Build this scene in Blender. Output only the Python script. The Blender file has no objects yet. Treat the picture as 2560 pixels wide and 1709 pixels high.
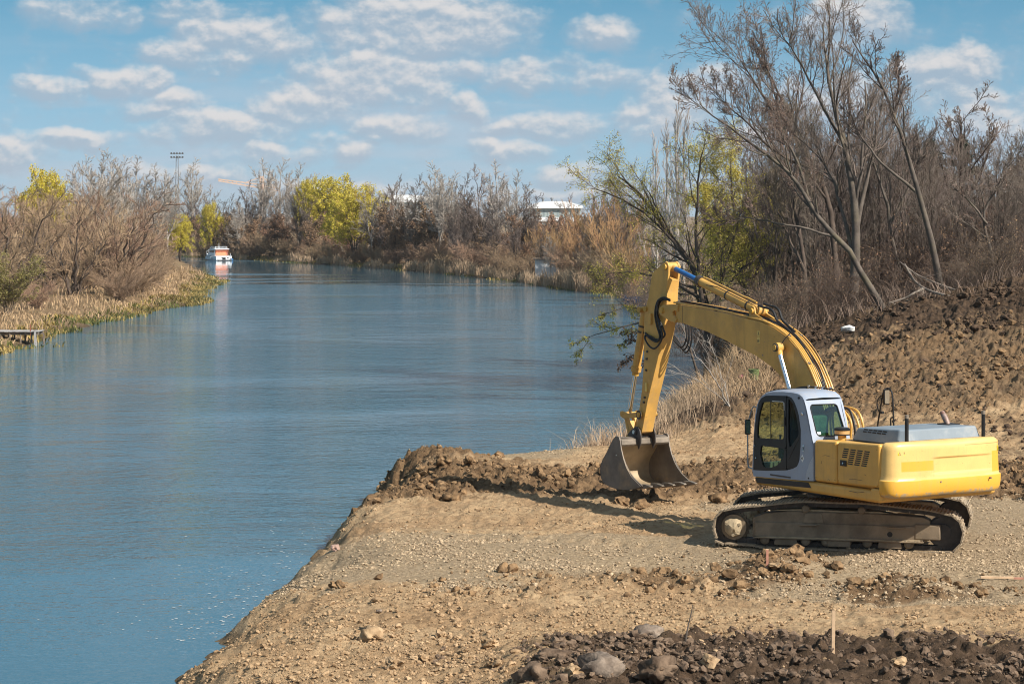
import bpy, math, random
import numpy as np
from mathutils import Vector, Matrix

SC = bpy.context.scene
COL = SC.collection
R = np.random.default_rng(11)
random.seed(5)
PI = math.pi

# ------------------------------------------------------------------ camera
CAM_H = 5.9
cam = bpy.data.cameras.new('camera')
cam.lens = 85.0
cam.sensor_width = 36.0
cam.shift_y = -(854.5 - 535.0) / 2560.0
cam.clip_start = 0.5
cam.clip_end = 9000
camo = bpy.data.objects.new('camera', cam)
camo.location = (0, 0, CAM_H)
camo.rotation_euler = (PI / 2, 0, 0)
COL.objects.link(camo)
SC.camera = camo

# ------------------------------------------------------------------ sun
SUN_EL = math.radians(39.0)
SUN_DIR = Vector((0.809 * math.cos(SUN_EL), -0.588 * math.cos(SUN_EL), math.sin(SUN_EL)))
sun = bpy.data.lights.new('sun', 'SUN')
sun.energy = 4.4
sun.angle = math.radians(0.55)
sun.color = (1.0, 0.93, 0.82)
suno = bpy.data.objects.new('sun', sun)
suno.rotation_euler = SUN_DIR.to_track_quat('Z', 'Y').to_euler()
suno.location = (30, -20, 40)
COL.objects.link(suno)

# ------------------------------------------------------------------ exposure
SC.view_settings.view_transform = 'Standard'
SC.view_settings.look = 'None'
SC.view_settings.exposure = 0.76
SC.view_settings.gamma = 1.0
SC.view_settings.use_curve_mapping = False
SC.cycles.filter_width = 1.05      # a crisp pixel filter, like a sharp lens

# ------------------------------------------------------------------ sky with cumulus clouds
W = bpy.data.worlds.new('World')
SC.world = W
W.use_nodes = True
NT = W.node_tree
NT.nodes.clear()


def nd(nt, t, **kw):
    n = nt.nodes.new(t)
    for k, v in kw.items():
        setattr(n, k, v)
    return n


def mth(nt, op, a, b=None, c=None, clamp=False):
    n = nt.nodes.new('ShaderNodeMath')
    n.operation = op
    n.use_clamp = clamp
    for i, v in enumerate((a, b, c)):
        if v is None:
            continue
        if isinstance(v, (int, float)):
            n.inputs[i].default_value = v
        else:
            nt.links.new(v, n.inputs[i])
    return n.outputs[0]


def vmth(nt, op, a, b=None, out=0):
    n = nt.nodes.new('ShaderNodeVectorMath')
    n.operation = op
    for i, v in enumerate((a, b)):
        if v is None:
            continue
        if isinstance(v, (tuple, list)):
            n.inputs[i].default_value = v
        else:
            nt.links.new(v, n.inputs[i])
    return n.outputs[out]


def mixc(nt, f, a, b, blend='MIX'):
    n = nt.nodes.new('ShaderNodeMix')
    n.data_type = 'RGBA'
    n.blend_type = blend
    for s, v in ((n.inputs[0], f), (n.inputs[6], a), (n.inputs[7], b)):
        if isinstance(v, (int, float)):
            s.default_value = v
        elif isinstance(v, (tuple, list)):
            s.default_value = tuple(v) + ((1.0,) if len(v) == 3 else ())
        else:
            nt.links.new(v, s)
    return n.outputs[2]


def smooth(nt, x, e0, e1):
    n = nt.nodes.new('ShaderNodeMapRange')
    n.interpolation_type = 'SMOOTHSTEP'
    nt.links.new(x, n.inputs[0])
    n.inputs[1].default_value = e0
    n.inputs[2].default_value = e1
    return n.outputs[0]


def noise(nt, vec, scale, detail=4, rough=.55, dim='3D'):
    n = nt.nodes.new('ShaderNodeTexNoise')
    n.noise_dimensions = dim
    n.inputs['Scale'].default_value = scale
    n.inputs['Detail'].default_value = detail
    n.inputs['Roughness'].default_value = rough
    if vec is not None:
        nt.links.new(vec, n.inputs['Vector'])
    return n


# cumulus: (azimuth centre, elevation centre, half width, half height, weight) as fractions of a radian
CLOUDS = [(-.1755, .0825, .017, .0052, .55), (-.1270, .0822, .021, .0048, .5), (-.1130, .0715, .026, .0070, .80), (-.1010, .0745, .012, .0055, .75), (-.1320, .0660, .018, .0055, .6),
          (-.0380, .0780, .0300, .0085, 1.0), (-.0300, .0825, .0140, .0050, 1.0),
          (-.0580, .0570, .0250, .0075, .95), (-.0440, .0520, .018, .005, .8), (-.1600, .0545, .0125, .0045, .95),
          (-.1870, .0510, .0120, .0030, .8), (-.1400, .0455, .0150, .0032, .75), (-.1160, .0365, .0200, .0046, .95),
          (-.0860, .0445, .0190, .0055, .85), (-.0175, .0445, .0075, .0038, .85), (.0370, .0755, .0125, .0042, .75),
          (.0000, .0590, .0340, .0045, .60), (.0330, .0570, .020, .004, .55), (.0130, .0370, .0220, .0032, .70), (-.1800, .0315, .0150, .0028, .85),
          (-.2020, .0260, .0120, .0040, .8), (-.0680, .0280, .0100, .0040, .85), (-.1000, .0250, .018, .0028, .65), (-.0020, .0270, .0120, .0032, .75), (.0200, .0170, .013, .003, .7),
          (.1390, .0800, .0155, .0070, 1.0), (.1300, .0840, .008, .004, .95), (.1790, .0605, .0165, .0055, 1.0), (.1870, .0640, .009, .0040, 1.0), (.1830, .0490, .0200, .0042, .65),
          (.1920, .0380, .0150, .0055, .9), (.0620, .0430, .0120, .0080, .85), (.0790, .0530, .0130, .0060, .7),
          (-.0480, .0360, .017, .004, .7),
          (-.0680, .0110, .03, .0025, .6), (.0300, .0090, .03, .0022, .55), (-.1330, .0170, .03, .003, .6),
          (.1000, .0320, .02, .0045, .7), (.1330, .0480, .016, .006, .7)]


def build_sky():
    nt = NT
    tc = nd(nt, 'ShaderNodeTexCoord').outputs['Generated']
    sep = nd(nt, 'ShaderNodeSeparateXYZ')
    nt.links.new(tc, sep.inputs[0])
    x, y, z = sep.outputs
    zc = mth(nt, 'MAXIMUM', z, 0.0)
    # clear sky: the deep blue of a dry spring day comes down close to the horizon
    zz = mth(nt, 'ADD', mth(nt, 'MULTIPLY', zc, 3.4), 0.16)
    cmb = nd(nt, 'ShaderNodeCombineXYZ')
    nt.links.new(x, cmb.inputs[0]); nt.links.new(y, cmb.inputs[1]); nt.links.new(zz, cmb.inputs[2])
    dirn = vmth(nt, 'NORMALIZE', cmb.outputs[0])
    sky = nd(nt, 'ShaderNodeTexSky', sky_type='NISHITA', sun_disc=False)
    sky.sun_elevation = SUN_EL
    sky.sun_rotation = math.atan2(SUN_DIR.x, SUN_DIR.y)
    sky.altitude = 100
    sky.air_density = 1.0
    sky.dust_density = 0.6
    sky.ozone_density = 1.6
    nt.links.new(dirn, sky.inputs[0])
    hsv = nd(nt, 'ShaderNodeHueSaturation')
    hsv.inputs['Hue'].default_value = 0.466
    hsv.inputs['Saturation'].default_value = 1.14
    hsv.inputs['Value'].default_value = 1.0
    nt.links.new(sky.outputs[0], hsv.inputs['Color'])
    clear = hsv.outputs[0]
    # pale band near the horizon
    hz = mth(nt, 'POWER', mth(nt, 'SUBTRACT', 1.0, mth(nt, 'MULTIPLY', zc, 11.0), clamp=True), 1.3)
    clear = mixc(nt, mth(nt, 'MULTIPLY', hz, SKY_HZ), clear, SKY_HZC)
    # cloud field in azimuth / elevation
    az = mth(nt, 'ARCTAN2', x, y)
    el = mth(nt, 'ARCSINE', z)
    cp = nd(nt, 'ShaderNodeCombineXYZ')
    nt.links.new(az, cp.inputs[0]); nt.links.new(el, cp.inputs[1])
    P0 = cp.outputs[0]

    def field(P, det):
        st = vmth(nt, 'MULTIPLY', P, (1.0, 1.5, 1.0))
        n1 = noise(nt, st, 75.0, det, .56, '2D')
        w1 = noise(nt, st, 38.0, 3, .55, '2D').outputs['Color']
        w2 = vmth(nt, 'MULTIPLY', vmth(nt, 'SUBTRACT', w1, (.5, .5, .5)), (.027, .013, 0))
        Pw = vmth(nt, 'ADD', P, w2)
        best = None
        for (a, e, w, h, k) in CLOUDS:
            w *= 1.12; h *= 1.18
            d = vmth(nt, 'MULTIPLY', vmth(nt, 'SUBTRACT', Pw, (a, e, 0)), (1 / w, 1 / h, 0))
            q = vmth(nt, 'DOT_PRODUCT', d, d, out=1)
            v = mth(nt, 'MULTIPLY_ADD', q, -0.50, k * 1.25 - .30)
            best = v if best is None else mth(nt, 'MAXIMUM', best, v)
        best = mth(nt, 'MAXIMUM', best, -0.62)
        # elsewhere in the sky: scattered cumulus of the same kind
        far = noise(nt, vmth(nt, 'MULTIPLY', P, (7.0, 14.0, 1.0)), 1.0, 3, .5, '2D').outputs[0]
        out = mth(nt, 'MULTIPLY_ADD', far, 3.4, -1.72)
        lim = smooth(nt, el, 0.10, 0.16)
        gen = mth(nt, 'ADD', mth(nt, 'MULTIPLY', mth(nt, 'SUBTRACT', out, -0.6), lim), -0.6)
        best = mth(nt, 'MAXIMUM', best, gen)
        r = mth(nt, 'MULTIPLY', mth(nt, 'SUBTRACT', n1.outputs[0], .5), 2.0)
        return mth(nt, 'ADD', best, r)

    d0 = field(P0, 6)
    d1 = field(vmth(nt, 'ADD', P0, (0.0010, 0.0026, 0)), 4)
    body = mth(nt, 'MULTIPLY', smooth(nt, d1, -0.75, 0.85), 0.66)      # shaded undersides
    rise = smooth(nt, mth(nt, 'SUBTRACT', d0, d1), -0.45, 0.62)
    top = mth(nt, 'MULTIPLY', smooth(nt, d0, -0.50, 0.85), mth(nt, 'MULTIPLY_ADD', rise, 0.82, 0.05), clamp=True)
    # thin veils near the horizon
    st2 = vmth(nt, 'MULTIPLY', P0, (9.0, 70.0, 1.0))
    vn = noise(nt, st2, 1.0, 4, .55, '2D').outputs[0]
    veil = mth(nt, 'MULTIPLY', smooth(nt, vn, .38, .70), mth(nt, 'SUBTRACT', 1.0, smooth(nt, el, .02, .09)))
    base = mixc(nt, mth(nt, 'MULTIPLY', veil, .65), clear, CL_THIN)
    mid = mixc(nt, body, base, CL_DARK)
    final = mixc(nt, top, mid, CL_LIT)
    bg = nd(nt, 'ShaderNodeBackground')
    bg.inputs['Strength'].default_value = 0.095
    nt.links.new(final, bg.inputs['Color'])
    o = nd(nt, 'ShaderNodeOutputWorld')
    nt.links.new(bg.outputs[0], o.inputs[0])


SKY_HZ, SKY_HZC = 0.88, (2.6, 3.2, 3.8)
CL_THIN, CL_DARK, CL_LIT = (3.1, 3.6, 4.2), (2.55, 2.95, 3.5), (4.75, 4.6, 4.55)
build_sky()
W.cycles.sampling_method = 'NONE'

# ================================================================== helpers
def tag(o, label=None, cat=None, group=None, kind=None):
    if label: o['label'] = label
    if cat: o['category'] = cat
    if group: o['group'] = group
    if kind: o['kind'] = kind
    return o


def empty(name, loc=(0, 0, 0), rz=0.0):
    o = bpy.data.objects.new(name, None)
    o.empty_display_size = 0.2
    o.location = loc
    o.rotation_euler = (0, 0, rz)
    COL.objects.link(o)
    return o


def copy_tree(o, parent=None):
    c = o.copy()
    COL.objects.link(c)
    if parent is not None:
        c.parent = parent
        c.matrix_parent_inverse = o.matrix_parent_inverse
    for ch in list(o.children):
        copy_tree(ch, c)
    return c


def link(name, me, parent=None, loc=None):
    o = bpy.data.objects.new(name, me)
    COL.objects.link(o)
    if parent is not None:
        o.parent = parent
    if loc is not None:
        o.location = loc
    return o


class Geo:
    """numpy mesh collector: blocks of equal-sided faces"""
    def __init__(s):
        s.v = []; s.f = []; s.n = 0

    def add(s, v, f):
        v = np.asarray(v, float).reshape(-1, 3); f = np.asarray(f, int)
        s.v.append(v); s.f.append(f + s.n); s.n += len(v)

    def mesh(s, name, m, smooth=True, attr=None):
        me = bpy.data.meshes.new(name)
        V = np.concatenate(s.v)
        me.vertices.add(len(V)); me.vertices.foreach_set('co', V.ravel())
        L = np.concatenate([f.ravel() for f in s.f])
        sizes = np.concatenate([np.full(len(f), f.shape[1]) for f in s.f])
        starts = np.concatenate([[0], np.cumsum(sizes)[:-1]])
        me.loops.add(len(L)); me.loops.foreach_set('vertex_index', L.astype(np.int32))
        me.polygons.add(len(sizes)); me.polygons.foreach_set('loop_start', starts.astype(np.int32))
        me.update(calc_edges=True)
        me.polygons.foreach_set('use_smooth', np.full(len(sizes), smooth))
        if attr is not None:
            a = me.color_attributes.new('zone', 'FLOAT_COLOR', 'POINT')
            a.data.foreach_set('color', np.asarray(attr, np.float32).ravel())
        if m: me.materials.append(m)
        return me


class MB:
    """small hard-surface builder"""
    def __init__(s):
        s.v = []; s.f = []

    def add(s, v, f):
        n = len(s.v); s.v += [tuple(p) for p in v]; s.f += [tuple(i + n for i in q) for q in f]
        return s

    def box(s, x0, x1, y0, y1, z0, z1, mtx=None):
        v = [(x, y, z) for x in (x0, x1) for y in (y0, y1) for z in (z0, z1)]
        if mtx is not None: v = [tuple(mtx @ Vector(p)) for p in v]
        return s.add(v, [(0, 1, 3, 2), (4, 6, 7, 5), (0, 4, 5, 1), (2, 3, 7, 6), (0, 2, 6, 4), (1, 5, 7, 3)])

    def prism(s, poly, y0, y1):
        """polygon in (x,z) pushed along y"""
        n = len(poly)
        v = [(a, y0, b) for a, b in poly] + [(a, y1, b) for a, b in poly]
        f = [tuple(range(n))[::-1], tuple(range(n, 2 * n))] + [(i, (i + 1) % n, n + (i + 1) % n, n + i) for i in range(n)]
        return s.add(v, f)

    def ring(s, outer, inner, y0, y1, n=56):
        """wall with an opening: polygon outer minus inner, in (x,z), thickness y0..y1"""
        o = resample_angle(outer, inner, n); i = resample_angle(inner, inner, n)
        v = [(a, y, b) for y in (y0, y1) for L in (o, i) for a, b in L]
        f = []
        for k in range(n):
            q = (k + 1) % n
            f += [(k, q, n + q, n + k), (2 * n + k, 3 * n + k, 3 * n + q, 2 * n + q), (k, 2 * n + k, 2 * n + q, q), (n + k, n + q, 3 * n + q, 3 * n + k)]
        return s.add(v, f)

    def tube(s, pts, r, n=8, cap=True):
        P = [Vector(p) for p in pts]
        rs = r if isinstance(r, (list, tuple)) else [r] * len(P)
        prev = None; rings = []
        for i, p in enumerate(P):
            t = (P[min(i + 1, len(P) - 1)] - P[max(i - 1, 0)]).normalized()
            if prev is None:
                u = t.orthogonal().normalized()
            else:
                u = (prev - t * prev.dot(t)).normalized()
            prev = u; w = t.cross(u)
            rings.append([p + (u * math.cos(2 * PI * k / n) + w * math.sin(2 * PI * k / n)) * rs[i] for k in range(n)])
        v = [q for rg in rings for q in rg]; f = []
        for i in range(len(P) - 1):
            for k in range(n):
                f.append((i * n + k, i * n + (k + 1) % n, (i + 1) * n + (k + 1) % n, (i + 1) * n + k))
        if cap:
            f.append(tuple(range(n))[::-1]); f.append(tuple(range((len(P) - 1) * n, len(P) * n)))
        return s.add(v, f)

    def cyl(s, a, b, r, n=16):
        return s.tube([a, b], r, n)

    def mesh(s, name, m=None, smooth=True, ang=35):
        me = bpy.data.meshes.new(name)
        me.from_pydata([tuple(p) for p in s.v], [], s.f)
        import bmesh
        bm = bmesh.new(); bm.from_mesh(me)
        bmesh.ops.recalc_face_normals(bm, faces=bm.faces)
        bm.to_mesh(me); bm.free()
        if smooth:
            me.polygons.foreach_set('use_smooth', [True] * len(me.polygons))
            me.set_sharp_from_angle(angle=math.radians(ang))
        if m: me.materials.append(m)
        return me

    def build(s, name, m, parent=None, bevel=0.0, seg=2, ang=35, smooth=True):
        o = link(name, s.mesh(name, m, smooth, ang), parent)
        if bevel:
            b = o.modifiers.new('bevel', 'BEVEL'); b.width = bevel; b.segments = seg; b.limit_method = 'ANGLE'; b.angle_limit = math.radians(30)
            b.harden_normals = True
        return o


def resample_angle(poly, ref, n):
    cx = sum(p[0] for p in ref) / len(ref); cz = sum(p[1] for p in ref) / len(ref)
    out = []
    for k in range(n):
        a = 2 * PI * k / n; d = (math.cos(a), math.sin(a)); best = None
        for i in range(len(poly)):
            p, q = poly[i], poly[(i + 1) % len(poly)]
            e = (q[0] - p[0], q[1] - p[1]); den = d[0] * e[1] - d[1] * e[0]
            if abs(den) < 1e-9: continue
            w = (p[0] - cx, p[1] - cz)
            t = (w[0] * e[1] - w[1] * e[0]) / den; u = (w[0] * d[1] - w[1] * d[0]) / den
            if t > 0 and -1e-6 <= u <= 1 + 1e-6 and (best is None or t > best): best = t
        best = best or 0.01
        out.append((cx + d[0] * best, cz + d[1] * best))
    return out


def spline(pts, n):
    """Catmull-Rom through points"""
    P = np.array(pts, float); P = np.vstack([2 * P[0] - P[1], P, 2 * P[-1] - P[-2]])
    m = len(P) - 3; out = []
    for t in np.linspace(0, m - 1e-6, n):
        i = int(t); u = t - i; a, b, c, d = P[i:i + 4]
        out.append(.5 * (2 * b + (c - a) * u + (2 * a - 5 * b + 4 * c - d) * u * u + (3 * b - a - 3 * c + d) * u ** 3))
    return np.array(out)


def W3(px, py, Y):
    """world point seen in photo direction (px,py) at depth Y"""
    return np.array([(px - 1280.) / 6044. * Y, Y, CAM_H - (py - 535.) / 6044. * Y])


# ================================================================== materials
def mat(name, col, rough=.7, metal=0.0, var=.2, scale=4.0, col2=None, bump=0.0, bscale=40.0, spec=.4, dirt=None, dirt_amt=.35, dirt_scale=3.0, rnd=0.0, coat=0.0, trans=None):
    m = bpy.data.materials.new(name); m.use_nodes = True
    nt = m.node_tree; b = nt.nodes['Principled BSDF']
    tc = nd(nt, 'ShaderNodeTexCoord').outputs['Object']
    n1 = noise(nt, tc, scale, 5, .6)
    f = smooth(nt, n1.outputs[0], .3, .7)
    c = mixc(nt, f, tuple(x * (1 - var) for x in col), tuple(min(1, x * (1 + var)) for x in (col2 or col)))
    if dirt:
        n2 = noise(nt, tc, dirt_scale, 6, .65)
        c = mixc(nt, mth(nt, 'MULTIPLY', smooth(nt, n2.outputs[0], .48, .7), dirt_amt), c, dirt)
    if rnd:
        oi = nd(nt, 'ShaderNodeObjectInfo').outputs['Random']
        k = mth(nt, 'MULTIPLY_ADD', oi, 2 * rnd, 1 - rnd)
        hs = nd(nt, 'ShaderNodeHueSaturation'); nt.links.new(c, hs.inputs['Color']); nt.links.new(k, hs.inputs['Value'])
        nt.links.new(mth(nt, 'MULTIPLY_ADD', mth(nt, 'FRACT', mth(nt, 'MULTIPLY', oi, 7.3)), .03, .485), hs.inputs['Hue'])
        c = hs.outputs[0]
    nt.links.new(c, b.inputs['Base Color'])
    b.inputs['Roughness'].default_value = rough; b.inputs['Metallic'].default_value = metal
    b.inputs['Specular IOR Level'].default_value = spec
    if coat: b.inputs['Coat Weight'].default_value = coat; b.inputs['Coat Roughness'].default_value = .25
    if bump:
        n3 = noise(nt, tc, bscale, 5, .6); bp = nd(nt, 'ShaderNodeBump')
        bp.inputs['Strength'].default_value = bump; bp.inputs['Distance'].default_value = .02
        nt.links.new(n3.outputs[0], bp.inputs['Height']); nt.links.new(bp.outputs[0], b.inputs['Normal'])
    if trans:
        # leaves let light through
        tr = nd(nt, 'ShaderNodeBsdfTranslucent'); nt.links.new(c, tr.inputs[0]); mx = nd(nt, 'ShaderNodeMixShader')
        mx.inputs[0].default_value = trans
        nt.links.new(b.outputs[0], mx.inputs[1]); nt.links.new(tr.outputs[0], mx.inputs[2])
        nt.links.new(mx.outputs[0], nt.nodes['Material Output'].inputs[0])
    return m


def glass(name, tint, refl=1.0, through=1.0):
    m = bpy.data.materials.new(name); m.use_nodes = True
    nt = m.node_tree; nt.nodes.remove(nt.nodes['Principled BSDF'])
    t = nd(nt, 'ShaderNodeBsdfTransparent'); t.inputs[0].default_value = tuple(tint) + (1,)
    g = nd(nt, 'ShaderNodeBsdfGlossy'); g.inputs['Roughness'].default_value = .03; g.inputs[0].default_value = (.9, .95, 1, 1)
    lw = nd(nt, 'ShaderNodeLayerWeight'); f5 = mth(nt, 'POWER', lw.outputs['Facing'], 5.0); fr = mth(nt, 'MULTIPLY_ADD', f5, .92, .04)
    mx = nd(nt, 'ShaderNodeMixShader'); nt.links.new(mth(nt, 'MULTIPLY', fr, refl, clamp=True), mx.inputs[0])
    nt.links.new(t.outputs[0], mx.inputs[1]); nt.links.new(g.outputs[0], mx.inputs[2])
    nt.links.new(mx.outputs[0], nt.nodes['Material Output'].inputs[0])
    return m


# ================================================================== noise for terrain
def _hash(ix, iy, seed):
    h = (ix.astype(np.int64) * 374761393 + iy.astype(np.int64) * 668265263 + seed * 974634777) & 0xffffffff
    h = ((h ^ (h >> 13)) * 1274126177) & 0xffffffff
    return ((h ^ (h >> 16)) & 0xffff) / 65535.0


def vnoise(x, y, seed=0):
    ix = np.floor(x); iy = np.floor(y); fx = x - ix; fy = y - iy
    ix = ix.astype(np.int64); iy = iy.astype(np.int64)
    u = fx * fx * (3 - 2 * fx); v = fy * fy * (3 - 2 * fy)
    a = _hash(ix, iy, seed); b = _hash(ix + 1, iy, seed); c = _hash(ix, iy + 1, seed); d = _hash(ix + 1, iy + 1, seed)
    return (a * (1 - u) + b * u) * (1 - v) + (c * (1 - u) + d * u) * v - .5


def fbm(x, y, s, oct=4, gain=.5, seed=0):
    o = 0; a = 1.0; f = 1.0 / s
    for k in range(oct):
        o = o + a * vnoise(x * f + 13.7 * k, y * f - 7.1 * k, seed + k); a *= gain; f *= 2.03
    return o


def sst(x, a, b):
    t = np.clip((x - a) / (b - a), 0, 1)
    return t * t * (3 - 2 * t)

# ================================================================== the lie of the land
WATER_Z = -0.9
SHORE_R = [(-5.6, -20), (-5.2, 20), (-4.9, 30), (-4.65, 35), (-4.55, 38.6), (-4.35, 42.2), (-4.1, 45.4), (-3.6, 49.8), (-3.05, 53.6), (-3.05, 55), (-3.45, 57), (-3.0, 58.6), (-1.6, 59.9), (.4, 60.8), (1.9, 61.8),
           (2.7, 64), (3.4, 69), (4.4, 75), (5.4, 80), (6.4, 86), (7.2, 91), (8.6, 98), (11, 110), (13.5, 128), (15, 150), (14, 175), (9.3, 200), (4.5, 222), (0.0, 249), (-8.3, 280), (-19.9, 316), (-27, 334),
           (-34.9, 351), (-44, 372), (-53.7, 391), (-72, 420), (-110, 470), (-240, 560)]
SHORE_L = [(-240, 500), (-100, 425), (-62, 385), (-47.5, 345), (-41, 310), (-33, 262), (-29.5, 240), (-27.2, 212), (-25.0, 196), (-24.7, 182), (-24.8, 172), (-25.2, 160), (-26.0, 150), (-26.2, 140), (-24.6, 126), (-24.5, 114), (-26, 95), (-30, 60), (-34, -20)]
RIVER = np.array(SHORE_R + SHORE_L, float)


def shore_dist(x, y):
    """metres inland (positive) or out over the water (negative)"""
    sh = x.shape; x = x.ravel(); y = y.ravel()
    d2 = np.full(x.shape, 1e12); ins = np.zeros(x.shape, bool)
    n = len(RIVER)
    for i in range(n):
        a = RIVER[i]; b = RIVER[(i + 1) % n]; e = b - a
        t = np.clip(((x - a[0]) * e[0] + (y - a[1]) * e[1]) / (e @ e), 0, 1)
        d2 = np.minimum(d2, (x - a[0] - t * e[0]) ** 2 + (y - a[1] - t * e[1]) ** 2)
        if a[1] != b[1]:
            c = ((a[1] > y) != (b[1] > y)) & (x < e[0] * (y - a[1]) / e[1] + a[0]); ins ^= c
    d = np.sqrt(d2)
    return np.where(ins, -d, d).reshape(sh)


def bump_at(x, y, cx, cy, rx, ry, rot=0.0):
    c, s = math.cos(rot), math.sin(rot); dx = x - cx; dy = y - cy
    u = (dx * c + dy * s) / rx; v = (-dx * s + dy * c) / ry
    return np.exp(-(u * u + v * v))


def zones(x, y):
    w = fbm(x, y, 2.2, 4, .6, 3) * 1.6; w2 = fbm(x, y, .7, 3, .6, 9)
    xs = x + w; ys = y + 1.2 * w + .5 * w2
    site = sst(x, -8, -6) * (1 - sst(y, 92, 100))
    left = 1 - sst(xs, 3.4, 5.0)
    gravel = left * sst(ys, 38.0, 39.2) * (1 - sst(ys, 43.6, 45.2)) + (1 - left) * sst(ys + .25 * np.minimum(x - 8, 0), 35.4, 36.6) * (1 - sst(ys, 49, 52))
    gravel = np.maximum(gravel, .75 * sst(ys, 57.5, 58.5) * (1 - sst(ys, 60, 61.5)) * (1 - sst(xs, .5, 2)))
    gravel = gravel * site
    churn = np.maximum.reduce([sst(ys, 49.2, 50.4) * (1 - sst(ys, 54.6, 56.4)) * sst(xs, -4.5, -3.5),
                               bump_at(xs, ys, -2.3, 56.3, 1.6, 2.6), bump_at(xs, ys, 4.25, 39.7, 1.0, 1.4), .9 * bump_at(xs, ys, 6.3, 37.6, 1.4, .8), .7 * bump_at(xs, ys, 2.2, 38.6, 1.8, .7),
                               .8 * sst(ys, 61, 64) * (1 - sst(ys, 74, 78)) * sst(xs, 4.4, 6.0)]) * site
    dark = (1 - sst(ys + .8 * w2, 31.0, 33.8)) * sst(xs + w2, -1.4, 1.0) * .78
    dark = np.maximum(dark, sst(ys + .5 * (x - 12) + 5 * w2, 68, 80) * sst(x, 6.5, 8.5))
    dark = np.maximum(dark, bump_at(xs, ys, 5.6, 68, 1.5, 5) * .9)
    dark = np.maximum(dark, (.34 + .5 * w2) * sst(ys, 51, 58) * sst(x, 7.5, 9.5))
    dark = dark * site
    veg = np.clip(1 - site + sst(y, 82, 90), 0, 1)
    gravel = gravel * (1 - dark); churn = churn * (1 - .7 * dark)
    return gravel, dark, churn, veg


def zland(x, y, detail=True):
    d = shore_dist(x, y)
    near = (1 - sst(y, 95, 130)) * sst(x, -9, -7)
    wid = near * (1.1 + 1.3 * (1 - sst(y, 40, 50)) + 0.0 * x) + (1 - near) * 5.0
    hgt = near * .9 + (1 - near) * .75
    dn = d + near * (.45 * fbm(x, y, 1.1, 4, .6, 21) + .5 * fbm(x, y, 3.3, 2, .5, 27)) + (1 - near) * 2.0 * fbm(x, y, 9, 3, .5, 22)
    z = WATER_Z + hgt * (1 - (1 - np.clip(dn / wid, 0, 1)) ** 1.8) - np.clip(-dn * .45, 0, 1.6)
    inland = sst(dn, wid * .5, wid * 1.5)
    z = z + (1 - near) * inland * (.5 * sst(d, 5, 60) + .5 * fbm(x, y, 30, 3, .5, 5))
    # dirt bank rising on the right, woods behind it
    ridge = np.interp(x, [4.5, 6.5, 8.0, 9.5, 12, 14, 17, 20, 26, 60], [0, .35, 1.0, 1.7, 2.45, 2.8, 3.35, 3.7, 3.9, 3.9])
    up = sst(y, 49, 82) ** 1.15
    back = 1 - .35 * sst(y, 84, 92) - .35 * sst(y, 92, 170)
    z = z + inland * ridge * up * back
    g, k, c, v = zones(x, y)
    # dug ridge, berm in front, small heaps
    z = z + inland * (.36 * bump_at(x, y, -2.0, 56.2, 1.5, 2.0) + .20 * bump_at(x, y, .6, 53.2, 4.0, 1.3) + .14 * bump_at(x, y, 4.4, 53.5, 2.0, 1.2)
                      + .20 * bump_at(x, y, 4.3, 39.8, .7, .9) + .18 * bump_at(x, y, 6.2, 37.5, .9, .6) + .10 * bump_at(x, y, 2.3, 38.4, 1.4, .5)
                      + .45 * bump_at(x, y, 6.0, 67, 1.4, 4.5) + .22 * bump_at(x, y, 6.0, 56.0, 1.6, 2.0) + .18 * bump_at(x, y, 5.3, 60, .8, 1.4) + .10 * bump_at(x, y, 2.0, 60.3, 1.5, .8)
                      - .10 * bump_at(x, y, 2.4, 40.6, 1.0, .9) - .07 * bump_at(x, y, 1.6, 51.3, 2.2, .5) - .06 * bump_at(x, y, 9.2, 50.5, 3.0, .7) - .11 * bump_at(x, y, 5.2, 42.55, 2.4, .75, -.24))
    z = z + inland * near * .34 * (1 - sst(y, 31.2, 33.5)) * sst(x, -1.2, .8)
    # tracks left by the crawler in the gravel
    if detail:
        am = near * sst(d, -.4, .6)
        z = z + am * (.10 * fbm(x, y, 3.1, 3, .5, 31) + (.035 + .05 * c + .07 * k) * fbm(x, y, .9, 4, .55, 32))
        r = 1 - 2 * np.abs(fbm(x, y, .38, 4, .6, 33))
        bil = np.abs(fbm(x, y, .30, 3, .6, 35))
        z = z + am * ((.010 + .26 * c + .20 * k + .075 * (1 - g)) * bil + (.008 + .026 * (1 - g) + .02 * k + .03 * c) * fbm(x, y, .12, 3, .6, 34))
        ridge2 = am * k * sst(y, 55, 70) * sst(x, 6.5, 9)
        z = z + ridge2 * (.6 * np.abs(fbm(x, y, 1.9, 5, .58, 41)) + .45 * fbm(x, y, 5, 2, .5, 42))
        # bars pressed by the crawler shoes
        u = (x * .97 - y * .243); 
        band = bump_at(x, y, 1.0, 43.9, 2.6, .28, -.24) + .7 * bump_at(x, y, .9, 46.3, 2.4, .28, -.24) + .8 * bump_at(x, y, 9.5, 38.9, 3.4, .28, -.30) + .6 * bump_at(x, y, 9.2, 36.6, 3.2, .28, -.30)
        z = z - am * band * .025 - am * band * .055 * (np.sin(u * 2 * PI / .42) > .2)
    return z


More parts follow.
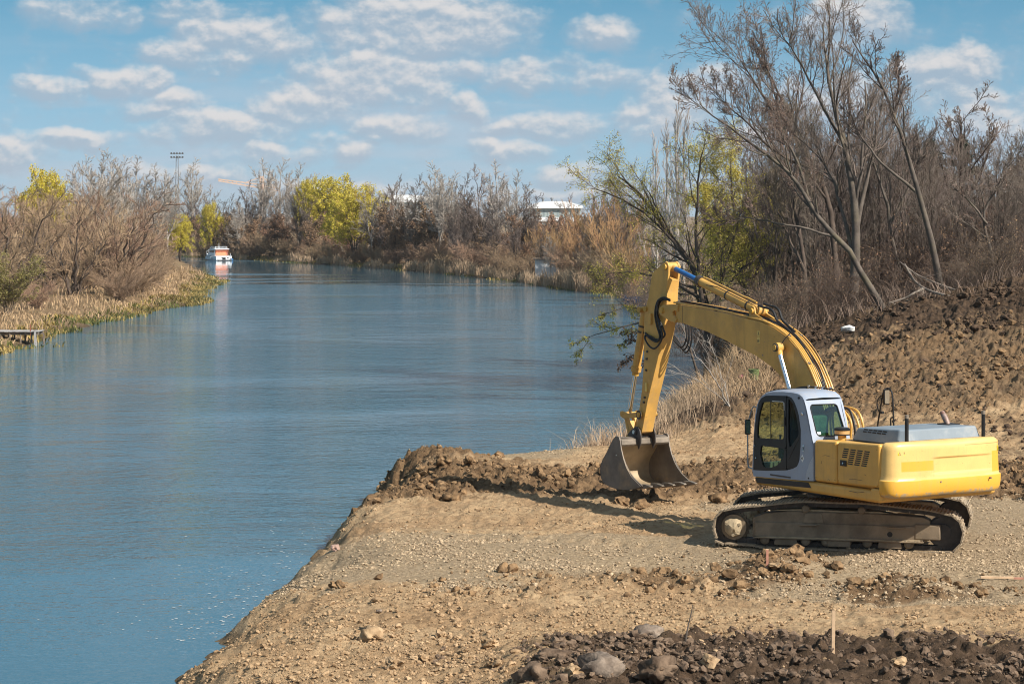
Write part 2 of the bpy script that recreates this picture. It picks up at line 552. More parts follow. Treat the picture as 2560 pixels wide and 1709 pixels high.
def ground_material():
    m = bpy.data.materials.new('soil'); m.use_nodes = True
    nt = m.node_tree; b = nt.nodes['Principled BSDF']; b.inputs['Roughness'].default_value = .95; b.inputs['Specular IOR Level'].default_value = .12
    at = nd(nt, 'ShaderNodeVertexColor', layer_name='zone')
    sp = nd(nt, 'ShaderNodeSeparateColor'); nt.links.new(at.outputs[0], sp.inputs[0])
    g, k, c = sp.outputs; veg = at.outputs[1]
    P = nd(nt, 'ShaderNodeTexCoord').outputs['Object']
    nA = noise(nt, P, .55, 5, .6).outputs[0]; nB = noise(nt, P, 5.0, 5, .65).outputs[0]; nC = noise(nt, P, 38, 3, .6).outputs[0]
    tan = mixc(nt, smooth(nt, nA, .3, .7), (.365, .236, .13), (.50, .352, .207))
    tan = mixc(nt, mth(nt, 'MULTIPLY', smooth(nt, nB, .45, .68), .75), tan, (.24, .15, .08))
    vo = nd(nt, 'ShaderNodeTexVoronoi'); vo.inputs['Scale'].default_value = 26; nt.links.new(P, vo.inputs['Vector'])
    vs = nd(nt, 'ShaderNodeSeparateColor'); nt.links.new(vo.outputs['Color'], vs.inputs[0])
    grav = mixc(nt, vs.outputs[0], (.25, .183, .113), (.47, .355, .232))
    grav = mixc(nt, mth(nt, 'MULTIPLY', smooth(nt, nB, .42, .65), .5), grav, (.33, .24, .14))
    chn = mixc(nt, smooth(nt, nB, .3, .7), (.105, .064, .036), (.25, .158, .085))
    drk = mixc(nt, smooth(nt, nB, .35, .7), (.036, .024, .017), (.108, .070, .046))
    lit = mixc(nt, smooth(nt, nB, .3, .7), (.13, .085, .052), (.32, .225, .13))
    lit = mixc(nt, mth(nt, 'MULTIPLY', smooth(nt, nA, .52, .7), .5), lit, (.13, .14, .05))
    col = mixc(nt, smooth(nt, mth(nt, 'ADD', g, mth(nt, 'MULTIPLY_ADD', nB, .6, -.3)), .3, .7), tan, grav)
    col = mixc(nt, smooth(nt, mth(nt, 'ADD', c, mth(nt, 'MULTIPLY_ADD', nB, .6, -.3)), .25, .75), col, chn)
    col = mixc(nt, smooth(nt, mth(nt, 'ADD', k, mth(nt, 'MULTIPLY_ADD', nB, .5, -.25)), .2, .8), col, drk)
    col = mixc(nt, veg, col, lit)
    # wet rim along the water line
    ps = nd(nt, 'ShaderNodeSeparateXYZ'); nt.links.new(P, ps.inputs[0])
    wet = mth(nt, 'SUBTRACT', 1.0, smooth(nt, mth(nt, 'ADD', ps.outputs[2], mth(nt, 'MULTIPLY_ADD', nB, .12, -.06)), -.84, -.60))
    col = mixc(nt, wet, col, mixc(nt, .62, col, (.02, .016, .012)))
    col = mixc(nt, mth(nt, 'MULTIPLY_ADD', nC, .5, 0.0), col, mixc(nt, .5, col, (.10, .065, .035)))
    nt.links.new(col, b.inputs['Base Color'])
    n3 = noise(nt, P, 55, 5, .7); bp = nd(nt, 'ShaderNodeBump'); bp.inputs['Strength'].default_value = .8; bp.inputs['Distance'].default_value = .025
    n4 = noise(nt, P, 13, 4, .62)
    bq = nd(nt, 'ShaderNodeBump'); bq.inputs['Strength'].default_value = .9; bq.inputs['Distance'].default_value = .07
    nt.links.new(n4.outputs[0], bq.inputs['Height']); nt.links.new(bq.outputs[0], bp.inputs['Normal'])
    nt.links.new(n3.outputs[0], bp.inputs['Height']); nt.links.new(bp.outputs[0], b.inputs['Normal'])
    return m


M_SOIL = ground_material()


def grid_mesh(name, X, Y, Z, attr, m, keep=None):
    r, c = X.shape
    i = np.arange(r * c).reshape(r, c)
    f = np.stack([i[:-1, :-1], i[:-1, 1:], i[1:, 1:], i[1:, :-1]], -1).reshape(-1, 4)
    if keep is not None:
        kf = keep[:-1, :-1] | keep[1:, 1:] | keep[:-1, 1:] | keep[1:, :-1]
        f = f[kf.ravel()]
    g = Geo(); g.add(np.stack([X, Y, Z], -1).reshape(-1, 3), f)
    return g.mesh(name, m, True, attr)


def build_ground():
    # building site, fine grid
    ys = 27.0 * np.exp(np.linspace(0, math.log(104 / 27.0), 540))
    xl = np.interp(ys, [26, 57.5, 59.5, 61, 64, 79, 91, 104], [-7, -5, -4, -2.5, 0, 3, 5, 7.5]); xr = .235 * ys + 1.6
    s = np.linspace(0, 1, 500)
    X = xl[:, None] + (xr - xl)[:, None] * s[None]; Y = np.repeat(ys[:, None], 500, 1)
    Z = zland(X, Y)
    g, k, c, v = zones(X, Y)
    A = np.stack([g, k, c, v], -1).reshape(-1, 4)
    me = grid_mesh('site_ground', X, Y, Z, A, M_SOIL)
    tag(link('site_ground', me), kind='structure')
    # wide land to the horizon (sunk a little where the fine sheet covers it)
    yy = np.concatenate([np.linspace(-60, 20, 12), 24 * np.exp(np.linspace(0, math.log(4000 / 24.), 230))])
    t = np.linspace(-1, 1, 260); t = np.sign(t) * np.abs(t) ** 1.7
    X = (45 + .95 * np.clip(yy, 0, None))[:, None] * t[None]; Y = np.repeat(yy[:, None], 260, 1)
    Z = zland(X, Y, False)
    fxl = np.interp(Y, ys, xl); fxr = np.interp(Y, ys, xr)
    cov = sst(Y, 27.5, 29) * (1 - sst(Y, 98, 102)) * sst(X - fxl, .3, 1.5) * (1 - sst(X - fxr, -1.5, -.3))
    Z = Z - 1.1 * cov - .10 * (Y < 110) * (X > -12)
    g, k, c, v = zones(X, Y)
    A = np.stack([g, k, c, v], -1).reshape(-1, 4)
    tag(link('ground', grid_mesh('ground', X, Y, Z, A, M_SOIL)), kind='structure')


def water_material():
    m = bpy.data.materials.new('river_water'); m.use_nodes = True
    nt = m.node_tree; b = nt.nodes['Principled BSDF']
    P = nd(nt, 'ShaderNodeTexCoord').outputs['Object']
    b.inputs['Base Color'].default_value = WATER_COL + (1,)
    b.inputs['IOR'].default_value = 1.333; b.inputs['Roughness'].default_value = .04; b.inputs['Specular IOR Level'].default_value = .5
    sp = nd(nt, 'ShaderNodeSeparateXYZ'); nt.links.new(P, sp.inputs[0])
    # wind ripples, with calm slicks lying across the stream
    warp = vmth(nt, 'ADD', P, vmth(nt, 'MULTIPLY', noise(nt, P, .05, 2).outputs['Color'], (14, 14, 0)))
    sl = noise(nt, vmth(nt, 'MULTIPLY', warp, (.018, .085, 0)), 1.0, 3, .5).outputs[0]
    lane = mth(nt, 'SUBTRACT', 1.0, mth(nt, 'ABSOLUTE', mth(nt, 'DIVIDE', mth(nt, 'SUBTRACT', mth(nt, 'MULTIPLY_ADD', sp.outputs[0], .9, sp.outputs[1]), 278), 80)), clamp=True)
    near = smooth(nt, mth(nt, 'ADD', sp.outputs[1], mth(nt, 'MULTIPLY', sp.outputs[0], 2.2)), 45, 33)
    lee = smooth(nt, mth(nt, 'MULTIPLY_ADD', sl, 22, mth(nt, 'ADD', sp.outputs[1], mth(nt, 'MULTIPLY', sp.outputs[0], -.9))), 65.0, 61.0)
    calm = mth(nt, 'MULTIPLY', smooth(nt, mth(nt, 'MULTIPLY_ADD', lane, .55, sl), .64, .78), .97)
    amp = mth(nt, 'SUBTRACT', 1.0, calm)
    amp = mth(nt, 'MULTIPLY', amp, mth(nt, 'MULTIPLY_ADD', lee, -.72, 1.0))
    amp = mth(nt, 'MULTIPLY', amp, mth(nt, 'MULTIPLY_ADD', smooth(nt, noise(nt, vmth(nt, 'MULTIPLY', warp, (.040, .045, 0)), 1.0, 5, .62).outputs[0], .40, .62), -1.25, 1.7))
    r1 = noise(nt, vmth(nt, 'MULTIPLY', P, (1.1, 1.3, 1)), 2.1, 3, .6).outputs[0]
    r2 = noise(nt, vmth(nt, 'MULTIPLY', P, (.8, 1.4, 1)), .45, 2, .5).outputs[0]
    r3 = noise(nt, vmth(nt, 'MULTIPLY', P, (1.1, 1.6, 1)), 5.5, 2, .5).outputs[0]
    hgt = mth(nt, 'ADD', mth(nt, 'MULTIPLY_ADD', r1, .60, mth(nt, 'MULTIPLY', r2, .8)), mth(nt, 'MULTIPLY', r3, .30))
    bp = nd(nt, 'ShaderNodeBump'); bp.inputs['Distance'].default_value = WATER_BUMP; bp.inputs['Strength'].default_value = 1.0
    nt.links.new(mth(nt, 'MULTIPLY', hgt, amp), bp.inputs['Height'])
    nt.links.new(bp.outputs[0], b.inputs['Normal'])
    return m


WATER_COL, WATER_BUMP = (.044, .118, .168), .085


def build_water():
    xs = np.array([-700, -60, -20, 30, 300.]); ys = np.array([-80, 40, 120, 300, 700, 1500.])
    X, Y = np.meshgrid(xs, ys)
    me = grid_mesh('river_water', X, Y, np.full(X.shape, WATER_Z), None, water_material())
    tag(link('river_water', me), kind='structure')


build_ground()
build_water()


def ground_z(x, y):
    return float(zland(np.array([[float(x)]]), np.array([[float(y)]]))[0, 0])

# ================================================================== the excavator
def grime(m, amt=.5, dust=.35):
    """rain streaks of dust, fine scratches and chips on painted steel"""
    nt = m.node_tree; b = nt.nodes['Principled BSDF']; old = b.inputs['Base Color'].links[0].from_socket
    P = nd(nt, 'ShaderNodeTexCoord').outputs['Object']
    st = smooth(nt, noise(nt, vmth(nt, 'MULTIPLY', P, (9, 9, .9)), 1.0, 5, .65).outputs[0], .50, .72)
    col = mixc(nt, mth(nt, 'MULTIPLY', st, amt * .6), old, (.36, .25, .13))
    sc = smooth(nt, noise(nt, vmth(nt, 'MULTIPLY', P, (5, 5, 34)), 1.0, 5, .7).outputs[0], .66, .70)
    col = mixc(nt, mth(nt, 'MULTIPLY', sc, amt), col, (.13, .08, .045))
    ch = smooth(nt, noise(nt, P, 26, 3, .6).outputs[0], .70, .73)
    col = mixc(nt, mth(nt, 'MULTIPLY', ch, .8), col, (.16, .08, .04))
    nt.links.new(col, b.inputs['Base Color'])
    nt.links.new(mth(nt, 'MULTIPLY_ADD', st, .35, b.inputs['Roughness'].default_value), b.inputs['Roughness'])


def paint_material():
    m = mat('yellow_paint', (.62, .345, .075), rough=.42, var=.10, scale=1.3, spec=.5, dirt=(.33, .22, .11), dirt_amt=.30, dirt_scale=1.7)
    grime(m)
    return m


def counterweight_material():
    m = mat('counterweight_paint', (.69, .46, .16), rough=.40, var=.08, scale=1.0, spec=.5, dirt=(.45, .29, .10), dirt_amt=.22, dirt_scale=2.2)
    nt = m.node_tree; b = nt.nodes['Principled BSDF']
    old = b.inputs['Base Color'].links[0].from_socket
    P = nd(nt, 'ShaderNodeTexCoord').outputs['Object']; s = nd(nt, 'ShaderNodeSeparateXYZ'); nt.links.new(P, s.inputs[0])
    v, z = s.outputs[1], s.outputs[2]

    def band(c, a, bb, e=.008):
        return mth(nt, 'MULTIPLY', smooth(nt, c, a - e, a + e), mth(nt, 'SUBTRACT', 1.0, smooth(nt, c, bb - e, bb + e)))
    # fresher paint: the lower flank, and patches rolled over old lettering
    low = mth(nt, 'SUBTRACT', 1.0, smooth(nt, z, 1.345, 1.36))
    p1 = mth(nt, 'MULTIPLY', band(v, .42, 1.10), band(z, 1.50, 1.67)); p2 = mth(nt, 'MULTIPLY', band(v, -1.22, -.96), band(z, 1.40, 1.76))
    fresh = mth(nt, 'MAXIMUM', low, mth(nt, 'MAXIMUM', p1, p2))
    col = mixc(nt, mth(nt, 'MULTIPLY', fresh, .95), old, (.68, .36, .04))
    n = noise(nt, vmth(nt, 'MULTIPLY', P, (1, 1.0, 1.6)), 9, 6, .7).outputs[0]
    scuff = smooth(nt, mth(nt, 'SUBTRACT', n, mth(nt, 'MULTIPLY', mth(nt, 'SUBTRACT', z, 1.06), 2.3)), .36, .46)
    col = mixc(nt, mth(nt, 'MULTIPLY', scuff, .85), col, mixc(nt, noise(nt, P, 14, 3).outputs[0], (.30, .25, .19), (.46, .36, .22)))
    rust = mth(nt, 'MULTIPLY', band(z, 1.895, 1.905, .006), band(v, -1.25, -.30, .02))
    col = mixc(nt, mth(nt, 'MULTIPLY', rust, .8), col, (.30, .12, .04))
    nt.links.new(col, b.inputs['Base Color'])
    grime(m, .38)
    return m


Y_ = paint_material()
YC = counterweight_material()
YA = mat('arm_paint', (.58, .325, .078), rough=.5, var=.14, scale=1.6, dirt=(.34, .22, .10), dirt_amt=.45, dirt_scale=2.6)
grime(YA, .55)
YW = mat('worn_paint', (.50, .28, .05), rough=.55, var=.2, scale=3, dirt=(.20, .12, .06), dirt_amt=.75, dirt_scale=5)
GREY = mat('cab_grey', (.28, .325, .41), rough=.38, var=.05, scale=2, spec=.5, dirt=(.33, .31, .30), dirt_amt=.3, dirt_scale=3)
grime(GREY, .25)
HOODG = mat('hood_grey', (.185, .225, .265), rough=.5, var=.08, scale=2, dirt=(.38, .36, .33), dirt_amt=.35, dirt_scale=2)
BLK = mat('black_trim', (.012, .012, .013), rough=.4, var=.2, scale=5)
RUB = mat('rubber_hose', (.016, .016, .017), rough=.55, var=.3, scale=6)
CHROME = mat('chrome_rod', (.72, .76, .80), rough=.12, metal=1.0, var=.03)
BLUROD = mat('blue_rod', (.012, .10, .30), rough=.28, var=.1, spec=.6)  # plain deep blue for the arm cylinder's rod
STEEL = mat('worn_steel', (.20, .165, .13), rough=.5, metal=.35, var=.3, scale=4, dirt=(.16, .11, .07), dirt_amt=.5, dirt_scale=3)
BUCKETM = mat('bucket_steel', (.155, .128, .105), rough=.55, metal=.15, var=.28, scale=2.4, dirt=(.30, .215, .13), dirt_amt=.75, dirt_scale=1.9)
BUCKETI = mat('bucket_inside', (.36, .275, .175), rough=.6, metal=.1, var=.18, scale=2.4, dirt=(.20, .15, .09), dirt_amt=.5, dirt_scale=2.6)
DARKST = mat('dark_greased_steel', (.065, .055, .050), rough=.45, metal=.3, var=.3, scale=5)
TRK = mat('muddy_track', (.27, .21, .145), rough=.8, metal=0, var=.35, scale=7, dirt=(.36, .27, .17), dirt_amt=.8, dirt_scale=4, bump=.5, bscale=25)
TRKF = mat('muddy_frame', (.205, .155, .105), rough=.75, var=.3, scale=3, dirt=(.22, .165, .105), dirt_amt=.7, dirt_scale=2.2, bump=.3, bscale=18)
MUD = mat('dried_mud', (.36, .28, .18), rough=.95, var=.25, scale=9, bump=.9, bscale=16)
GLS = glass('cab_glass', (.70, .75, .60), 1.0)
GLSR = glass('rear_cab_glass', (.50, .68, .68), 2.2)
GLSD = glass('dark_cab_glass', (.10, .16, .18), .7)
MIRR = mat('mirror_glass', (.85, .87, .9), rough=.03, metal=1.0, var=.02)
SEATM = mat('seat_cover', (.30, .31, .13), rough=.9, var=.3, scale=7, bump=.6, bscale=12)
LABW = mat('label_white', (.75, .75, .72), rough=.5, var=.04)
LABY = mat('label_yellow', (.80, .60, .02), rough=.5, var=.04)
LABP = mat('label_pale_yellow', (.74, .52, .15), rough=.5, var=.05)
CAPT = mat('tan_plastic', (.50, .30, .12), rough=.5, var=.1)
RUSTP = mat('rusty_exhaust', (.26, .19, .165), rough=.6, metal=.3, var=.3, scale=8, dirt=(.22, .09, .06), dirt_amt=.9, dirt_scale=9)

EXC = empty('excavator', (6.1, 44.2, 0.0), math.radians(122))
tag(EXC, 'yellow crawler excavator with grey cab, its bucket lowered on the sandy bank', 'excavator')


def build_tracks():
    rot = math.radians(-14 - 122)
    ca, sa = math.cos(rot), math.sin(rot)

    def frame(off):
        # track coordinates: a along the photo's left->right, o towards the camera, z up
        o_dir = Vector((sa, -ca, 0))      # outward for the near track
        return Matrix(((ca, o_dir.x, 0, o_dir.x * off), (sa, o_dir.y, 0, o_dir.y * off), (0, 0, 1, 0), (0, 0, 0, 1)))
    # closed profile of the shoe plates' mid line
    pr = []
    zc1, r1, zc2, r2 = .29, .33, .31, .335
    for t in np.linspace(120, 235, 12): pr.append((-1.86 + r1 * math.cos(math.radians(t)), zc1 + r1 * math.sin(math.radians(t))))
    for a in np.linspace(-1.5, 1.55, 20): pr.append((a, -.035 + (.03 if a < -1.4 else 0)))
    for t in np.linspace(-70, 62, 14): pr.append((1.84 + r2 * math.cos(math.radians(t)), zc2 + r2 * math.sin(math.radians(t))))
    for a, z in ((1.6, .685), (1.2, .715), (.75, .755), (.4, .775), (0, .772), (-.55, .775), (-.9, .745), (-1.3, .69), (-1.7, .645)): pr.append((a, z))
    cl = spline(pr + pr[:1], 900)
    seg = np.linalg.norm(np.diff(cl, axis=0), axis=1); cum = np.concatenate([[0], np.cumsum(seg)]); tot = cum[-1]
    NS = 52; pit = tot / NS
    # one shoe: plate with three grouser bars, in (along, across, out)
    sh = MB()
    hw = .30
    sh.box(-pit * .49, pit * .485, -hw, hw, 0, .026)
    for x in (-.40, -.03, .34): sh.box(pit * x - .008, pit * x + .012, -hw, hw, .0255, .041)
    shoe_me = sh.mesh('track_shoe', TRK, False)
    lk = MB()
    lk.prism([(-pit * .5, -.09), (pit * .45, -.09), (pit * .5, -.04), (pit * .4, -.002), (-pit * .4, -.002), (-pit * .52, -.04)], -.10, -.06)
    lk.prism([(-pit * .5, -.09), (pit * .45, -.09), (pit * .5, -.04), (pit * .4, -.002), (-pit * .4, -.002), (-pit * .52, -.04)], .06, .10)
    lk.cyl((0, -.11, -.05), (0, .11, -.05), .028, 8)
    link_me = lk.mesh('track_link', DARKST, False)
    for side, off in (('near', 1.13), ('far', -1.13)):
        F = frame(off)
        n0 = len(bpy.data.objects)
        # roller frame
        mb = MB()
        mb.prism([(-1.52, .13), (1.55, .13), (1.62, .17), (1.62, .50), (1.5, .56), (.7, .60), (-.9, .60), (-1.3, .55), (-1.52, .47)], -.16, .16)
        mb.prism([(-1.50, .115), (1.50, .115), (1.52, .135), (-1.50, .135)], -.27, .27)
        mb.prism([(-1.48, .135), (1.5, .135), (1.5, .40), (-1.48, .40)], .16, .20)
        mb.prism([(-.62, .40), (-.24, .40), (-.28, .58), (-.58, .58)], .16, .19)
        for a in (-.52, 1.05): mb.box(a - .16, a + .16, .20, .27, .36, .385)
        me = mb.mesh('track_frame', TRKF, False)
        fr = link('track_frame', me, EXC); fr.matrix_local = F
        b = fr.modifiers.new('bevel', 'BEVEL'); b.width = .012; b.segments = 1; b.limit_method = 'ANGLE'

        def sub(name, mb, m, bev=0, smooth=True):
            o = link(name, mb.mesh(name, m, smooth), fr)
            if bev:
                bb = o.modifiers.new('bevel', 'BEVEL'); bb.width = bev; bb.segments = 2; bb.limit_method = 'ANGLE'
            return o
        sub('ledge_mud', MB().prism([(-1.47, .1355), (.2, .1355), (1.45, .1355), (1.45, .165), (.9, .15), (-.3, .158), (-1.3, .147)], .202, .262), MUD)
        sub('frame_mud', MB().prism([(-1.2, .602), (.95, .602), (.7, .635), (.1, .625), (-.6, .642), (-1.0, .622)], -.12, .12), MUD)
        # sprocket with toothed rim, hub packed with mud
        mb = MB(); pts = []
        for k in range(42):
            rr = .285 if k % 2 else .245; pts.append((-1.86 + rr * math.cos(2 * PI * k / 42), zc1 + rr * math.sin(2 * PI * k / 42)))
        mb.prism(pts, -.03, .03); mb.cyl((-1.86, -.2, zc1), (-1.86, .17, zc1), .225, 28)
        sub('sprocket', mb, TRKF)
        mb = MB(); mb.tube([(-1.86, .17, zc1), (-1.86, .24, zc1), (-1.86, .275, zc1), (-1.855, .30, zc1)], [.165, .155, .11, .03], 11)
        rr = np.random.default_rng(3)
        mb.v = [(x + rr.normal(0, .012), y + rr.normal(0, .01), z + rr.normal(0, .012)) for x, y, z in mb.v]
        for k in range(3):
            t = .5 + k * 2.1; mb.cyl((-1.86 + .13 * math.cos(t), .2, zc1 + .13 * math.sin(t)), (-1.86 + .13 * math.cos(t), .285, zc1 + .13 * math.sin(t)), .028, 7)
        tag(sub('drive_hub', mb, MUD), 'drive hub caked in dry mud')
        # idler
        mb = MB(); mb.cyl((1.84, -.10, zc2), (1.84, .10, zc2), .255, 32); mb.cyl((1.84, -.14, zc2), (1.84, .14, zc2), .14, 20); mb.cyl((1.84, -.03, zc2), (1.84, .03, zc2), .285, 32)
        sub('idler', mb, DARKST)
        mb = MB(); mb.box(1.35, 1.80, .10, .21, .17, .44); sub('idler_yoke', mb, TRKF, .02)
        for a in np.linspace(-1.30, 1.25, 8):
            mb = MB(); mb.tube([(a, -.2, .085), (a, .19, .085), (a, .215, .085)], [.085, .085, .06], 14); mb.cyl((a, .21, .085), (a, .235, .085), .035, 8); sub('track_roller', mb, TRKF)
        for a in (-.92, .02, .92):
            mb = MB(); mb.prism([(a - .20, .0), (a + .20, .0), (a + .21, .03), (a + .19, .13), (a - .19, .13), (a - .21, .03)], .205, .225); sub('track_guard', mb, TRKF, .01)
        for a in (-.57, .42):
            mb = MB(); mb.tube([(a, -.15, .655), (a, .20, .655), (a, .215, .655)], [.065, .065, .045], 14); sub('carrier_roller', mb, TRKF)
            mb = MB(); mb.box(a - .05, a + .05, -.12, .12, .56, .66); sub('roller_bracket', mb, TRKF)
        mb = MB(); mb.cyl((.92, .1990, .25), (.92, .2025, .25), .048, 16); sub('frame_hole', mb, BLK)
        # shoes all the way round
        for k in range(NS):
            s = (k + .5) * pit; i = min(np.searchsorted(cum, s) - 1, len(cl) - 2)
            t = (cl[(i + 4) % len(cl)] - cl[max(i - 3, 0)]); t = t / np.linalg.norm(t); p = cl[i] + (cl[i + 1] - cl[i]) * (s - cum[i]) / seg[i]
            nrm = np.array([t[1], -t[0]])   # outward for counter-clockwise travel
            mtx = Matrix(((t[0], 0, nrm[0], p[0]), (0, 1, 0, 0), (t[1], 0, nrm[1], p[1]), (0, 0, 0, 1)))
            o = link('track_shoe', shoe_me, fr); o.matrix_local = mtx
            o2 = link('track_link', link_me, fr); o2.matrix_local = mtx
    mb = MB()
    mb.prism([(-.75, .20), (.75, .20), (.55, .62), (-.55, .62)], -1.1, 1.1)
    fr = mb.build('car_body', TRKF, EXC, .03); fr.matrix_local = frame(0)
    mb = MB(); mb.cyl((0, 0, .55), (0, 0, .95), .62, 40); mb.cyl((0, 0, .70), (0, 0, .80), .70, 40); mb.build('swing_bearing', DARKST, EXC)


def build_house():
    mb = MB(); mb.box(-2.52, .96, -1.34, 1.36, .95, 1.165)
    sk = mb.build('revolving_frame', Y_, EXC, .07, 4)
    MB().prism([(.93, 1.085), (-.60, 1.135), (-.69, 1.045), (.87, .99)], 1.356, 1.368).build('black_stripe', BLK, sk)
    MB().box(-2.535, -2.30, 1.0, 1.375, .985, 1.20).build('side_step', Y_, sk, .03)
    # engine house with two doors on the left, one long one on the right
    mb = MB(); mb.box(-2.53, -.80, -1.33, 1.30, 1.166, 1.90); hs = mb.build('engine_house', Y_, EXC, .05, 3)
    MB().prism([(-1.400, 1.185), (-.785, 1.175), (-.785, 1.905), (-1.400, 1.925)], 1.20, 1.378).build('side_door', Y_, EXC, .05, 4)
    d = MB().prism([(-2.535, 1.215), (-1.415, 1.188), (-1.415, 1.926), (-2.535, 1.965)], 1.20, 1.378).build('side_door', Y_, EXC, .05, 4)
    sl = MB()
    rows = 8
    for r in range(rows):
        z = 1.815 - r * .0375 + .002 * r
        for c in range(4):
            u0 = -1.60 - c * .185 + r * .012
            if r >= 5 and c == 0: continue
            sl.box(u0 - .135, u0, 1.3785, 1.381, z - .0105, z + .0105)
    sl.build('vent_slots', BLK, d)
    MB().box(-1.68, -1.51, 1.3785, 1.392, 1.515, 1.615).build('latch_plate', BLK, d, .01)
    MB().cyl((-1.59, 1.39, 1.565), (-1.59, 1.397, 1.565), .016, 12).build('latch', CHROME, d)
    MB().box(-2.53, -.9, -1.376, -1.335, 1.18, 1.92).build('side_door', Y_, EXC, .02)
    # counterweight: plan arc swept over a profile, with a pressed recess
    prof = [(1.045, .16), (1.055, .10), (1.085, .045), (1.14, .018), (1.22, .004), (1.335, 0), (1.348, .004), (1.362, .030), (1.40, .040)] + [(z, .040 + .02 * (z - 1.4) / .45) for z in np.linspace(1.43, 1.86, 44)] + [(1.91, .066), (1.95, .085), (1.98, .12), (1.992, .17)]
    plan = spline([(-2.535, 1.385), (-2.60, 1.385), (-2.68, 1.355), (-2.75, 1.29), (-2.80, 1.17), (-2.845, .9), (-2.885, .45), (-2.90, 0), (-2.885, -.45), (-2.845, -.9), (-2.80, -1.12), (-2.75, -1.22), (-2.68, -1.28), (-2.60, -1.305), (-2.535, -1.305)], 90)
    cen = np.array([-2.3, 0.04]); mb = MB(); nP = len(plan); rows = []
    for z, ins in prof:
        for (u, v) in plan:
            k = 0
            if u < -2.8:
                k = float(sst(np.array(v), -1.0, -.93) * (1 - sst(np.array(v), .40, .47)) * sst(np.array(z), 1.43, 1.46) * (1 - sst(np.array(z), 1.69, 1.725)))
            dv = np.array([u, v]) - cen; dv /= np.linalg.norm(dv); tot = ins + .030 * k
            if u > -2.59: dv = np.array([0, np.sign(v)])
            p = np.array([u, v]) - dv * tot
            rows.append((p[0], p[1], z))
    f = []
    for r in range(len(prof) - 1):
        for c in range(nP - 1):
            f.append((r * nP + c, r * nP + c + 1, (r + 1) * nP + c + 1, (r + 1) * nP + c))
    last = (len(prof) - 1) * nP
    f.append(tuple(range(nP))); f.append(tuple(range(last, last + nP)))
    f.append(tuple([r * nP for r in range(len(prof))] + [r * nP + nP - 1 for r in range(len(prof) - 1, -1, -1)]))
    mb.add(rows, f)
    cw = mb.build('counterweight', YC, EXC, ang=40)

    def sticker(parent, name, m, ctr, nrm, up, w, h, lift=0.0):
        n = Vector(nrm).normalized(); u = Vector(up); x = u.cross(n).normalized(); u = n.cross(x)
        M_ = Matrix((x, u, n)).transposed().to_4x4(); M_.translation = Vector(ctr) + n * lift
        return MB().box(-w / 2, w / 2, -h / 2, h / 2, 0, .003, M_).build(name, m, parent, smooth=False)
    wl = sticker(cw, 'warning_label', LABW, (-2.774, 1.09, 1.815), (-.97, .19, .05), (0, 0, 1), .155, .088)
    sticker(cw, 'warning_label_print', LABY, (-2.774, 1.09, 1.815), (-.97, .19, .05), (0, 0, 1), .14, .072, .003)
    # the triangle sign and the small figure beside it
    n = Vector((-.97, .19, .05)).normalized(); x = Vector((0, 0, 1)).cross(n).normalized(); u = n.cross(x); c0 = Vector((-2.774, 1.09, 1.815)) + n * .0065
    tri = MB()
    A, B, C_ = (-.062, -.025), (-.012, -.025), (-.037, .022)
    for p, q in ((A, B), (B, C_), (C_, A)):
        tri.tube([c0 + x * p[0] + u * p[1], c0 + x * q[0] + u * q[1]], .0025, 4)
    tri.tube([c0 + x * -.037 + u * -.012, c0 + x * -.037 + u * .008], .002, 4)
    tri.tube([c0 + x * .052 + u * -.01, c0 + x * .052 + u * .024], .006, 5)
    tri.build('warning_symbol', BLK, cw, smooth=False)
    sticker(cw, 'warning_label', LABY, (-2.735, -1.165, 1.80), (-.75, -.66, .05), (0, 0, 1), .10, .09)
    # scratches gouged into the doors, bolts on the counterweight
    for pts in ([(-1.02, 1.645), (-1.10, 1.66), (-1.22, 1.65)], [(-.98, 1.50), (-1.0, 1.53), (-.99, 1.55)], [(-1.15, 1.235), (-1.19, 1.245), (-1.22, 1.235)], [(-1.75, 1.30), (-1.9, 1.315), (-2.1, 1.31)], [(-2.15, 1.42), (-2.2, 1.40)]):
        MB().tube([(u, 1.3785, z) for u, z in pts], .0035, 4).build('scratch', DARKST, d if pts[0][0] < -1.41 else hs)
    MB().tube([(-1.72, 1.362, 1.095), (-1.95, 1.362, 1.085), (-2.12, 1.362, 1.115)], .005, 4).build('scratch', DARKST, sk)
    for v in (.30, -.86): MB().cyl((-2.845 + .0, v, 1.30), (-2.90, v, 1.30), .016, 8).build('bolt', RUSTP, cw)
    for u in (-.84, -1.36, -1.46, -2.48):
        for z in (1.25, 1.87): MB().cyl((u, 1.376, z), (u, 1.384, z), .012, 6).build('bolt', YW, hs)
    # grey engine hood
    mb = MB()
    lo = [(-1.18, .86), (-2.40, .86), (-2.54, .72), (-2.54, -.98), (-1.18, -.98)]
    hi = [(-1.28, .80), (-2.36, .78), (-2.46, .66), (-2.46, -.92), (-1.28, -.92)]
    v = [(a, b, 1.905) for a, b in lo] + [(a, b, 2.135 + (.045 if a < -2 else 0)) for a, b in hi]
    n_ = 5; mb.add(v, [tuple(range(n_))[::-1], tuple(range(n_, 2 * n_))] + [(i, (i + 1) % n_, n_ + (i + 1) % n_, n_ + i) for i in range(n_)])
    hd = mb.build('engine_hood', HOODG, EXC, .035, 4)
    MB().box(-2.5, -1.14, -1.0, .88, 1.890, 1.906).build('hood_seal', BLK, EXC)
    for r, z in enumerate((2.118, 2.078)):
        for k in range(5):
            u0 = -1.47 - k * .125 + r * .02
            # slots lie on the sloping flank
            t = (z - 1.905) / .25; vv = .86 - .065 * t
            MB().box(u0 - .095, u0, vv - .02, vv + .0035, z - .011, z + .011).build('vent_slot', BLK, hd, smooth=False)
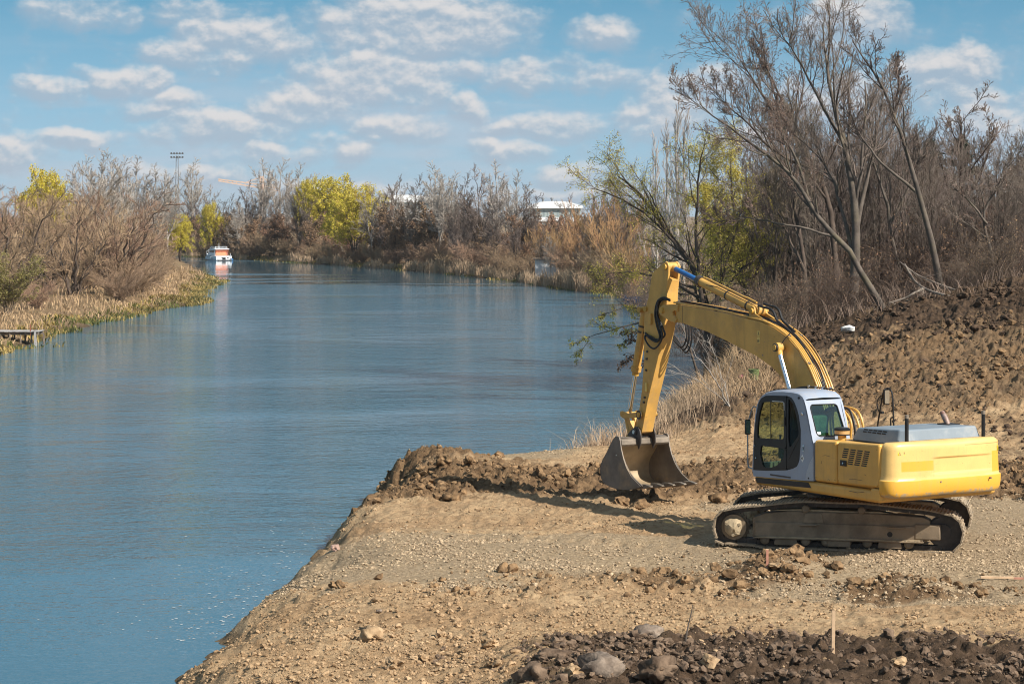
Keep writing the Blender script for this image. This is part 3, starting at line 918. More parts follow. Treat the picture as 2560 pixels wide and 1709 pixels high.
    for vv in (.79, -.98):
        mb = MB(); mb.cyl((-2.57, vv, 1.96), (-2.57, vv, 2.385), .034, 14); mb.cyl((-2.57, vv, 1.95), (-2.57, vv, 1.985), .05, 12)
        o = mb.build('lifting_post', BLK, EXC); MB().cyl((-2.57, vv, 2.385), (-2.57, vv, 2.445), .036, 14).build('post_cap', STEEL, o)
    mb = MB(); mb.tube([(-1.85, -.80, 2.12), (-1.84, -.80, 2.18), (-1.78, -.80, 2.27), (-1.70, -.80, 2.37)], [.05, .05, .055, .045], 14, cap=False)
    mb.build('exhaust_pipe', RUSTP, EXC)
    MB().box(-2.02, -1.72, -.93, -.67, 2.155, 2.176).build('exhaust_seal', BLK, EXC)
    # air pre-cleaner
    mb = MB(); mb.cyl((-.98, .9, 1.90), (-.98, .9, 1.985), .075, 18); pc = mb.build('air_precleaner', Y_, EXC)
    MB().tube([(-.98, .9, 1.98), (-.98, .9, 2.0), (-.98, .9, 2.0), (-.98, .9, 2.075)], [.10, .115, .135, .135], 24).build('cleaner_bowl', CAPT, pc)
    MB().cyl((-.98, .9, 1.985), (-.98, .9, 2.005), .137, 24).build('cleaner_base', BLK, pc)
    MB().tube([(-.98, .9, 2.07), (-.98, .9, 2.10), (-.98, .9, 2.118)], [.142, .142, .11], 24).build('cleaner_cap', BLK, pc)
    # right hand mirror on its guard rail
    mb = MB()
    mb.tube(spline([(.56, -1.2, 1.70), (.50, -1.2, 2.0), (.40, -1.2, 2.4), (.34, -1.2, 2.58), (.24, -1.2, 2.655), (.13, -1.2, 2.61), (.09, -1.2, 2.45), (.06, -1.2, 1.95), (.06, -1.2, 1.70)], 40), .017, 7)
    mb.tube(spline([(.13, -1.2, 1.75), (.145, -1.2, 2.05), (.12, -1.2, 2.12), (.07, -1.2, 2.12)], 12), .014, 6)
    mb.tube(spline([(.36, -1.2, 2.53), (.46, -1.19, 2.47), (.52, -1.19, 2.36), (.47, -1.19, 2.22), (.44, -1.2, 2.18)], 16), .011, 6)
    gr = mb.build('mirror_guard', BLK, EXC)
    MB().box(.36, .42, -1.225, -1.175, 2.17, 2.22).build('clamp', BLK, gr)
    M_ = Matrix.Translation((.235, -1.17, 2.50)) @ Matrix.Rotation(math.radians(12), 4, 'Z')
    mm = MB().prism([(x * .085 * .92, z * .145) for x, z in [(-1, -.8), (-.8, -1), (.8, -1), (1, -.8), (1, .8), (.8, 1), (-.8, 1), (-1, .8)]], -.02, .02)
    mm.v = [(y, x, z) for x, y, z in mm.v]; mm.v = [tuple(M_ @ Vector(p)) for p in mm.v]; mm.build('mirror', BLK, gr, .008)
    mm = MB().prism([(x * .068, z * .125) for x, z in [(-1, -.8), (-.8, -1), (.8, -1), (1, -.8), (1, .8), (.8, 1), (-.8, 1), (-1, .8)]], -.0235, -.0205)
    mm.v = [(y, x, z) for x, y, z in mm.v]; mm.v = [tuple(M_ @ Vector(p)) for p in mm.v]; mm.build('mirror_glass', MIRR, gr, smooth=False)


def build_cab():
    vl, vr = 1.375, .52
    out = [(-.775, 1.17), (1.0, 1.10), (1.0, 1.22), (.985, 1.45), (.955, 1.85), (.92, 2.2), (.875, 2.38), (.81, 2.50), (.72, 2.585), (.60, 2.64), (.40, 2.68), (.1, 2.70), (-.2, 2.70), (-.36, 2.685), (-.45, 2.645), (-.51, 2.58), (-.56, 2.47), (-.63, 2.27), (-.72, 1.95), (-.775, 1.80)]
    blk = [(.965, 1.215), (.96, 1.38), (.925, 1.85), (.885, 2.20), (.82, 2.44), (.73, 2.545), (.60, 2.60), (.4, 2.615), (-.02, 2.635), (-.14, 2.615), (-.22, 2.55), (-.28, 2.46), (-.35, 2.32), (-.41, 2.05), (-.405, 1.78), (-.37, 1.5), (-.31, 1.40), (-.19, 1.345), (-.02, 1.30), (.56, 1.24)]
    # shell: left wall round the black door area, right wall, roof, rear wall round its window, floor
    sh = MB(); sh.ring(out, blk, vl - .05, vl, 72)
    cab = sh.build('cab', GREY, EXC, ang=50)
    rw = [(.85, 1.35), (.85, 2.50), (-.30, 2.55), (-.45, 2.3), (-.6, 1.95), (-.6, 1.35)]
    MB().ring(out, rw, vr, vr + .04, 48).build('cab_wall', GREY, cab)
    MB().prism(rw, vr + .012, vr + .018).build('side_window', GLS, cab)
    # skin strip over roof and rear corner (outer profile swept across)
    prof = out[6:] ; prof = prof[:]
    s2 = MB(); vs = [(vl, 0), (vl - .012, .0), (vr + .0, .0)]
    top = [p for p in out if p[1] > 2.55]
    cx = .1
    nP = len(top)
    secs = [(vl - .001, 0.0), (vl - .03, .018), (vl - .09, .03), (.95, .04), (vr + .09, .03), (vr + .03, .018), (vr + .001, 0.0)]
    v = [(u, w, z + b) for w, b in secs for (u, z) in top]
    f = [(r * nP + c, r * nP + c + 1, (r + 1) * nP + c + 1, (r + 1) * nP + c) for r in range(len(secs) - 1) for c in range(nP - 1)]
    s2.add(v, f); s2.add([(u, w, 2.53) for u in (.70, -.45) for w in (vr + .05, vl - .06)], [(0, 1, 3, 2)])
    s2.build('cab_roof', GREY, cab, ang=60)
    # rear wall lies on the leaning line from (-.775,1.80) to (-.51,2.58)
    def rear(v_, z): return (-.775 + (z - 1.80) / (2.58 - 1.80) * .265 if z > 1.8 else -.775, v_, z)
    o_ = [(vr, 1.17), (vl, 1.17), (vl, 1.8), (vl, 2.3), (vl, 2.58), (vr, 2.58), (vr, 2.0)]
    i_ = [(.60, 2.0), (.66, 1.955), (1.20, 1.955), (1.255, 2.0), (1.275, 2.45), (1.245, 2.505), (.70, 2.495), (.655, 2.46)]
    n = 64; oo = resample_angle(o_, i_, n); ii = resample_angle(i_, i_, n)
    s3 = MB(); vv = []
    for dpt in (0, .03):
        for Lp in (oo, ii):
            for a, z in Lp:
                p = rear(a, z); vv.append((p[0] + dpt, p[1], p[2]))
    ff = []
    for k in range(n):
        q = (k + 1) % n
        ff += [(k, q, n + q, n + k), (2 * n + k, 3 * n + k, 3 * n + q, 2 * n + q), (k, 2 * n + k, 2 * n + q, q), (n + k, n + q, 3 * n + q, 3 * n + k)]
    s3.add(vv, ff); s3.build('cab_rear_wall', GREY, cab, ang=50)
    g = MB(); pts = [rear(a, z) for a, z in ii]; g.add([(p[0] + .008, p[1], p[2]) for p in pts] + [(p[0] + .014, p[1], p[2]) for p in pts], [tuple(range(n)), tuple(range(n, 2 * n))] + [(k, (k + 1) % n, n + (k + 1) % n, n + k) for k in range(n)])
    g.build('rear_window', GLSR, cab)
    g = MB(); g.tube([tuple(Vector(p) + Vector((-.003, 0, 0))) for p in pts] + [tuple(Vector(pts[0]) + Vector((-.003, 0, 0)))], .010, 5); g.build('window_seal', RUB, cab)
    e = [rear(1.16, 1.985), rear(1.24, 1.985), rear(1.24, 2.03), rear(1.16, 2.03)]
    MB().add([(p[0] - .001, p[1], p[2]) for p in e], [(0, 1, 2, 3)]).build('window_sticker', LABW, cab, smooth=False)
    # front: frame bars and screen
    s4 = MB()
    fr = [p for p in out[1:10]]
    for w0, w1 in ((vl - .07, vl - .05), (vr + .04, vr + .10)):
        for a, b in zip(fr[:-1], fr[1:]):
            s4.add([(a[0] - .06, w0, a[1]), (a[0], w0, a[1]), (a[0], w1, a[1]), (a[0] - .06, w1, a[1]), (b[0] - .06, w0, b[1]), (b[0], w0, b[1]), (b[0], w1, b[1]), (b[0] - .06, w1, b[1])],
                   [(0, 1, 5, 4), (1, 2, 6, 5), (2, 3, 7, 6), (3, 0, 4, 7)])
    s4.box(.90, .985, vr + .04, vl - .05, 1.12, 1.35)
    s4.build('front_frame', GREY, cab, smooth=False)
    s5 = MB(); pts = [p for p in out[3:9]]
    for a, b in zip(pts[:-1], pts[1:]):
        s5.add([(a[0] - .02, vr + .1, a[1]), (a[0] - .02, vl - .07, a[1]), (b[0] - .02, vl - .07, b[1]), (b[0] - .02, vr + .1, b[1])], [(0, 1, 2, 3)])
    s5.build('windscreen', GLS, cab, ang=60)
    MB().box(-.74, .95, vr + .045, vl - .06, 1.172, 1.20).build('cab_floor', BLK, cab)
    # door (black) with two panes; dark quarter light behind it
    vo = vl + .004
    bu = [(.955, 1.68), (.945, 1.85), (.885, 2.20), (.82, 2.44), (.73, 2.545), (.60, 2.60), (.4, 2.615), (.0, 2.63), (.0, 2.2), (.0, 1.68)]
    up = [(.855, 1.81), (.83, 2.09), (.775, 2.30), (.70, 2.46), (.62, 2.485), (.35, 2.50), (.10, 2.51), (.075, 2.49), (.07, 1.87), (.085, 1.845)]
    bl = [(.955, 1.68), (.965, 1.215), (.56, 1.24), (.0, 1.298), (.0, 1.68)]
    lo = [(.765, 1.54), (.74, 1.66), (.70, 1.715), (.33, 1.735), (.09, 1.745), (.07, 1.73), (.06, 1.57), (.13, 1.46), (.27, 1.36), (.45, 1.305), (.64, 1.295), (.69, 1.33)]
    d = MB(); d.ring(bu, up, vo - .04, vo, 60); d.ring(bl, lo, vo - .04, vo - .0005, 60)
    dr = d.build('cab_door', BLK, cab, ang=40)
    MB().prism(up, vo - .024, vo - .018).build('window_pane', GLS, cab); MB().prism(lo, vo - .024, vo - .018).build('window_pane', GLS, cab)
    MB().box(.455, .468, vo - .016, vo - .006, 1.83, 2.50).build('pane_divider', BLK, cab)
    MB().tube([(.40, vo + .004, 2.512), (.10, vo + .004, 2.522), (.06, vo + .004, 2.50), (.055, vo + .004, 2.37)], .006, 5).build('worn_edge', LABW, cab)
    MB().tube([(.88, vo + .003, 1.445), (.88, vo + .012, 1.445)], .014, 10).build('door_bolt', CHROME, cab)
    MB().box(.02, .05, vo, vo + .02, 2.1, 2.25).build('door_handle', BLK, cab, .006)
    qo = [(-.012, 1.30), (-.012, 1.7), (-.012, 2.63), (-.14, 2.615), (-.22, 2.55), (-.28, 2.46), (-.35, 2.32), (-.41, 2.05), (-.405, 1.78), (-.37, 1.5), (-.31, 1.40), (-.19, 1.345)]
    qi = [(-.055, 1.86), (-.06, 2.58), (-.13, 2.56), (-.20, 2.49), (-.30, 2.25), (-.355, 2.02), (-.345, 1.95), (-.10, 1.70)]
    MB().ring(qo, qi, vo - .04, vo - .001, 60).build('quarter_panel', BLK, cab, ang=40)
    MB().prism(qi, vo - .024, vo - .018).build('quarter_window', GLSD, cab)
    MB().tube([(-.06, vo + .002, 1.50), (-.36, vo + .002, 1.90)], .006, 5).build('trim_line', DARKST, cab)
    # interior
    se = MB(); se.box(-.22, .28, .70, 1.18, 1.48, 1.60); st = se.build('seat', SEATM, cab, .05, 3)
    MB().prism([(-.30, 1.55), (-.16, 1.58), (-.26, 2.30), (-.38, 2.28)], .69, 1.19).build('backrest', SEATM, cab, .05, 3)
    MB().box(-.20, .30, .72, 1.14, 1.20, 1.48).build('seat_base', BLK, cab, .02)
    MB().box(-.18, .38, 1.20, 1.27, 1.48, 1.72).build('arm_console', BLK, cab, .02); MB().box(-.18, .38, .58, .66, 1.48, 1.72).build('arm_console', BLK, cab, .02)
    for vv in (1.235, .62): MB().tube([(.32, vv, 1.70), (.36, vv, 1.82), (.35, vv, 1.90)], [.012, .012, .024], 8).build('control_lever', RUB, cab)
    for vv in (.83, 1.0): MB().tube([(.66, vv, 1.20), (.56, vv, 1.62)], .014, 6).build('travel_lever', RUB, cab)
    MB().box(.62, .72, .60, .70, 1.75, 1.95).build('monitor', BLK, cab, .01)
    MB().prism([(-.36, 2.20), (-.30, 2.20), (-.14, 1.92), (-.20, 1.90)], 1.24, 1.27).build('hanging_jacket', mat('blue_cloth', (.03, .22, .38), rough=.9), cab)
    # sundries outside
    MB().tube(spline([(.99, 1.32, 1.23), (1.16, 1.30, 1.235), (1.225, 1.30, 1.30), (1.235, 1.30, 1.78), (1.235, 1.30, 1.97)], 24), .013, 7).build('grab_rail', HOODG, cab)
    MB().tube(spline([(.96, 1.32, 2.36), (1.06, 1.30, 2.365), (1.13, 1.30, 2.27), (1.2, 1.30, 2.12)], 16), .012, 7).build('mirror_bracket', HOODG, cab)
    M_ = Matrix.Translation((1.235, 1.30, 1.98)) @ Matrix.Rotation(math.radians(-14), 4, 'Z')
    o8 = [(-1, -.8), (-.75, -.97), (.75, -.97), (1, -.8), (1, .8), (.75, .97), (-.75, .97), (-1, .8)]
    mm = MB().prism([(x * .055, z * .145) for x, z in o8], -.022, .022); mm.v = [tuple(M_ @ Vector((y, x, z))) for x, y, z in mm.v]; mm.build('cab_mirror', BLK, cab, .01)
    mm = MB().prism([(x * .045, z * .125) for x, z in o8], -.026, -.0225); mm.v = [tuple(M_ @ Vector((y, x, z))) for x, y, z in mm.v]; mm.build('cab_mirror_glass', MIRR, cab, smooth=False)
    MB().tube([(-.36, vl - .005, 2.62), (-.36, vl + .016, 2.62)], .022, 12).build('roof_bolt', BLK, cab)
    MB().tube([(-.475, vl - .02, 2.345), (-.475, vl + .03, 2.345), (-.475, vl + .04, 2.345)], [.03, .03, .018], 12).build('door_stop', CHROME, cab)
    MB().box(-.52, -.47, vl - .01, vl + .015, 1.675, 1.79).build('latch_plate', CHROME, cab, .006); MB().box(-.505, -.485, vl + .0155, vl + .019, 1.70, 1.76).build('latch_slot', BLK, cab)
    stp = MB().add([(-.455 + a, vl + .002, 1.55 + b) for a, b in ((0, .07), (.052, .0), (0, -.07), (-.052, .0))], [(0, 1, 2, 3)]); stp.build('diamond_label', LABW, cab, smooth=False)
    MB().tube([(-.455, vl + .004, 1.535), (-.448, vl + .004, 1.555), (-.455, vl + .004, 1.585)], [.012, .014, .002], 5).build('label_print', BLK, cab)
    MB().prism([(-.77, 1.175), (-.55, 1.185), (-.585, 1.33), (-.655, 1.47), (-.77, 1.62)], vl + .0005, vl + .008).build('sunlit_patch', mat('sunlit_patch', (.42, .45, .50), rough=.85, var=.12, scale=60, bump=.8, bscale=90), cab)  # sunlight on the cab's lower rear corner, put in as a paler grey
    MB().tube([(-.64, vl + .006, 1.215), (-.64, vl + .016, 1.215)], .016, 8).build('drain_plug', BLK, cab)
    MB().box(-.12, .46, vl - .01, vl + .012, 1.168, 1.192).build('scuff_strip', DARKST, cab)
    MB().tube(spline([(.72, .62, 2.62), (.66, .62, 2.70), (.40, .60, 2.745), (.0, .60, 2.752), (-.4, .60, 2.74)], 24), .014, 6).build('roof_rail', BLK, cab)
    MB().prism([(.86, 2.53), (.80, 2.60), (.6, 2.69), (.35, 2.735), (.33, 2.715), (.6, 2.655), (.80, 2.55)], .62, 1.26).build('sun_visor', BLK, cab)
    for u, w in ((.05, .66), (-.1, .62), (.30, .62), (-.28, .58)): MB().box(u - .02, u + .02, w - .015, w + .015, 2.73, 2.78).build('roof_bracket', CHROME, cab, .004)
    MB().tube([(1.30, .70, 2.50), (1.22, .70, 2.50), (1.20, .70, 2.50)], [.055, .055, .03], 14).build('work_light', BLK, cab); MB().tube([(1.22, .70, 2.50), (.9, .70, 2.46)], .012, 6).build('light_arm', BLK, cab)


def build_front():
    hb = .19
    top = [(.16, 1.55), (.22, 1.75), (.36, 2.15), (.60, 2.65), (.74, 2.88), (.91, 3.11), (1.17, 3.37), (1.49, 3.59), (1.91, 3.76), (2.28, 3.85), (2.79, 3.905), (3.57, 3.99), (4.82, 4.08), (5.02, 4.08)]
    bot = [(5.02, 3.73), (4.82, 3.73), (4.0, 3.595), (3.36, 3.44), (2.73, 3.275), (2.41, 3.19), (1.96, 3.02), (1.64, 2.83), (1.39, 2.60), (1.10, 2.25), (.80, 1.80), (.62, 1.45), (.40, 1.36), (.22, 1.42)]
    b = MB().prism(top + bot, -hb, hb).build('boom', YA, EXC, .014, 2, ang=25)
    seam = MB().box(4.796, 4.804, hb + .0002, hb + .002, 3.73, 4.07); seam.build('weld_seam', DARKST, b)
    for s in (-1, 1):
        nz = [(4.90, 4.10), (5.16, 4.09), (5.42, 4.07), (5.54, 4.02), (5.575, 3.94), (5.53, 3.87), (5.40, 3.83), (5.16, 3.745), (5.0, 3.73), (4.96, 3.80), (5.08, 3.88), (5.10, 3.945), (5.03, 3.97), (4.93, 3.955)]
        MB().prism(nz, s * .150 if s > 0 else -.225, .225 if s > 0 else -.150).build('nose_plate', YA, b, .012)
        MB().cyl((5.44, s * .225, 3.965), (5.44, s * .262, 3.965), .062, 20).build('boom_pin', YW, b)
    # warning plates on the boom flank
    for z0, z1 in ((3.575, 3.675), (3.445, 3.555)):
        MB().box(2.30, 2.375, hb + .0003, hb + .0025, z0, z1).build('warning_plate', LABP, b, smooth=False)
    w = MB()
    for p, q in (((2.315, 3.595), (2.36, 3.595)), ((2.36, 3.595), (2.338, 3.655)), ((2.338, 3.655), (2.315, 3.595)), ((2.338, 3.605), (2.338, 3.635))):
        w.tube([(p[0], hb + .003, p[1]), (q[0], hb + .003, q[1])], .0028, 4)
    w.prism([(2.355, 3.46), (2.368, 3.46), (2.366, 3.51), (2.357, 3.505)], hb + .003, hb + .005); w.prism([(2.31, 3.47), (2.345, 3.462), (2.338, 3.49), (2.322, 3.53), (2.316, 3.50)], hb + .003, hb + .005)
    w.build('warning_symbol', BLK, b, smooth=False)
    rr = np.random.default_rng(4)
    for (u, z, r_) in ((2.21, 3.22, .018), (1.86, 3.58, .008), (2.02, 3.50, .006), (2.16, 3.47, .008), (2.6, 3.38, .005)):
        MB().cyl((u, hb + .0002, z), (u, hb + .0015, z), r_, 7).build('paint_chip', RUSTP, b)
    # boom cylinders either side
    for s in (1, -1):
        vv = s * .335
        MB().tube([(1.535, vv, 3.355), (.80, vv, 1.75), (.73, vv, 1.60)], [.058, .058, .058], 16)
        cy = MB().tube([(1.10, vv, 2.40), (.55, vv, 1.20)], .085, 18).build('boom_cylinder', YA, EXC)
        MB().tube([(1.545, vv, 3.375), (1.10, vv, 2.40)], .045, 18).build('piston_rod', CHROME, cy)
        mb = MB(); mb.cyl((1.56, vv - .06, 3.40), (1.56, vv + .06, 3.40), .095, 22); mb.tube([(1.56, vv, 3.40), (1.50, vv, 3.26)], [.07, .058], 14); mb.build('rod_eye', YA, cy)
        mb = MB(); mb.cyl((1.56, s * hb, 3.40), (1.56, vv + s * .10, 3.40), .055, 18); mb.build('rod_pin', YW, cy)
        MB().cyl((1.56, vv + s * .061, 3.40), (1.56, vv + s * .085, 3.40), .075, 18).build('pin_collar', DARKST, cy)
    MB().tube(spline([(1.50, .30, 3.47), (1.43, .26, 3.58), (1.36, .20, 3.68), (1.30, .16, 3.78), (1.2, .14, 3.52)][:4], 16), .009, 6).build('grease_line', RUB, b)
    # arm cylinder over the boom
    def P_(u, z, v=0.0): return (u, v, z)
    foot = (2.58, 4.045); head = (5.44, 4.835)
    dv = np.array([head[0] - foot[0], head[1] - foot[1]]); L = np.linalg.norm(dv); dv /= L
    at = lambda t, off=0.0: (foot[0] + dv[0] * t - dv[1] * off, foot[1] + dv[1] * t + dv[0] * off)
    cy = MB().tube([P_(*at(.02)), P_(*at(1.93)), P_(*at(1.93)), P_(*at(2.0))], [.088, .088, .098, .098], 20).build('arm_cylinder', YA, EXC)
    MB().tube([P_(*at(1.98)), P_(*at(L - .05))], .052, 18).build('piston_rod', BLUROD, cy)
    MB().tube([P_(*at(1.90)), P_(*at(2.02))], .112, 18).build('gland_nut', DARKST, cy)
    for t in (.32, 1.0): MB().tube([P_(*at(t - .02)), P_(*at(t + .02))], .096, 18).build('pipe_clamp', DARKST, cy)
    mb = MB(); mb.cyl(P_(*foot, .10), P_(*foot, -.10), .10, 20); mb.build('cylinder_eye', YA, cy)
    mb = MB(); mb.cyl(P_(*head, .095), P_(*head, -.095), .095, 20); mb.tube([P_(*at(L - .02)), P_(*at(L - .16))], [.07, .055], 14); mb.build('rod_eye', YA, cy)
    MB().cyl(P_(*foot, .20), P_(*foot, -.20), .055, 16).build('cylinder_pin', YW, cy)
    for s in (-1, 1):
        br = [(2.58 - .085, 4.0), (2.53, 4.12), (2.60, 4.15), (2.66, 4.10), (2.70, 3.90), (2.0, 3.77), (2.05, 3.83)]
        MB().prism(br, s * .115 if s > 0 else -.155, .155 if s > 0 else -.115).build('cylinder_bracket', YA, b, .008)
    MB().tube([P_(*at(.12, .125), -.02)] + [P_(*at(t, o), -.02) for t, o in ((.4, .13), (.55, .115), (1.7, .115), (1.88, .10))], .020, 7).build('oil_pipe', YA, cy)
    MB().tube([P_(*at(t, o), .075) for t, o in ((.1, .09), (.6, .085), (1.3, .085), (1.6, .03), (1.9, .0))], .009, 6).build('grease_line', RUB, cy)
    # pipes running along the back of the boom
    back = [np.array(p) for p in ((.42, 2.27), (.60, 2.65), (.74, 2.88), (.91, 3.11), (1.17, 3.37), (1.49, 3.59), (1.91, 3.76), (2.28, 3.85), (2.79, 3.905), (3.57, 3.99), (4.82, 4.08), (5.15, 4.10))]
    S = spline(back, 90); T = np.gradient(S, axis=0); T /= np.linalg.norm(T, axis=1)[:, None]; Nn = np.stack([-T[:, 1], T[:, 0]], 1)

    def along(v, h, i0=0, i1=90, r=.019, m=Y_, name='oil_pipe', wig=0.0, sd=0):
        q = np.random.default_rng(sd)
        ph = q.uniform(0, 6, 3)
        pts = [(S[i][0] + Nn[i][0] * h, v + wig * math.sin(i * .21 + ph[0]), S[i][1] + Nn[i][1] * (h + wig * .5 * (1 + math.sin(i * .3 + ph[1])))) for i in range(i0, i1, 2)]
        MB().tube(pts, r, 7).build(name, m, b)
    along(.172, .032, 0, 90); along(.122, .026, 0, 56); along(.075, .024, 0, 52)
    along(-.165, .036, 0, 90, .021); along(-.115, .028, 0, 90); along(-.062, .024, 0, 52)
    along(.035, .020, 0, 58, .012, RUB, 'hose', .012, 1); along(.02, .034, 0, 88, .013, RUB, 'hose', .015, 2); along(-.03, .028, 10, 88, .012, RUB, 'hose', .02, 3); along(-.14, .05, 16, 44, .009, RUB, 'hose', .01, 5); along(.0, .045, 54, 89, .016, RUB, 'hose', .02, 6)
    for i in (6, 24, 40, 56, 64, 74, 84):
        for v in (.150, -.14):
            c = (S[i][0] + Nn[i][0] * .03, v, S[i][1] + Nn[i][1] * .03); t = T[i] * .022
            MB().tube([(c[0] - t[0], v, c[2] - t[1]), (c[0] + t[0], v, c[2] + t[1])], .036, 8).build('pipe_clamp', STEEL, b)
    for k, (v, o) in enumerate(((.05, 0), (-.08, .03))):
        h = [(2.52, v, 4.15 + o), (2.35, v, 4.12 + o), (2.18, v, 4.10 + o), (2.05, v, 4.03 + o), (1.95, v, 3.89), (1.78, v * .8, 3.80), (1.55, v * .7, 3.68)]
        MB().tube(spline(h, 26), .024, 8).build('hose', RUB, b)
    # arm
    ha = .140
    ao = [(5.33, 4.86), (5.37, 4.92), (5.44, 4.945), (5.51, 4.92), (5.60, 4.86), (5.92, 4.70), (5.99, 4.42), (6.06, 4.18), (6.15, 4.0), (6.19, 3.85), (6.215, 3.55), (6.20, 2.93), (6.28, 2.3), (6.40, 1.80), (6.46, 1.50), (6.44, 1.44), (6.36, 1.41), (6.28, 1.44), (6.22, 1.62), (6.08, 2.08), (5.73, 2.94), (5.48, 3.68), (5.415, 4.0), (5.40, 4.28), (5.37, 4.55)]
    # body below the ears, then the two ears
    body = [p for p in ao]
    body[0:5] = [(5.36, 4.58), (5.62, 4.66)]
    am = MB().prism(body, -ha, ha).build('arm', YA, EXC, .012, 2, ang=25)
    for s in (-1, 1):
        ear = [(5.34, 4.70), (5.335, 4.86), (5.375, 4.925), (5.44, 4.945), (5.51, 4.92), (5.62, 4.855), (5.93, 4.69), (5.70, 4.40), (5.44, 4.05), (5.415, 4.30)]
        MB().prism(ear, .098 if s > 0 else -ha - .008, ha + .008 if s > 0 else -.098).build('arm_ear', YA, am, .012, 2)
        MB().cyl((5.44, s * ha, 4.835), (5.44, s * (ha + .045), 4.835), .06, 18).build('arm_pin', YW, am)
        MB().cyl((6.13, s * ha, 3.965), (6.13, s * (ha + .035), 3.965), .055, 16).build('cylinder_pin', YW, am)
    MB().box(5.90, 5.99, ha, ha + .05, 3.66, 3.88).build('hose_bracket', YA, am, .008); MB().box(6.07, 6.13, ha, ha + .03, 2.28, 2.46).build('lamp_bracket', LABP, am, .006)
    for (u, z) in ((6.10, 2.95), (6.12, 2.72), (6.17, 2.16), (6.20, 2.06), (6.08, 3.1)): MB().box(u - .03, u + .02, ha, ha + .02, z - .02, z + .02).build('hose_clip', DARKST, am)
    for k, (a, zz) in enumerate(((0, 0), (.035, .02), (.07, -.02), (.10, .03))):
        v = ha + .03 + .018 * k
        h = [(5.25, .17, 4.16 + .01 * k), (5.42, v, 4.20 - zz), (5.60 + a * .4, v, 4.12 - zz), (5.70 + a * .25, v, 3.90), (5.64 + a * .3, v, 3.66), (5.54 + a * .2, v, 3.44), (5.66, v, 3.34 + zz), (5.90, v, 3.40 + zz), (6.09, v - .03, 3.45 - zz), (6.24, .08, 3.47)]
        if k == 3: h = [(5.25, .17, 4.16), (5.50, v, 4.2), (5.64, v, 3.95), (5.52, v, 3.65), (5.44, v, 3.46), (5.52, v, 3.30), (5.72, v, 3.18), (5.92, v, 3.24), (6.08, v - .02, 3.38), (6.2, .08, 3.46)]
        if k == 1: h[3] = (5.66, v, 3.88); h[4] = (5.50, v, 3.64); h[5] = (5.40, v, 3.46)
        MB().tube(spline(h, 40), .019, 8).build('hose', RUB, am)
    for k in range(3):
        v = -.19 - .04 * k
        h = [(5.2, -.16, 4.1), (5.26 - .05 * k, v, 3.8), (5.18 - .03 * k, v, 3.45 - .05 * k), (5.32, v, 3.22 - .06 * k), (5.55, v, 3.30), (5.75, v + .05, 3.5)]
        MB().tube(spline(h, 26), .017, 7).build('hose', RUB, am)
    # bucket cylinder along the outer face of the arm
    c0 = np.array([6.30, 3.97]); c1 = np.array([6.69, 2.66]); c2 = np.array([6.92, 1.79])
    c0 = c1 + (c1 - c2) / np.linalg.norm(c1 - c2) * 1.33
    cy = MB().tube([(c0[0], 0, c0[1]), (c1[0], 0, c1[1])], .088, 18).build('bucket_cylinder', YA, EXC)
    MB().tube([(c1[0] + (c0[0] - c1[0]) * .08, 0, c1[1] + (c0[1] - c1[1]) * .08), (c1[0], 0, c1[1])], .108, 18).build('gland_nut', YA, cy)
    MB().tube([(c1[0], 0, c1[1]), (c1[0] + .02, 0, c1[1] - .08)], .075, 16).build('gland_cap', YW, cy)
    MB().tube([(c1[0], 0, c1[1]), (c2[0], 0, c2[1])], .048, 16).build('piston_rod', CHROME, cy)
    for t in (.25, .34): 
        p = c0 + (c1 - c0) * t; q = c0 + (c1 - c0) * (t + .03); MB().tube([(p[0], 0, p[1]), (q[0], 0, q[1])], .096, 16).build('pipe_clamp', DARKST, cy)
    MB().tube([(c0[0] + (c1[0] - c0[0]) * t - .10, .06, c0[1] + (c1[1] - c0[1]) * t) for t in (.3, .6, .95)], .015, 6).build('oil_pipe', YA, cy)
    MB().cyl((c0[0], -.17, c0[1]), (c0[0], .17, c0[1]), .06, 14).build('cylinder_pin', YW, cy)
    # linkage
    lk = MB()
    for s in (-1, 1):
        v0, v1 = (.165, .205) if s > 0 else (-.205, -.165)
        lk.prism([(6.98, 1.79), (6.95, 1.83), (6.88, 1.835), (6.72, 1.80), (6.30, 1.855), (6.24, 1.82), (6.26, 1.75), (6.68, 1.70), (6.86, 1.69), (6.96, 1.72)], v0, v1)
    lk.cyl((6.92, -.21, 1.765), (6.92, .21, 1.765), .045, 14)
    lv = lk.build('tipping_lever', YA, EXC, .008)
    MB().cyl((6.29, -.225, 1.80), (6.29, .225, 1.80), .055, 16).build('lever_pin', YW, lv); MB().cyl((6.29, .205, 1.80), (6.29, .212, 1.80), .095, 18).build('pin_collar', DARKST, lv)
    h = MB()
    h.prism([(6.97, 1.75), (6.90, 1.79), (6.84, 1.72), (6.66, 1.30), (6.70, 1.27), (6.80, 1.30)], .06, .12); h.prism([(6.97, 1.75), (6.90, 1.79), (6.84, 1.72), (6.66, 1.30), (6.70, 1.27), (6.80, 1.30)], -.12, -.06)
    h.prism([(6.86, 1.60), (6.83, 1.64), (6.70, 1.34), (6.74, 1.32)], -.12, .12)
    h.build('bucket_link', YA, EXC, .01)
    # bucket
    hw = .62
    cur = spline([(6.43, 1.335), (6.56, 1.335), (6.68, 1.23), (6.86, 1.0), (7.02, .82), (7.085, .66), (7.07, .50), (6.98, .385), (6.80, .325), (6.55, .295), (6.30, .295), (6.0, .325), (5.62, .40)], 44)
    Tn = np.gradient(cur, axis=0); Tn /= np.linalg.norm(Tn, axis=1)[:, None]; nin = np.stack([Tn[:, 1], -Tn[:, 0]], 1)
    cin = cur + nin * .022
    bk = MB(); m_ = len(cur)
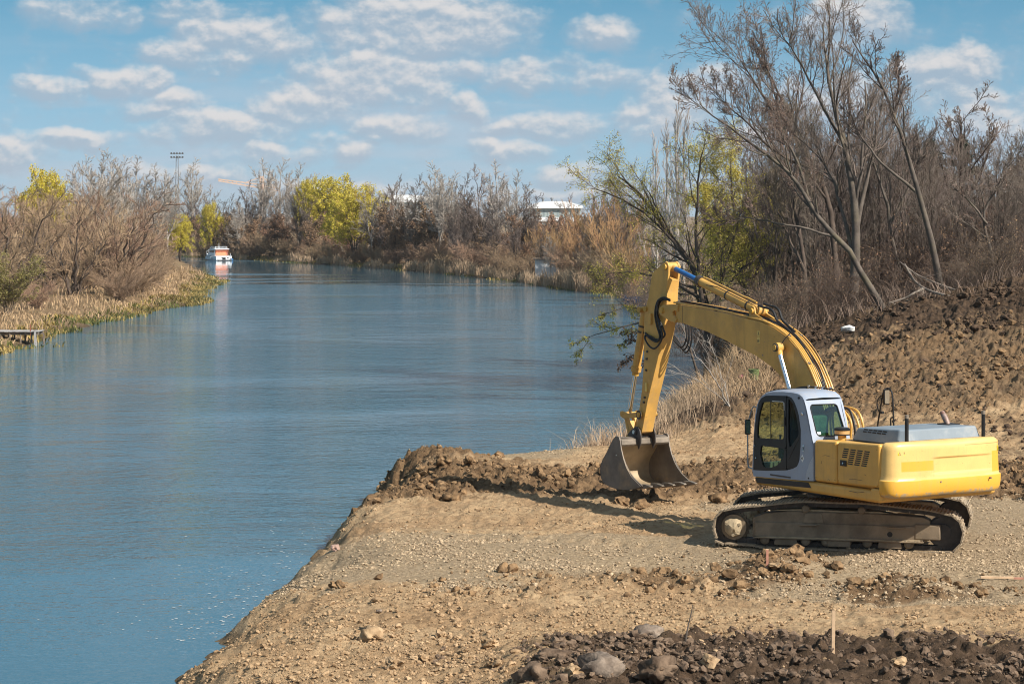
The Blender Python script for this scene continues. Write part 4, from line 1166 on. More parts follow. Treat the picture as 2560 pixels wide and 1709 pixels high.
    bk.add([(p[0], s, p[1]) for s in (-hw, hw) for p in cur], [(i, i + 1, m_ + i + 1, m_ + i) for i in range(m_ - 1)])
    bko = bk.build('bucket', BUCKETM, EXC, ang=40)
    bi = MB(); bi.add([(p[0], s, p[1]) for s in (-hw + .03, hw - .03) for p in cin], [(i, i + 1, m_ + i + 1, m_ + i) for i in range(m_ - 1)]); bi.build('bucket_lining', BUCKETI, bko, ang=40)
    edge = [(5.56, .435), (5.72, .50), (5.90, .585), (6.06, .70), (6.18, .83), (6.27, .97), (6.34, 1.14), (6.37, 1.28)]
    poly = [tuple(p) for p in cur] + edge
    for s in (-1, 1):
        MB().prism(poly, hw - .03 if s > 0 else -hw, hw if s > 0 else -hw + .03).build('side_plate', BUCKETM, bko, .006, 1, ang=60)
        MB().prism([(6.37, 1.285), (6.395, 1.35), (6.45, 1.375), (6.53, 1.365), (6.60, 1.31), (6.50, 1.29), (6.44, 1.18)], hw - .03 if s > 0 else -hw - .004, hw + .004 if s > 0 else -hw + .03).build('side_cap', BUCKETM, bko, .008)
        wp = [(5.62, .43), (5.95, .60), (6.12, .76), (6.24, .95), (6.12, .72), (6.0, .52), (5.9, .40), (5.66, .395)]
        MB().prism(wp, hw if s > 0 else -hw - .018, hw + .018 if s > 0 else -hw).build('wear_plate', BUCKETM, bko, .004)
        MB().cyl((6.50, s * hw, 1.0 - .02), (6.50, s * (hw + .002), .98), .014, 8).build('drain_hole', LABW if s > 0 else BUCKETI, bko)
    MB().prism([(6.36, 1.30), (6.44, 1.33), (6.52, 1.30), (6.52, 1.18), (6.38, 1.16), (6.345, 1.20)], -hw + .031, hw - .031).build('top_bar', STEEL, bko, .008)
    MB().prism([(5.62, .392), (5.62, .432), (6.0, .37), (6.0, .331)], -hw + .032, hw - .032).build('cutting_edge', STEEL, bko, .004)
    for k in range(5):
        v = -hw + .07 + k * (2 * hw - .14) / 4
        t = MB(); w = .05
        t.add([(5.72, v - w, .355), (5.72, v + w, .355), (5.72, v + w, .46), (5.72, v - w, .46), (5.52, v - w * .9, .385), (5.52, v + w * .9, .385), (5.52, v + w * .9, .475), (5.52, v - w * .9, .475), (5.34, v - w * .75, .428), (5.34, v + w * .75, .428), (5.34, v + w * .75, .45), (5.34, v - w * .75, .45)],
              [(0, 1, 2, 3), (0, 4, 5, 1), (1, 5, 6, 2), (2, 6, 7, 3), (3, 7, 4, 0), (4, 8, 9, 5), (5, 9, 10, 6), (6, 10, 11, 7), (7, 11, 8, 4), (8, 11, 10, 9)])
        t.build('tooth', STEEL, bko, .012, 2)
    for s in (-1, 1):
        er = [(6.33, 1.09), (6.25, 1.22), (6.24, 1.36), (6.285, 1.49), (6.36, 1.55), (6.45, 1.545), (6.58, 1.47), (6.80, 1.31), (6.86, 1.10), (6.70, 1.20), (6.56, 1.325), (6.42, 1.32)]
        MB().prism(er, .165 if s > 0 else -.195, .195 if s > 0 else -.165).build('bucket_ear', DARKST, bko, .008)
        MB().cyl((6.44, s * .195, 1.44), (6.44, s * .215, 1.44), .07, 18).build('ear_boss', DARKST, bko); MB().cyl((6.44, s * .215, 1.44), (6.44, s * .24, 1.44), .042, 14).build('bucket_pin', CHROME, bko)
        MB().cyl((6.71, s * .12, 1.32), (6.71, s * .21, 1.32), .04, 12).build('link_pin', YW, bko)
    # swing bracket and hoses glimpsed behind the cab
    MB().box(-.55, .55, -.42, -.30, 1.166, 1.75).build('boom_cheek', Y_, EXC, .03); MB().box(-.55, .55, .30, .42, 1.166, 1.75).build('boom_cheek', Y_, EXC, .03)
    MB().cyl((.30, -.44, 1.52), (.30, .44, 1.52), .07, 16).build('boom_foot_pin', YW, EXC)
    for k in range(6):
        v = .30 - .09 * k
        MB().tube(spline([(-.22 - .02 * k, v, 1.75), (-.30, v, 1.98 + .05 * (k % 3)), (-.16, v * .9, 2.26 + .05 * (k % 2)), (.12, v * .6, 2.36), (.40, v * .5, 2.30)], 24), .024, 7).build('oil_pipe' if k % 3 else 'hose', Y_ if k % 3 else RUB, b)



build_tracks()
build_house()
build_cab()
build_front()

# ================================================================== bare trees, willows, brush
def nrm(a): return a / np.maximum(np.linalg.norm(a, axis=-1, keepdims=True), 1e-9)


def tubes(geo, P, Rd, s):
    n, m = P.shape[:2]
    T = nrm(np.gradient(P, axis=1)); mean = nrm(T.mean(1))
    ref = np.where(np.abs(mean[:, 2:3]) > .8, np.array([[1., 0, 0]]), np.array([[0, 0, 1.]]))[:, None, :]
    U = nrm(np.cross(T, np.broadcast_to(ref, T.shape))); V = np.cross(T, U)
    a = np.arange(s) * 2 * PI / s
    v = P[:, :, None, :] + Rd[:, :, None, None] * (np.cos(a)[None, None, :, None] * U[:, :, None, :] + np.sin(a)[None, None, :, None] * V[:, :, None, :])
    i = np.arange(n * m * s).reshape(n, m, s); j = np.roll(i, -1, 2)
    f = np.stack([i[:, :-1], j[:, :-1], j[:, 1:], i[:, 1:]], -1).reshape(-1, 4)
    geo.add(v.reshape(-1, 3), f)


def kids(P, Rd, n, t0, t1, ang, ln, m, up, wob, rr, tip, q, taper=.45):
    N, M = P.shape[:2]
    seg = np.linalg.norm(np.diff(P, axis=1), axis=-1).sum(1)
    t = t0 + (t1 - t0) * (np.arange(n)[None] + q.uniform(0, 1, (N, n))) / n
    f = t * (M - 1); i = np.clip(np.floor(f).astype(int), 0, M - 2); w = (f - i)[..., None]; r_ = np.arange(N)[:, None]
    base = P[r_, i] * (1 - w) + P[r_, i + 1] * w
    rad = Rd[r_, i] * (1 - w[..., 0]) + Rd[r_, i + 1] * w[..., 0]
    T = nrm(P[r_, i + 1] - P[r_, i])
    perp = nrm(np.cross(T, nrm(q.normal(size=T.shape))))
    a = ang * q.uniform(.65, 1.3, t.shape)[..., None]
    d = nrm(np.cos(a) * T + np.sin(a) * perp)
    L = ln * seg[:, None] * (1 - taper * t) * q.uniform(.6, 1.25, t.shape)
    k = N * n
    d = d.reshape(k, 3); L = L.reshape(k); p = base.reshape(k, 3); r0 = np.minimum(rad.reshape(k) * rr, L * .05)
    pts = [p]
    step = (L / (m - 1))[:, None]
    for _ in range(m - 1):
        d = nrm(d + np.array([0, 0, up]) + wob * q.normal(size=d.shape)); p = p + d * step; pts.append(p)
    Pn = np.stack(pts, 1)
    Rn = np.maximum(r0[:, None] * (1 - .75 * np.linspace(0, 1, m)[None]), tip)
    return Pn, Rn


def stem(pts, r0, r1, m=12, wob=0.0, q=R):
    S = spline(pts, m)
    if wob: S[1:-1] += q.normal(0, wob, S[1:-1].shape)
    return S[None], (r0 + (r1 - r0) * np.linspace(0, 1, m) ** .8)[None]


def leaves(geo, P, n, size, q, spread=.05, droop=0.0, asp=.45):
    """small pointed leaves hung along the twigs P"""
    N, M = P.shape[:2]
    wl = np.linalg.norm(np.diff(P, axis=1), axis=-1).sum(1); k = q.choice(N, n, p=wl / wl.sum()); f = q.uniform(.15, 1, n) * (M - 1); i = np.clip(f.astype(int), 0, M - 2); w = (f - i)[:, None]
    c = P[k, i] * (1 - w) + P[k, i + 1] * w + q.normal(0, spread, (n, 3))
    d = nrm(q.normal(size=(n, 3)) + np.array([0, 0, -droop])); s = nrm(np.cross(d, q.normal(size=(n, 3))))
    L = size * q.uniform(.6, 1.4, n)[:, None]
    v = np.stack([c, c + d * L * .5 + s * L * asp, c + d * L, c + d * L * .5 - s * L * asp], 1)
    geo.add(v.reshape(-1, 3), np.arange(4 * n).reshape(n, 4))


def make_tree(name, loc, stems, spec, q, mats, label, cat='tree', group=None):
    """stems: list of (points local to the base, r0, r1); spec: levels below the stems"""
    root = empty(name, loc)
    tag(root, label, cat, group)
    tr, cr, fo = Geo(), Geo(), Geo()
    lev = [stem(p, a, b, 14, .02 * spec.get('crook', 1), q) for p, a, b in stems]
    for P, Rd in lev: tubes(tr, P, Rd, 8)
    last = None; leafP = []
    Ps, Rs = np.concatenate([p for p, _ in lev]), np.concatenate([r for _, r in lev])
    for li, L in enumerate(spec['levels']):
        Ps, Rs = kids(Ps, Rs, L['n'], L.get('t0', .25), L.get('t1', 1.0), L['a'], L['l'], L['m'], L.get('up', .1), L.get('w', .12), L.get('rr', .6), L.get('tip', .006), q, L.get('tp', .45))
        tubes(tr if li < spec.get('trunk_levels', 1) else cr, Ps, Rs, L.get('s', 3))
        leafP.append(Ps)
    link('trunk', tr.mesh('trunk', mats[0]), root)
    link('crown', cr.mesh('crown', mats[1]), root)
    if spec.get('leaf'):
        lf = spec['leaf']
        leaves(fo, leafP[lf.get('lev', -1)], lf['n'], lf['s'], q, lf.get('sp', .05), lf.get('dr', 0), lf.get('asp', .4))
        link(lf.get('name', 'foliage'), fo.mesh('foliage', mats[2], False), root)
    return root


BARK_G = mat('bark_grey', (.105, .085, .07), rough=.9, var=.35, scale=3, dirt=(.16, .14, .06), dirt_amt=.35, dirt_scale=1.2, bump=.6, bscale=14)
BARK_B = mat('bark_brown', (.085, .062, .048), rough=.9, var=.35, scale=3, bump=.5, bscale=14)
BARK_P = mat('bark_pale', (.34, .30, .26), rough=.9, var=.35, scale=2)
TW_G = mat('twigs_grey', (.185, .145, .12), rough=.9, var=.25, scale=.8, rnd=.25)
TW_B = mat('twigs_brown', (.185, .135, .095), rough=.9, var=.3, scale=.7, rnd=.3)
TW_R = mat('twigs_reddish', (.165, .122, .098), rough=.9, var=.25, scale=.7, rnd=.2)
TW_S = mat('twigs_dark_brown', (.125, .09, .068), rough=.9, var=.35, scale=.9, rnd=.35)  # darker brown twigs for the shrubs
TW_P = mat('twigs_pale', (.38, .33, .29), rough=.9, var=.25, scale=.7, rnd=.2)
TW_O = mat('twigs_orange', (.36, .215, .105), rough=.9, var=.25, scale=.7, rnd=.2)
TW_T = mat('twigs_tan', (.34, .228, .145), rough=.9, var=.3, scale=.5, rnd=.2)
BUDS = mat('red_buds', (.19, .118, .088), rough=.8, var=.3, scale=2)
LF_L = mat('lime_leaves', (.55, .455, .09), rough=.6, var=.3, scale=.8, trans=.35)
LF_Y = mat('yellow_leaves', (.56, .47, .055), rough=.6, var=.25, scale=.5, trans=.35)
LF_B = mat('dead_leaves', (.27, .165, .10), rough=.9, var=.4, scale=1.0, trans=.2, rnd=.2)
LF_O = mat('olive_leaves', (.22, .19, .06), rough=.7, var=.3, scale=1.0, trans=.3)
LF_D = mat('needles', (.035, .045, .025), rough=.8, var=.4, scale=1.0)


def rel(pix, Y):
    """pixels -> points relative to the first"""
    p = np.array([W3(a, b, Y + (c[0] if c else 0)) for a, b, *c in pix])
    return p


def hero(name, Y, base, stems, spec, seed, mats, label, cat='tree', group=None):
    q = np.random.default_rng(seed)
    b = W3(base[0], base[1], Y); b[2] = ground_z(b[0], b[1]) - .05
    st = []
    for k, (pix, r0, r1) in enumerate(stems):
        p = rel(pix, Y) - b
        # branches lean in depth as well as sideways
        p[:, 1] += np.linspace(0, 1, len(p)) * q.uniform(-1.6, 1.6) * (np.ptp(p[:, 2]) / 6)
        if k == 0: p[0] = (0, 0, -.1)
        st.append((p, r0, r1))
    return make_tree(name, tuple(b), st, spec, q, mats, label, cat, group)


SPEC_BIG = dict(trunk_levels=1, levels=[dict(n=11, a=.55, l=.48, m=8, up=.11, w=.12, rr=.55, s=5, t0=.28, tip=.012), dict(n=8, a=.68, l=.50, m=6, up=.08, w=.15, rr=.55, s=4, t0=.15, tip=.008),
                                        dict(n=6, a=.65, l=.55, m=4, up=.07, w=.18, rr=.6, tip=.0058, t0=.1), dict(n=4, a=.6, l=.55, m=2, up=.08, w=.16, rr=.7, tip=.0045, t0=.2)], leaf=dict(n=1000, s=.045, sp=.02, name='buds', asp=.4))
SPEC_BUDDY = dict(SPEC_BIG, leaf=dict(n=5500, s=.040, sp=.03, name='buds', asp=.42))


def build_right_woods():
    wood = 'bare trees in the wood on the right bank'
    hero('bare_tree', 88, (2128, 790), [([(2128, 790), (2140, 560), (2112, 363), (2075, 218), (2058, 60)], .21, .022), ([(2139, 590), (2172, 440), (2200, 330), (2225, 215)], .11, .015), ([(2112, 363), (2040, 240), (1985, 140), (1950, 95)], .07, .012), ([(2135, 640), (2095, 480), (2060, 400), (1990, 330)], .08, .012)],
         SPEC_BIG, 1, (BARK_G, TW_G, BUDS), 'tallest bare tree on the right, its crown reaching the top edge of the photo')
    hero('bare_tree', 86, (2352, 775), [([(2352, 775), (2346, 700), (2319, 582), (2275, 436), (2232, 300), (2178, 194), (2120, 110)], .17, .018), ([(2235, 310), (2245, 220), (2238, 150)], .07, .012), ([(2290, 480), (2200, 400), (2150, 330), (2120, 270)], .06, .012)],
         dict(SPEC_BIG, levels=[dict(SPEC_BIG['levels'][0], t0=.5, l=.26)] + SPEC_BIG['levels'][1:]), 2, (BARK_G, TW_G, BUDS), 'slender bare tree with one long clean trunk leaning left behind the dark soil heap')
    hero('bare_tree', 84, (2216, 785), [([(2216, 785), (2130, 645), (2033, 533), (1965, 436), (1839, 340), (1740, 265)], .14, .018), ([(2033, 533), (1990, 400), (1950, 330), (1930, 250)], .07, .012), ([(2080, 590), (1960, 560), (1860, 545), (1780, 560)], .05, .01)],
         dict(SPEC_BUDDY, levels=[dict(SPEC_BIG['levels'][0], t0=.35, l=.30)] + SPEC_BIG['levels'][1:]), 3, (BARK_G, TW_R, BUDS), 'bare tree leaning far left over the excavator boom with reddish buds')
    hero('bare_tree', 92, (2098, 790), [([(2098, 790), (2085, 560), (2050, 430), (1980, 310), (1905, 210), (1865, 140)], .15, .018), ([(2050, 430), (1940, 380), (1860, 300), (1790, 235)], .08, .012), ([(1980, 310), (1930, 190), (1900, 140)], .06, .012)],
         dict(SPEC_BUDDY, leaf=dict(n=9000, s=.042, sp=.03, name='buds', asp=.42)), 4, (BARK_B, TW_R, BUDS), 'bare tree with the densest reddish brown budding crown, left of the tallest tree')
    hero('bare_tree', 90, (2020, 800), [([(2020, 800), (2010, 640), (1992, 520), (1985, 400), (1975, 330)], .11, .015), ([(2012, 680), (1960, 560), (1920, 470)], .06, .012)], SPEC_BIG, 5, (BARK_B, TW_B, BUDS), 'dark straight bare trunk right beside the top of the excavator boom')
    hero('bare_tree', 93, (2268, 780), [([(2268, 780), (2235, 620), (2215, 500), (2185, 410), (2170, 330)], .11, .015), ([(2225, 560), (2280, 440), (2300, 360)], .06, .012)], SPEC_BIG, 6, (BARK_G, TW_G, BUDS), 'bare tree standing between the tallest tree and the clean leaning trunk')
    hero('bare_tree', 90, (2495, 730), [([(2495, 730), (2480, 640), (2462, 540), (2500, 460), (2520, 410)], .10, .015), ([(2468, 560), (2420, 500), (2390, 470)], .05, .012)], dict(SPEC_BIG, levels=[dict(SPEC_BIG['levels'][0], n=8, l=.35)] + SPEC_BIG['levels'][1:]), 7, (BARK_G, TW_G, BUDS), 'small crooked bare tree above the soil bank near the right edge')
    hero('broad_tree', 108, (2385, 700), [([(2385, 730), (2390, 560), (2400, 440), (2395, 300)], .22, .03), ([(2390, 560), (2330, 440), (2290, 350)], .12, .015), ([(2390, 540), (2450, 430), (2480, 330)], .12, .015), ([(2390, 580), (2480, 480), (2540, 420)], .09, .015)],
         dict(SPEC_BIG, levels=[dict(SPEC_BIG['levels'][0], n=12, l=.40), dict(SPEC_BIG['levels'][1], n=8), dict(SPEC_BIG['levels'][2], n=6, tip=.009), dict(SPEC_BIG['levels'][3], n=4, tip=.007)]), 8, (BARK_B, TW_R, BUDS), 'broad round crowned dark bare tree behind the wood near the right edge')
    # willow leaning over the water
    wl = dict(trunk_levels=1, levels=[dict(n=12, a=.75, l=.40, m=8, up=.04, w=.14, rr=.5, s=5, t0=.22, tip=.01), dict(n=9, a=.7, l=.5, m=6, up=-.01, w=.16, rr=.5, s=3, t0=.1, tip=.006),
                                     dict(n=7, a=.6, l=.6, m=4, up=-.16, w=.12, rr=.6, t0=.1, tip=.004)], leaf=dict(n=22000, s=.066, sp=.07, dr=.8, asp=.22))
    hero('willow', 95, (1766, 958), [([(1766, 958), (1773, 870), (1762, 740), (1722, 650), (1660, 560), (1600, 480), (1550, 440)], .21, .03), ([(1762, 800), (1748, 700), (1738, 560), (1745, 430), (1760, 350)], .11, .015), ([(1773, 870), (1800, 720), (1835, 600), (1860, 500)], .11, .015),
                                     ([(1752, 700), (1680, 600), (1620, 540), (1540, 490), (1475, 470)], .08, .012), ([(1765, 780), (1830, 700), (1900, 640), (1950, 600)], .07, .012), ([(1740, 720), (1640, 690), (1560, 680), (1500, 690)], .06, .01)],
         wl, 9, (BARK_B, TW_B, LF_L), 'willow with fresh lime leaves leaning over the water behind the excavator arm', 'tree')
    wl0 = dict(wl, levels=[dict(wl['levels'][0], n=7, l=.22), dict(wl['levels'][1], n=6), dict(wl['levels'][2], n=4)], leaf=dict(n=1500, s=.09, sp=.03, dr=.8, asp=.2))
    hero('willow_bough', 95, (1757, 872), [([(1757, 872), (1700, 802), (1640, 800), (1560, 815), (1500, 832), (1455, 848)], .055, .008), ([(1660, 800), (1600, 770), (1540, 775), (1500, 790)], .03, .006), ([(1620, 805), (1570, 850), (1550, 862)], .025, .006)], wl0, 12, (BARK_B, TW_B, LF_L), 'low willow bough reaching left over the water beside the excavator arm', 'branch')
    wl2 = dict(wl, leaf=dict(n=48000, s=.085, sp=.10, dr=.8, asp=.22))
    hero('willow', 104, (1870, 850), [([(1870, 850), (1865, 720), (1850, 600), (1840, 500), (1835, 420)], .16, .03), ([(1866, 740), (1910, 620), (1930, 520)], .09, .015), ([(1860, 720), (1790, 600), (1760, 520)], .09, .015), ([(1866, 760), (1880, 600), (1890, 480)], .09, .015)], wl2, 10, (BARK_B, TW_B, LF_L), 'bushy lime green willow behind the boom at the edge of the wood', 'tree')


def proto(name, h, stems, spec, seed, mats, label, cat, group):
    q = np.random.default_rng(seed)
    return make_tree(name, (0, 0, 0), stems, spec, q, mats, label, cat, group)


def multi(q, n, h, spread, r):
    out = []
    for k in range(n):
        a = 2 * PI * (k + q.uniform(-.3, .3)) / n; s = spread * q.uniform(.6, 1.1); hh = h * q.uniform(.7, 1.0)
        out.append((np.array([(.1 * math.cos(a), .1 * math.sin(a), -.2), (s * .25 * math.cos(a), s * .25 * math.sin(a), hh * .3), (s * .65 * math.cos(a), s * .65 * math.sin(a), hh * .7), (s * math.cos(a), s * math.sin(a), hh)]), r * q.uniform(.7, 1.1), r * .12))
    return out


FARL = [dict(n=12, a=.75, l=.46, m=7, up=.07, w=.16, rr=.55, s=4, t0=.18, tip=.03, tp=.62), dict(n=8, a=.7, l=.52, m=5, up=.06, w=.18, rr=.6, t0=.12, tip=.02), dict(n=6, a=.65, l=.55, m=4, up=.05, w=.2, rr=.7, t0=.1, tip=.015), dict(n=3, a=.6, l=.6, m=3, up=.04, w=.2, rr=.8, t0=.1, tip=.011)]
PROTO = {}


def build_protos():
    q = np.random.default_rng(77)
    PROTO['bare'] = lambda: proto('bare_tree', 10, [(np.array([(0, 0, -.3), (.1, 0, 3), (-.2, .1, 6), (.1, 0, 10)]), .2, .03), (np.array([(0, 0, 2.5), (.9, .2, 5), (1.8, .3, 8.5)]), .12, .03), (np.array([(0, 0, 3), (-1.0, -.4, 5.5), (-1.7, -.4, 8.5)]), .12, .03)],
                                 dict(trunk_levels=1, levels=FARL), 21, (BARK_B, TW_G), *LB['bare'])
    PROTO['pale'] = lambda: proto('pale_tree', 11, [(np.array([(0, 0, -.3), (.1, 0, 4), (0, .1, 7), (.1, 0, 11)]), .16, .03), (np.array([(0, 0, 3), (.7, .2, 6), (1.2, .3, 9.8)]), .1, .03), (np.array([(0, 0, 3.4), (-.8, -.4, 6), (-1.3, -.4, 9.5)]), .1, .03)],
                                 dict(trunk_levels=2, levels=[dict(FARL[0], a=.62), dict(FARL[1], a=.6), dict(FARL[2], n=5), dict(FARL[3], n=2)]), 22, (BARK_P, TW_P), *LB['pale'])
    PROTO['bush'] = lambda: proto('bushy_willow', 8, multi(q, 6, 6.6, 3.6, .17), dict(trunk_levels=1, crook=5, levels=[dict(n=9, a=.75, l=.50, m=7, up=.07, w=.18, rr=.5, s=4, t0=.12, tip=.02, tp=.6), dict(n=9, a=.65, l=.50, m=5, up=.07, w=.18, rr=.6, t0=.08, tip=.012), dict(n=8, a=.55, l=.55, m=3, up=.08, w=.16, rr=.7, t0=.05, tip=.009)]), 23, (BARK_B, TW_T), *LB['bush'])
    PROTO['leafy'] = lambda: proto('brown_leaved_tree', 8, multi(q, 4, 7.5, 2.0, .14), dict(trunk_levels=1, levels=[dict(FARL[0], n=9), dict(FARL[1], n=7), dict(FARL[2], n=5)], leaf=dict(n=5200, s=.20, sp=.15, asp=.35, name='dead_leaves')), 24, (BARK_B, TW_B, LF_B), *LB['leafy'])
    PROTO['ywil'] = lambda: proto('yellow_willow', 10, [(np.array([(0, 0, -.3), (.1, 0, 3), (-.2, .1, 5.5), (.1, 0, 9.0)]), .25, .05)] + multi(q, 6, 9.2, 3.2, .16), dict(trunk_levels=1, levels=[dict(n=9, a=.7, l=.45, m=6, up=.06, w=.13, rr=.5, s=3, t0=.3, tip=.02), dict(n=7, a=.6, l=.6, m=5, up=-.06, w=.13, rr=.6, t0=.1, tip=.014), dict(n=4, a=.5, l=.7, m=4, up=-.22, w=.1, rr=.7, t0=.1, tip=.01)],
                                 leaf=dict(n=17000, s=.26, sp=.14, dr=1.0, asp=.22)), 25, (BARK_B, TW_O, LF_Y), *LB['ywil'])
    PROTO['orange'] = lambda: proto('orange_shrub', 4, multi(q, 12, 4.2, 1.6, .06), dict(trunk_levels=1, levels=[dict(n=8, a=.4, l=.5, m=4, up=.15, w=.1, rr=.5, s=3, t0=.1, tip=.016), dict(n=7, a=.4, l=.6, m=3, up=.15, w=.1, rr=.6, t0=.1, tip=.012)]), 26, (TW_O, TW_O), *LB['orange'])
    PROTO['thicket'] = lambda: proto('bare_thicket', 3, multi(q, 12, 2.6, 2.4, .05), dict(trunk_levels=1, crook=4, levels=[dict(n=9, a=.6, l=.5, m=5, up=.05, w=.2, rr=.5, s=3, t0=.05, tip=.014), dict(n=9, a=.6, l=.5, m=4, up=.06, w=.2, rr=.6, t0=.05, tip=.010), dict(n=3, a=.55, l=.6, m=3, up=.05, w=.2, rr=.7, t0=.1, tip=.008)]), 31, (TW_B, TW_T), *LB['thicket'])
    PROTO['shrub'] = lambda: proto('bare_shrub', 3, multi(q, 10, 2.8, 1.5, .035), dict(trunk_levels=1, levels=[dict(n=7, a=.55, l=.5, m=5, up=.06, w=.18, rr=.5, s=3, t0=.1, tip=.008), dict(n=7, a=.6, l=.55, m=4, up=.04, w=.2, rr=.6, t0=.1, tip=.006), dict(n=2, a=.6, l=.6, m=3, up=.04, w=.2, rr=.6, t0=.1, tip=.005)], leaf=dict(n=500, s=.07, sp=.06, name='dead_leaves', lev=1)), 27, (TW_S, TW_S, LF_B), *LB['shrub'])
    PROTO['poplar'] = lambda: proto('poplar', 13, [(np.array([(0, 0, -.3), (.1, 0, 4), (0, .1, 8), (.0, 0, 14)]), .2, .03)], dict(trunk_levels=1, levels=[dict(n=34, a=.38, l=.26, m=5, up=.22, w=.06, rr=.4, s=3, t0=.12, tip=.02, tp=.6), dict(n=9, a=.35, l=.5, m=4, up=.2, w=.08, rr=.6, t0=.1, tip=.014), dict(n=4, a=.35, l=.5, m=3, up=.2, w=.08, rr=.6, t0=.1, tip=.011)]), 28, (BARK_P, TW_P), *LB['poplar'])
    PROTO['conifer'] = lambda: proto('conifer', 10, [(np.array([(0, 0, -.3), (0, 0, 4), (0, .0, 8), (.0, 0, 10)]), .2, .03)], dict(trunk_levels=1, levels=[dict(n=46, a=1.35, l=.34, m=5, up=.0, w=.06, rr=.4, s=3, t0=.12, tip=.02, tp=.9), dict(n=9, a=.7, l=.4, m=3, up=-.05, w=.1, rr=.6, t0=.1, tip=.012)], leaf=dict(n=9000, s=.28, sp=.06, dr=.4, asp=.16)), 29, (BARK_B, BARK_B, LF_D), *LB['conifer'])
    PROTO['upright'] = lambda: proto('slender_tree', 8, [(np.array([(0, 0, -.3), (.05, 0, 3), (.1, .1, 5.5), (.25, 0, 8.5)]), .075, .012), (np.array([(.02, 0, 1.2), (.35, .1, 3), (.6, .2, 6)]), .045, .01)], dict(trunk_levels=1, crook=3, levels=[dict(n=14, a=.5, l=.34, m=6, up=.14, w=.12, rr=.5, s=3, t0=.25, tip=.009), dict(n=7, a=.55, l=.5, m=4, up=.1, w=.15, rr=.6, t0=.1, tip=.007), dict(n=5, a=.55, l=.55, m=3, up=.08, w=.15, rr=.6, t0=.1, tip=.006)]), 33, (BARK_B, TW_G), *LB['upright'])
    PROTO['near'] = lambda: proto('bare_tree', 11, [(np.array([(0, 0, -.3), (.2, 0, 3), (-.1, .1, 6), (.2, 0, 10.5)]), .13, .02), (np.array([(.2, 0, 3), (.9, .4, 5), (1.5, .5, 8)]), .07, .02), (np.array([(.1, 0, 4), (-.9, -.4, 6), (-1.5, -.4, 8.8)]), .07, .02)],
                                 dict(SPEC_BIG, levels=[dict(SPEC_BIG['levels'][0], n=9), dict(SPEC_BIG['levels'][1], n=6), dict(SPEC_BIG['levels'][2], n=5, tip=.007), dict(SPEC_BIG['levels'][3], n=3, tip=.006)], leaf=dict(n=1200, s=.06, name='buds')), 30, (BARK_G, TW_G, BUDS), *LB['near'])


LB = {
    'bare': ('bare grey brown tree in the treeline on the far bank', 'tree', 'bare trees along the far bank'),
    'pale': ('pale barked bare tree rising out of the brown treeline', 'tree', 'pale barked trees along the river'),
    'bush': ('spreading brown many-stemmed bare willow on the left bank', 'tree', 'bushy bare willows on the left bank'),
    'leafy': ('tree with brown dead leaves still hanging in the far treeline', 'tree', 'brown leaved trees along the far bank'),
    'ywil': ('large yellow green willow behind the reeds on the far bank', 'tree', None),
    'orange': ('upright orange twigged shrub on the far bank near the shed', 'shrub', 'orange shrubs by the shed'),
    'thicket': ('low reddish brown thicket of fine twigs at the edge of the left bank', 'shrub', 'low thickets on the left bank'),
    'shrub': ('tangled bare brown shrub at the foot of the right hand wood', 'shrub', 'bare shrubs under the right hand wood'),
    'poplar': ('pale columnar poplar standing behind the right bank willow', 'tree', 'poplars behind the right bank'),
    'conifer': ('dark evergreen tree behind the bare wood on the right', 'tree', 'evergreens behind the right hand wood'),
    'upright': ('slender upright bare tree in the thicket of the right hand wood', 'tree', 'slender upright trees in the right hand wood'),
    'near': ('thin bare tree in the depth of the right hand wood', 'tree', 'thin bare trees deep in the right hand wood'),
}
MADE = {}


def plant(kind, x, y, s=1.0, rz=None, label=None, group=None, sz=None):
    if kind in MADE:
        o = copy_tree(MADE[kind])
    else:
        o = MADE[kind] = PROTO[kind]()
        MADE[kind + '_lb'] = (o['label'], o.get('group'))
    z = float(zland(np.array([[x]]), np.array([[y]]), False)[0, 0])
    o.location = (x, y, z - .1); o.rotation_euler = (0, 0, R.uniform(0, 2 * PI) if rz is None else rz); o.scale = (s, s, sz or s)
    lb, gp = MADE[kind + '_lb']
    o['label'] = label or lb
    if label:
        if group: o['group'] = group
        elif 'group' in o: del o['group']
    elif gp: o['group'] = gp
    return o


def at_px(px, Y): return (px - 1280.) / 6044. * Y


NTH = 'first second third fourth fifth sixth seventh eighth ninth tenth eleventh twelfth thirteenth fourteenth fifteenth sixteenth seventeenth eighteenth nineteenth twentieth twenty-first twenty-second twenty-third twenty-fourth'.split()


def order_labels(objs, what, marks, tail):
    """single out trees of one kind by counting away from the nearest landmark"""
    rows = {}
    for o in objs:
        px = 1280 + o.location.x / o.location.y * 6044
        k = min(range(len(marks)), key=lambda i: abs(marks[i][0] - px)); side = 'left' if px < marks[k][0] else 'right'
        rows.setdefault((k, side), []).append((abs(px - marks[k][0]), o))
    for (k, side), L in rows.items():
        for i, (_, o) in enumerate(sorted(L, key=lambda t: t[0])):
            o['label'] = f'{NTH[min(i, 23)]} {what} {side} of {marks[k][1]}{tail}'


build_right_woods()
build_protos()


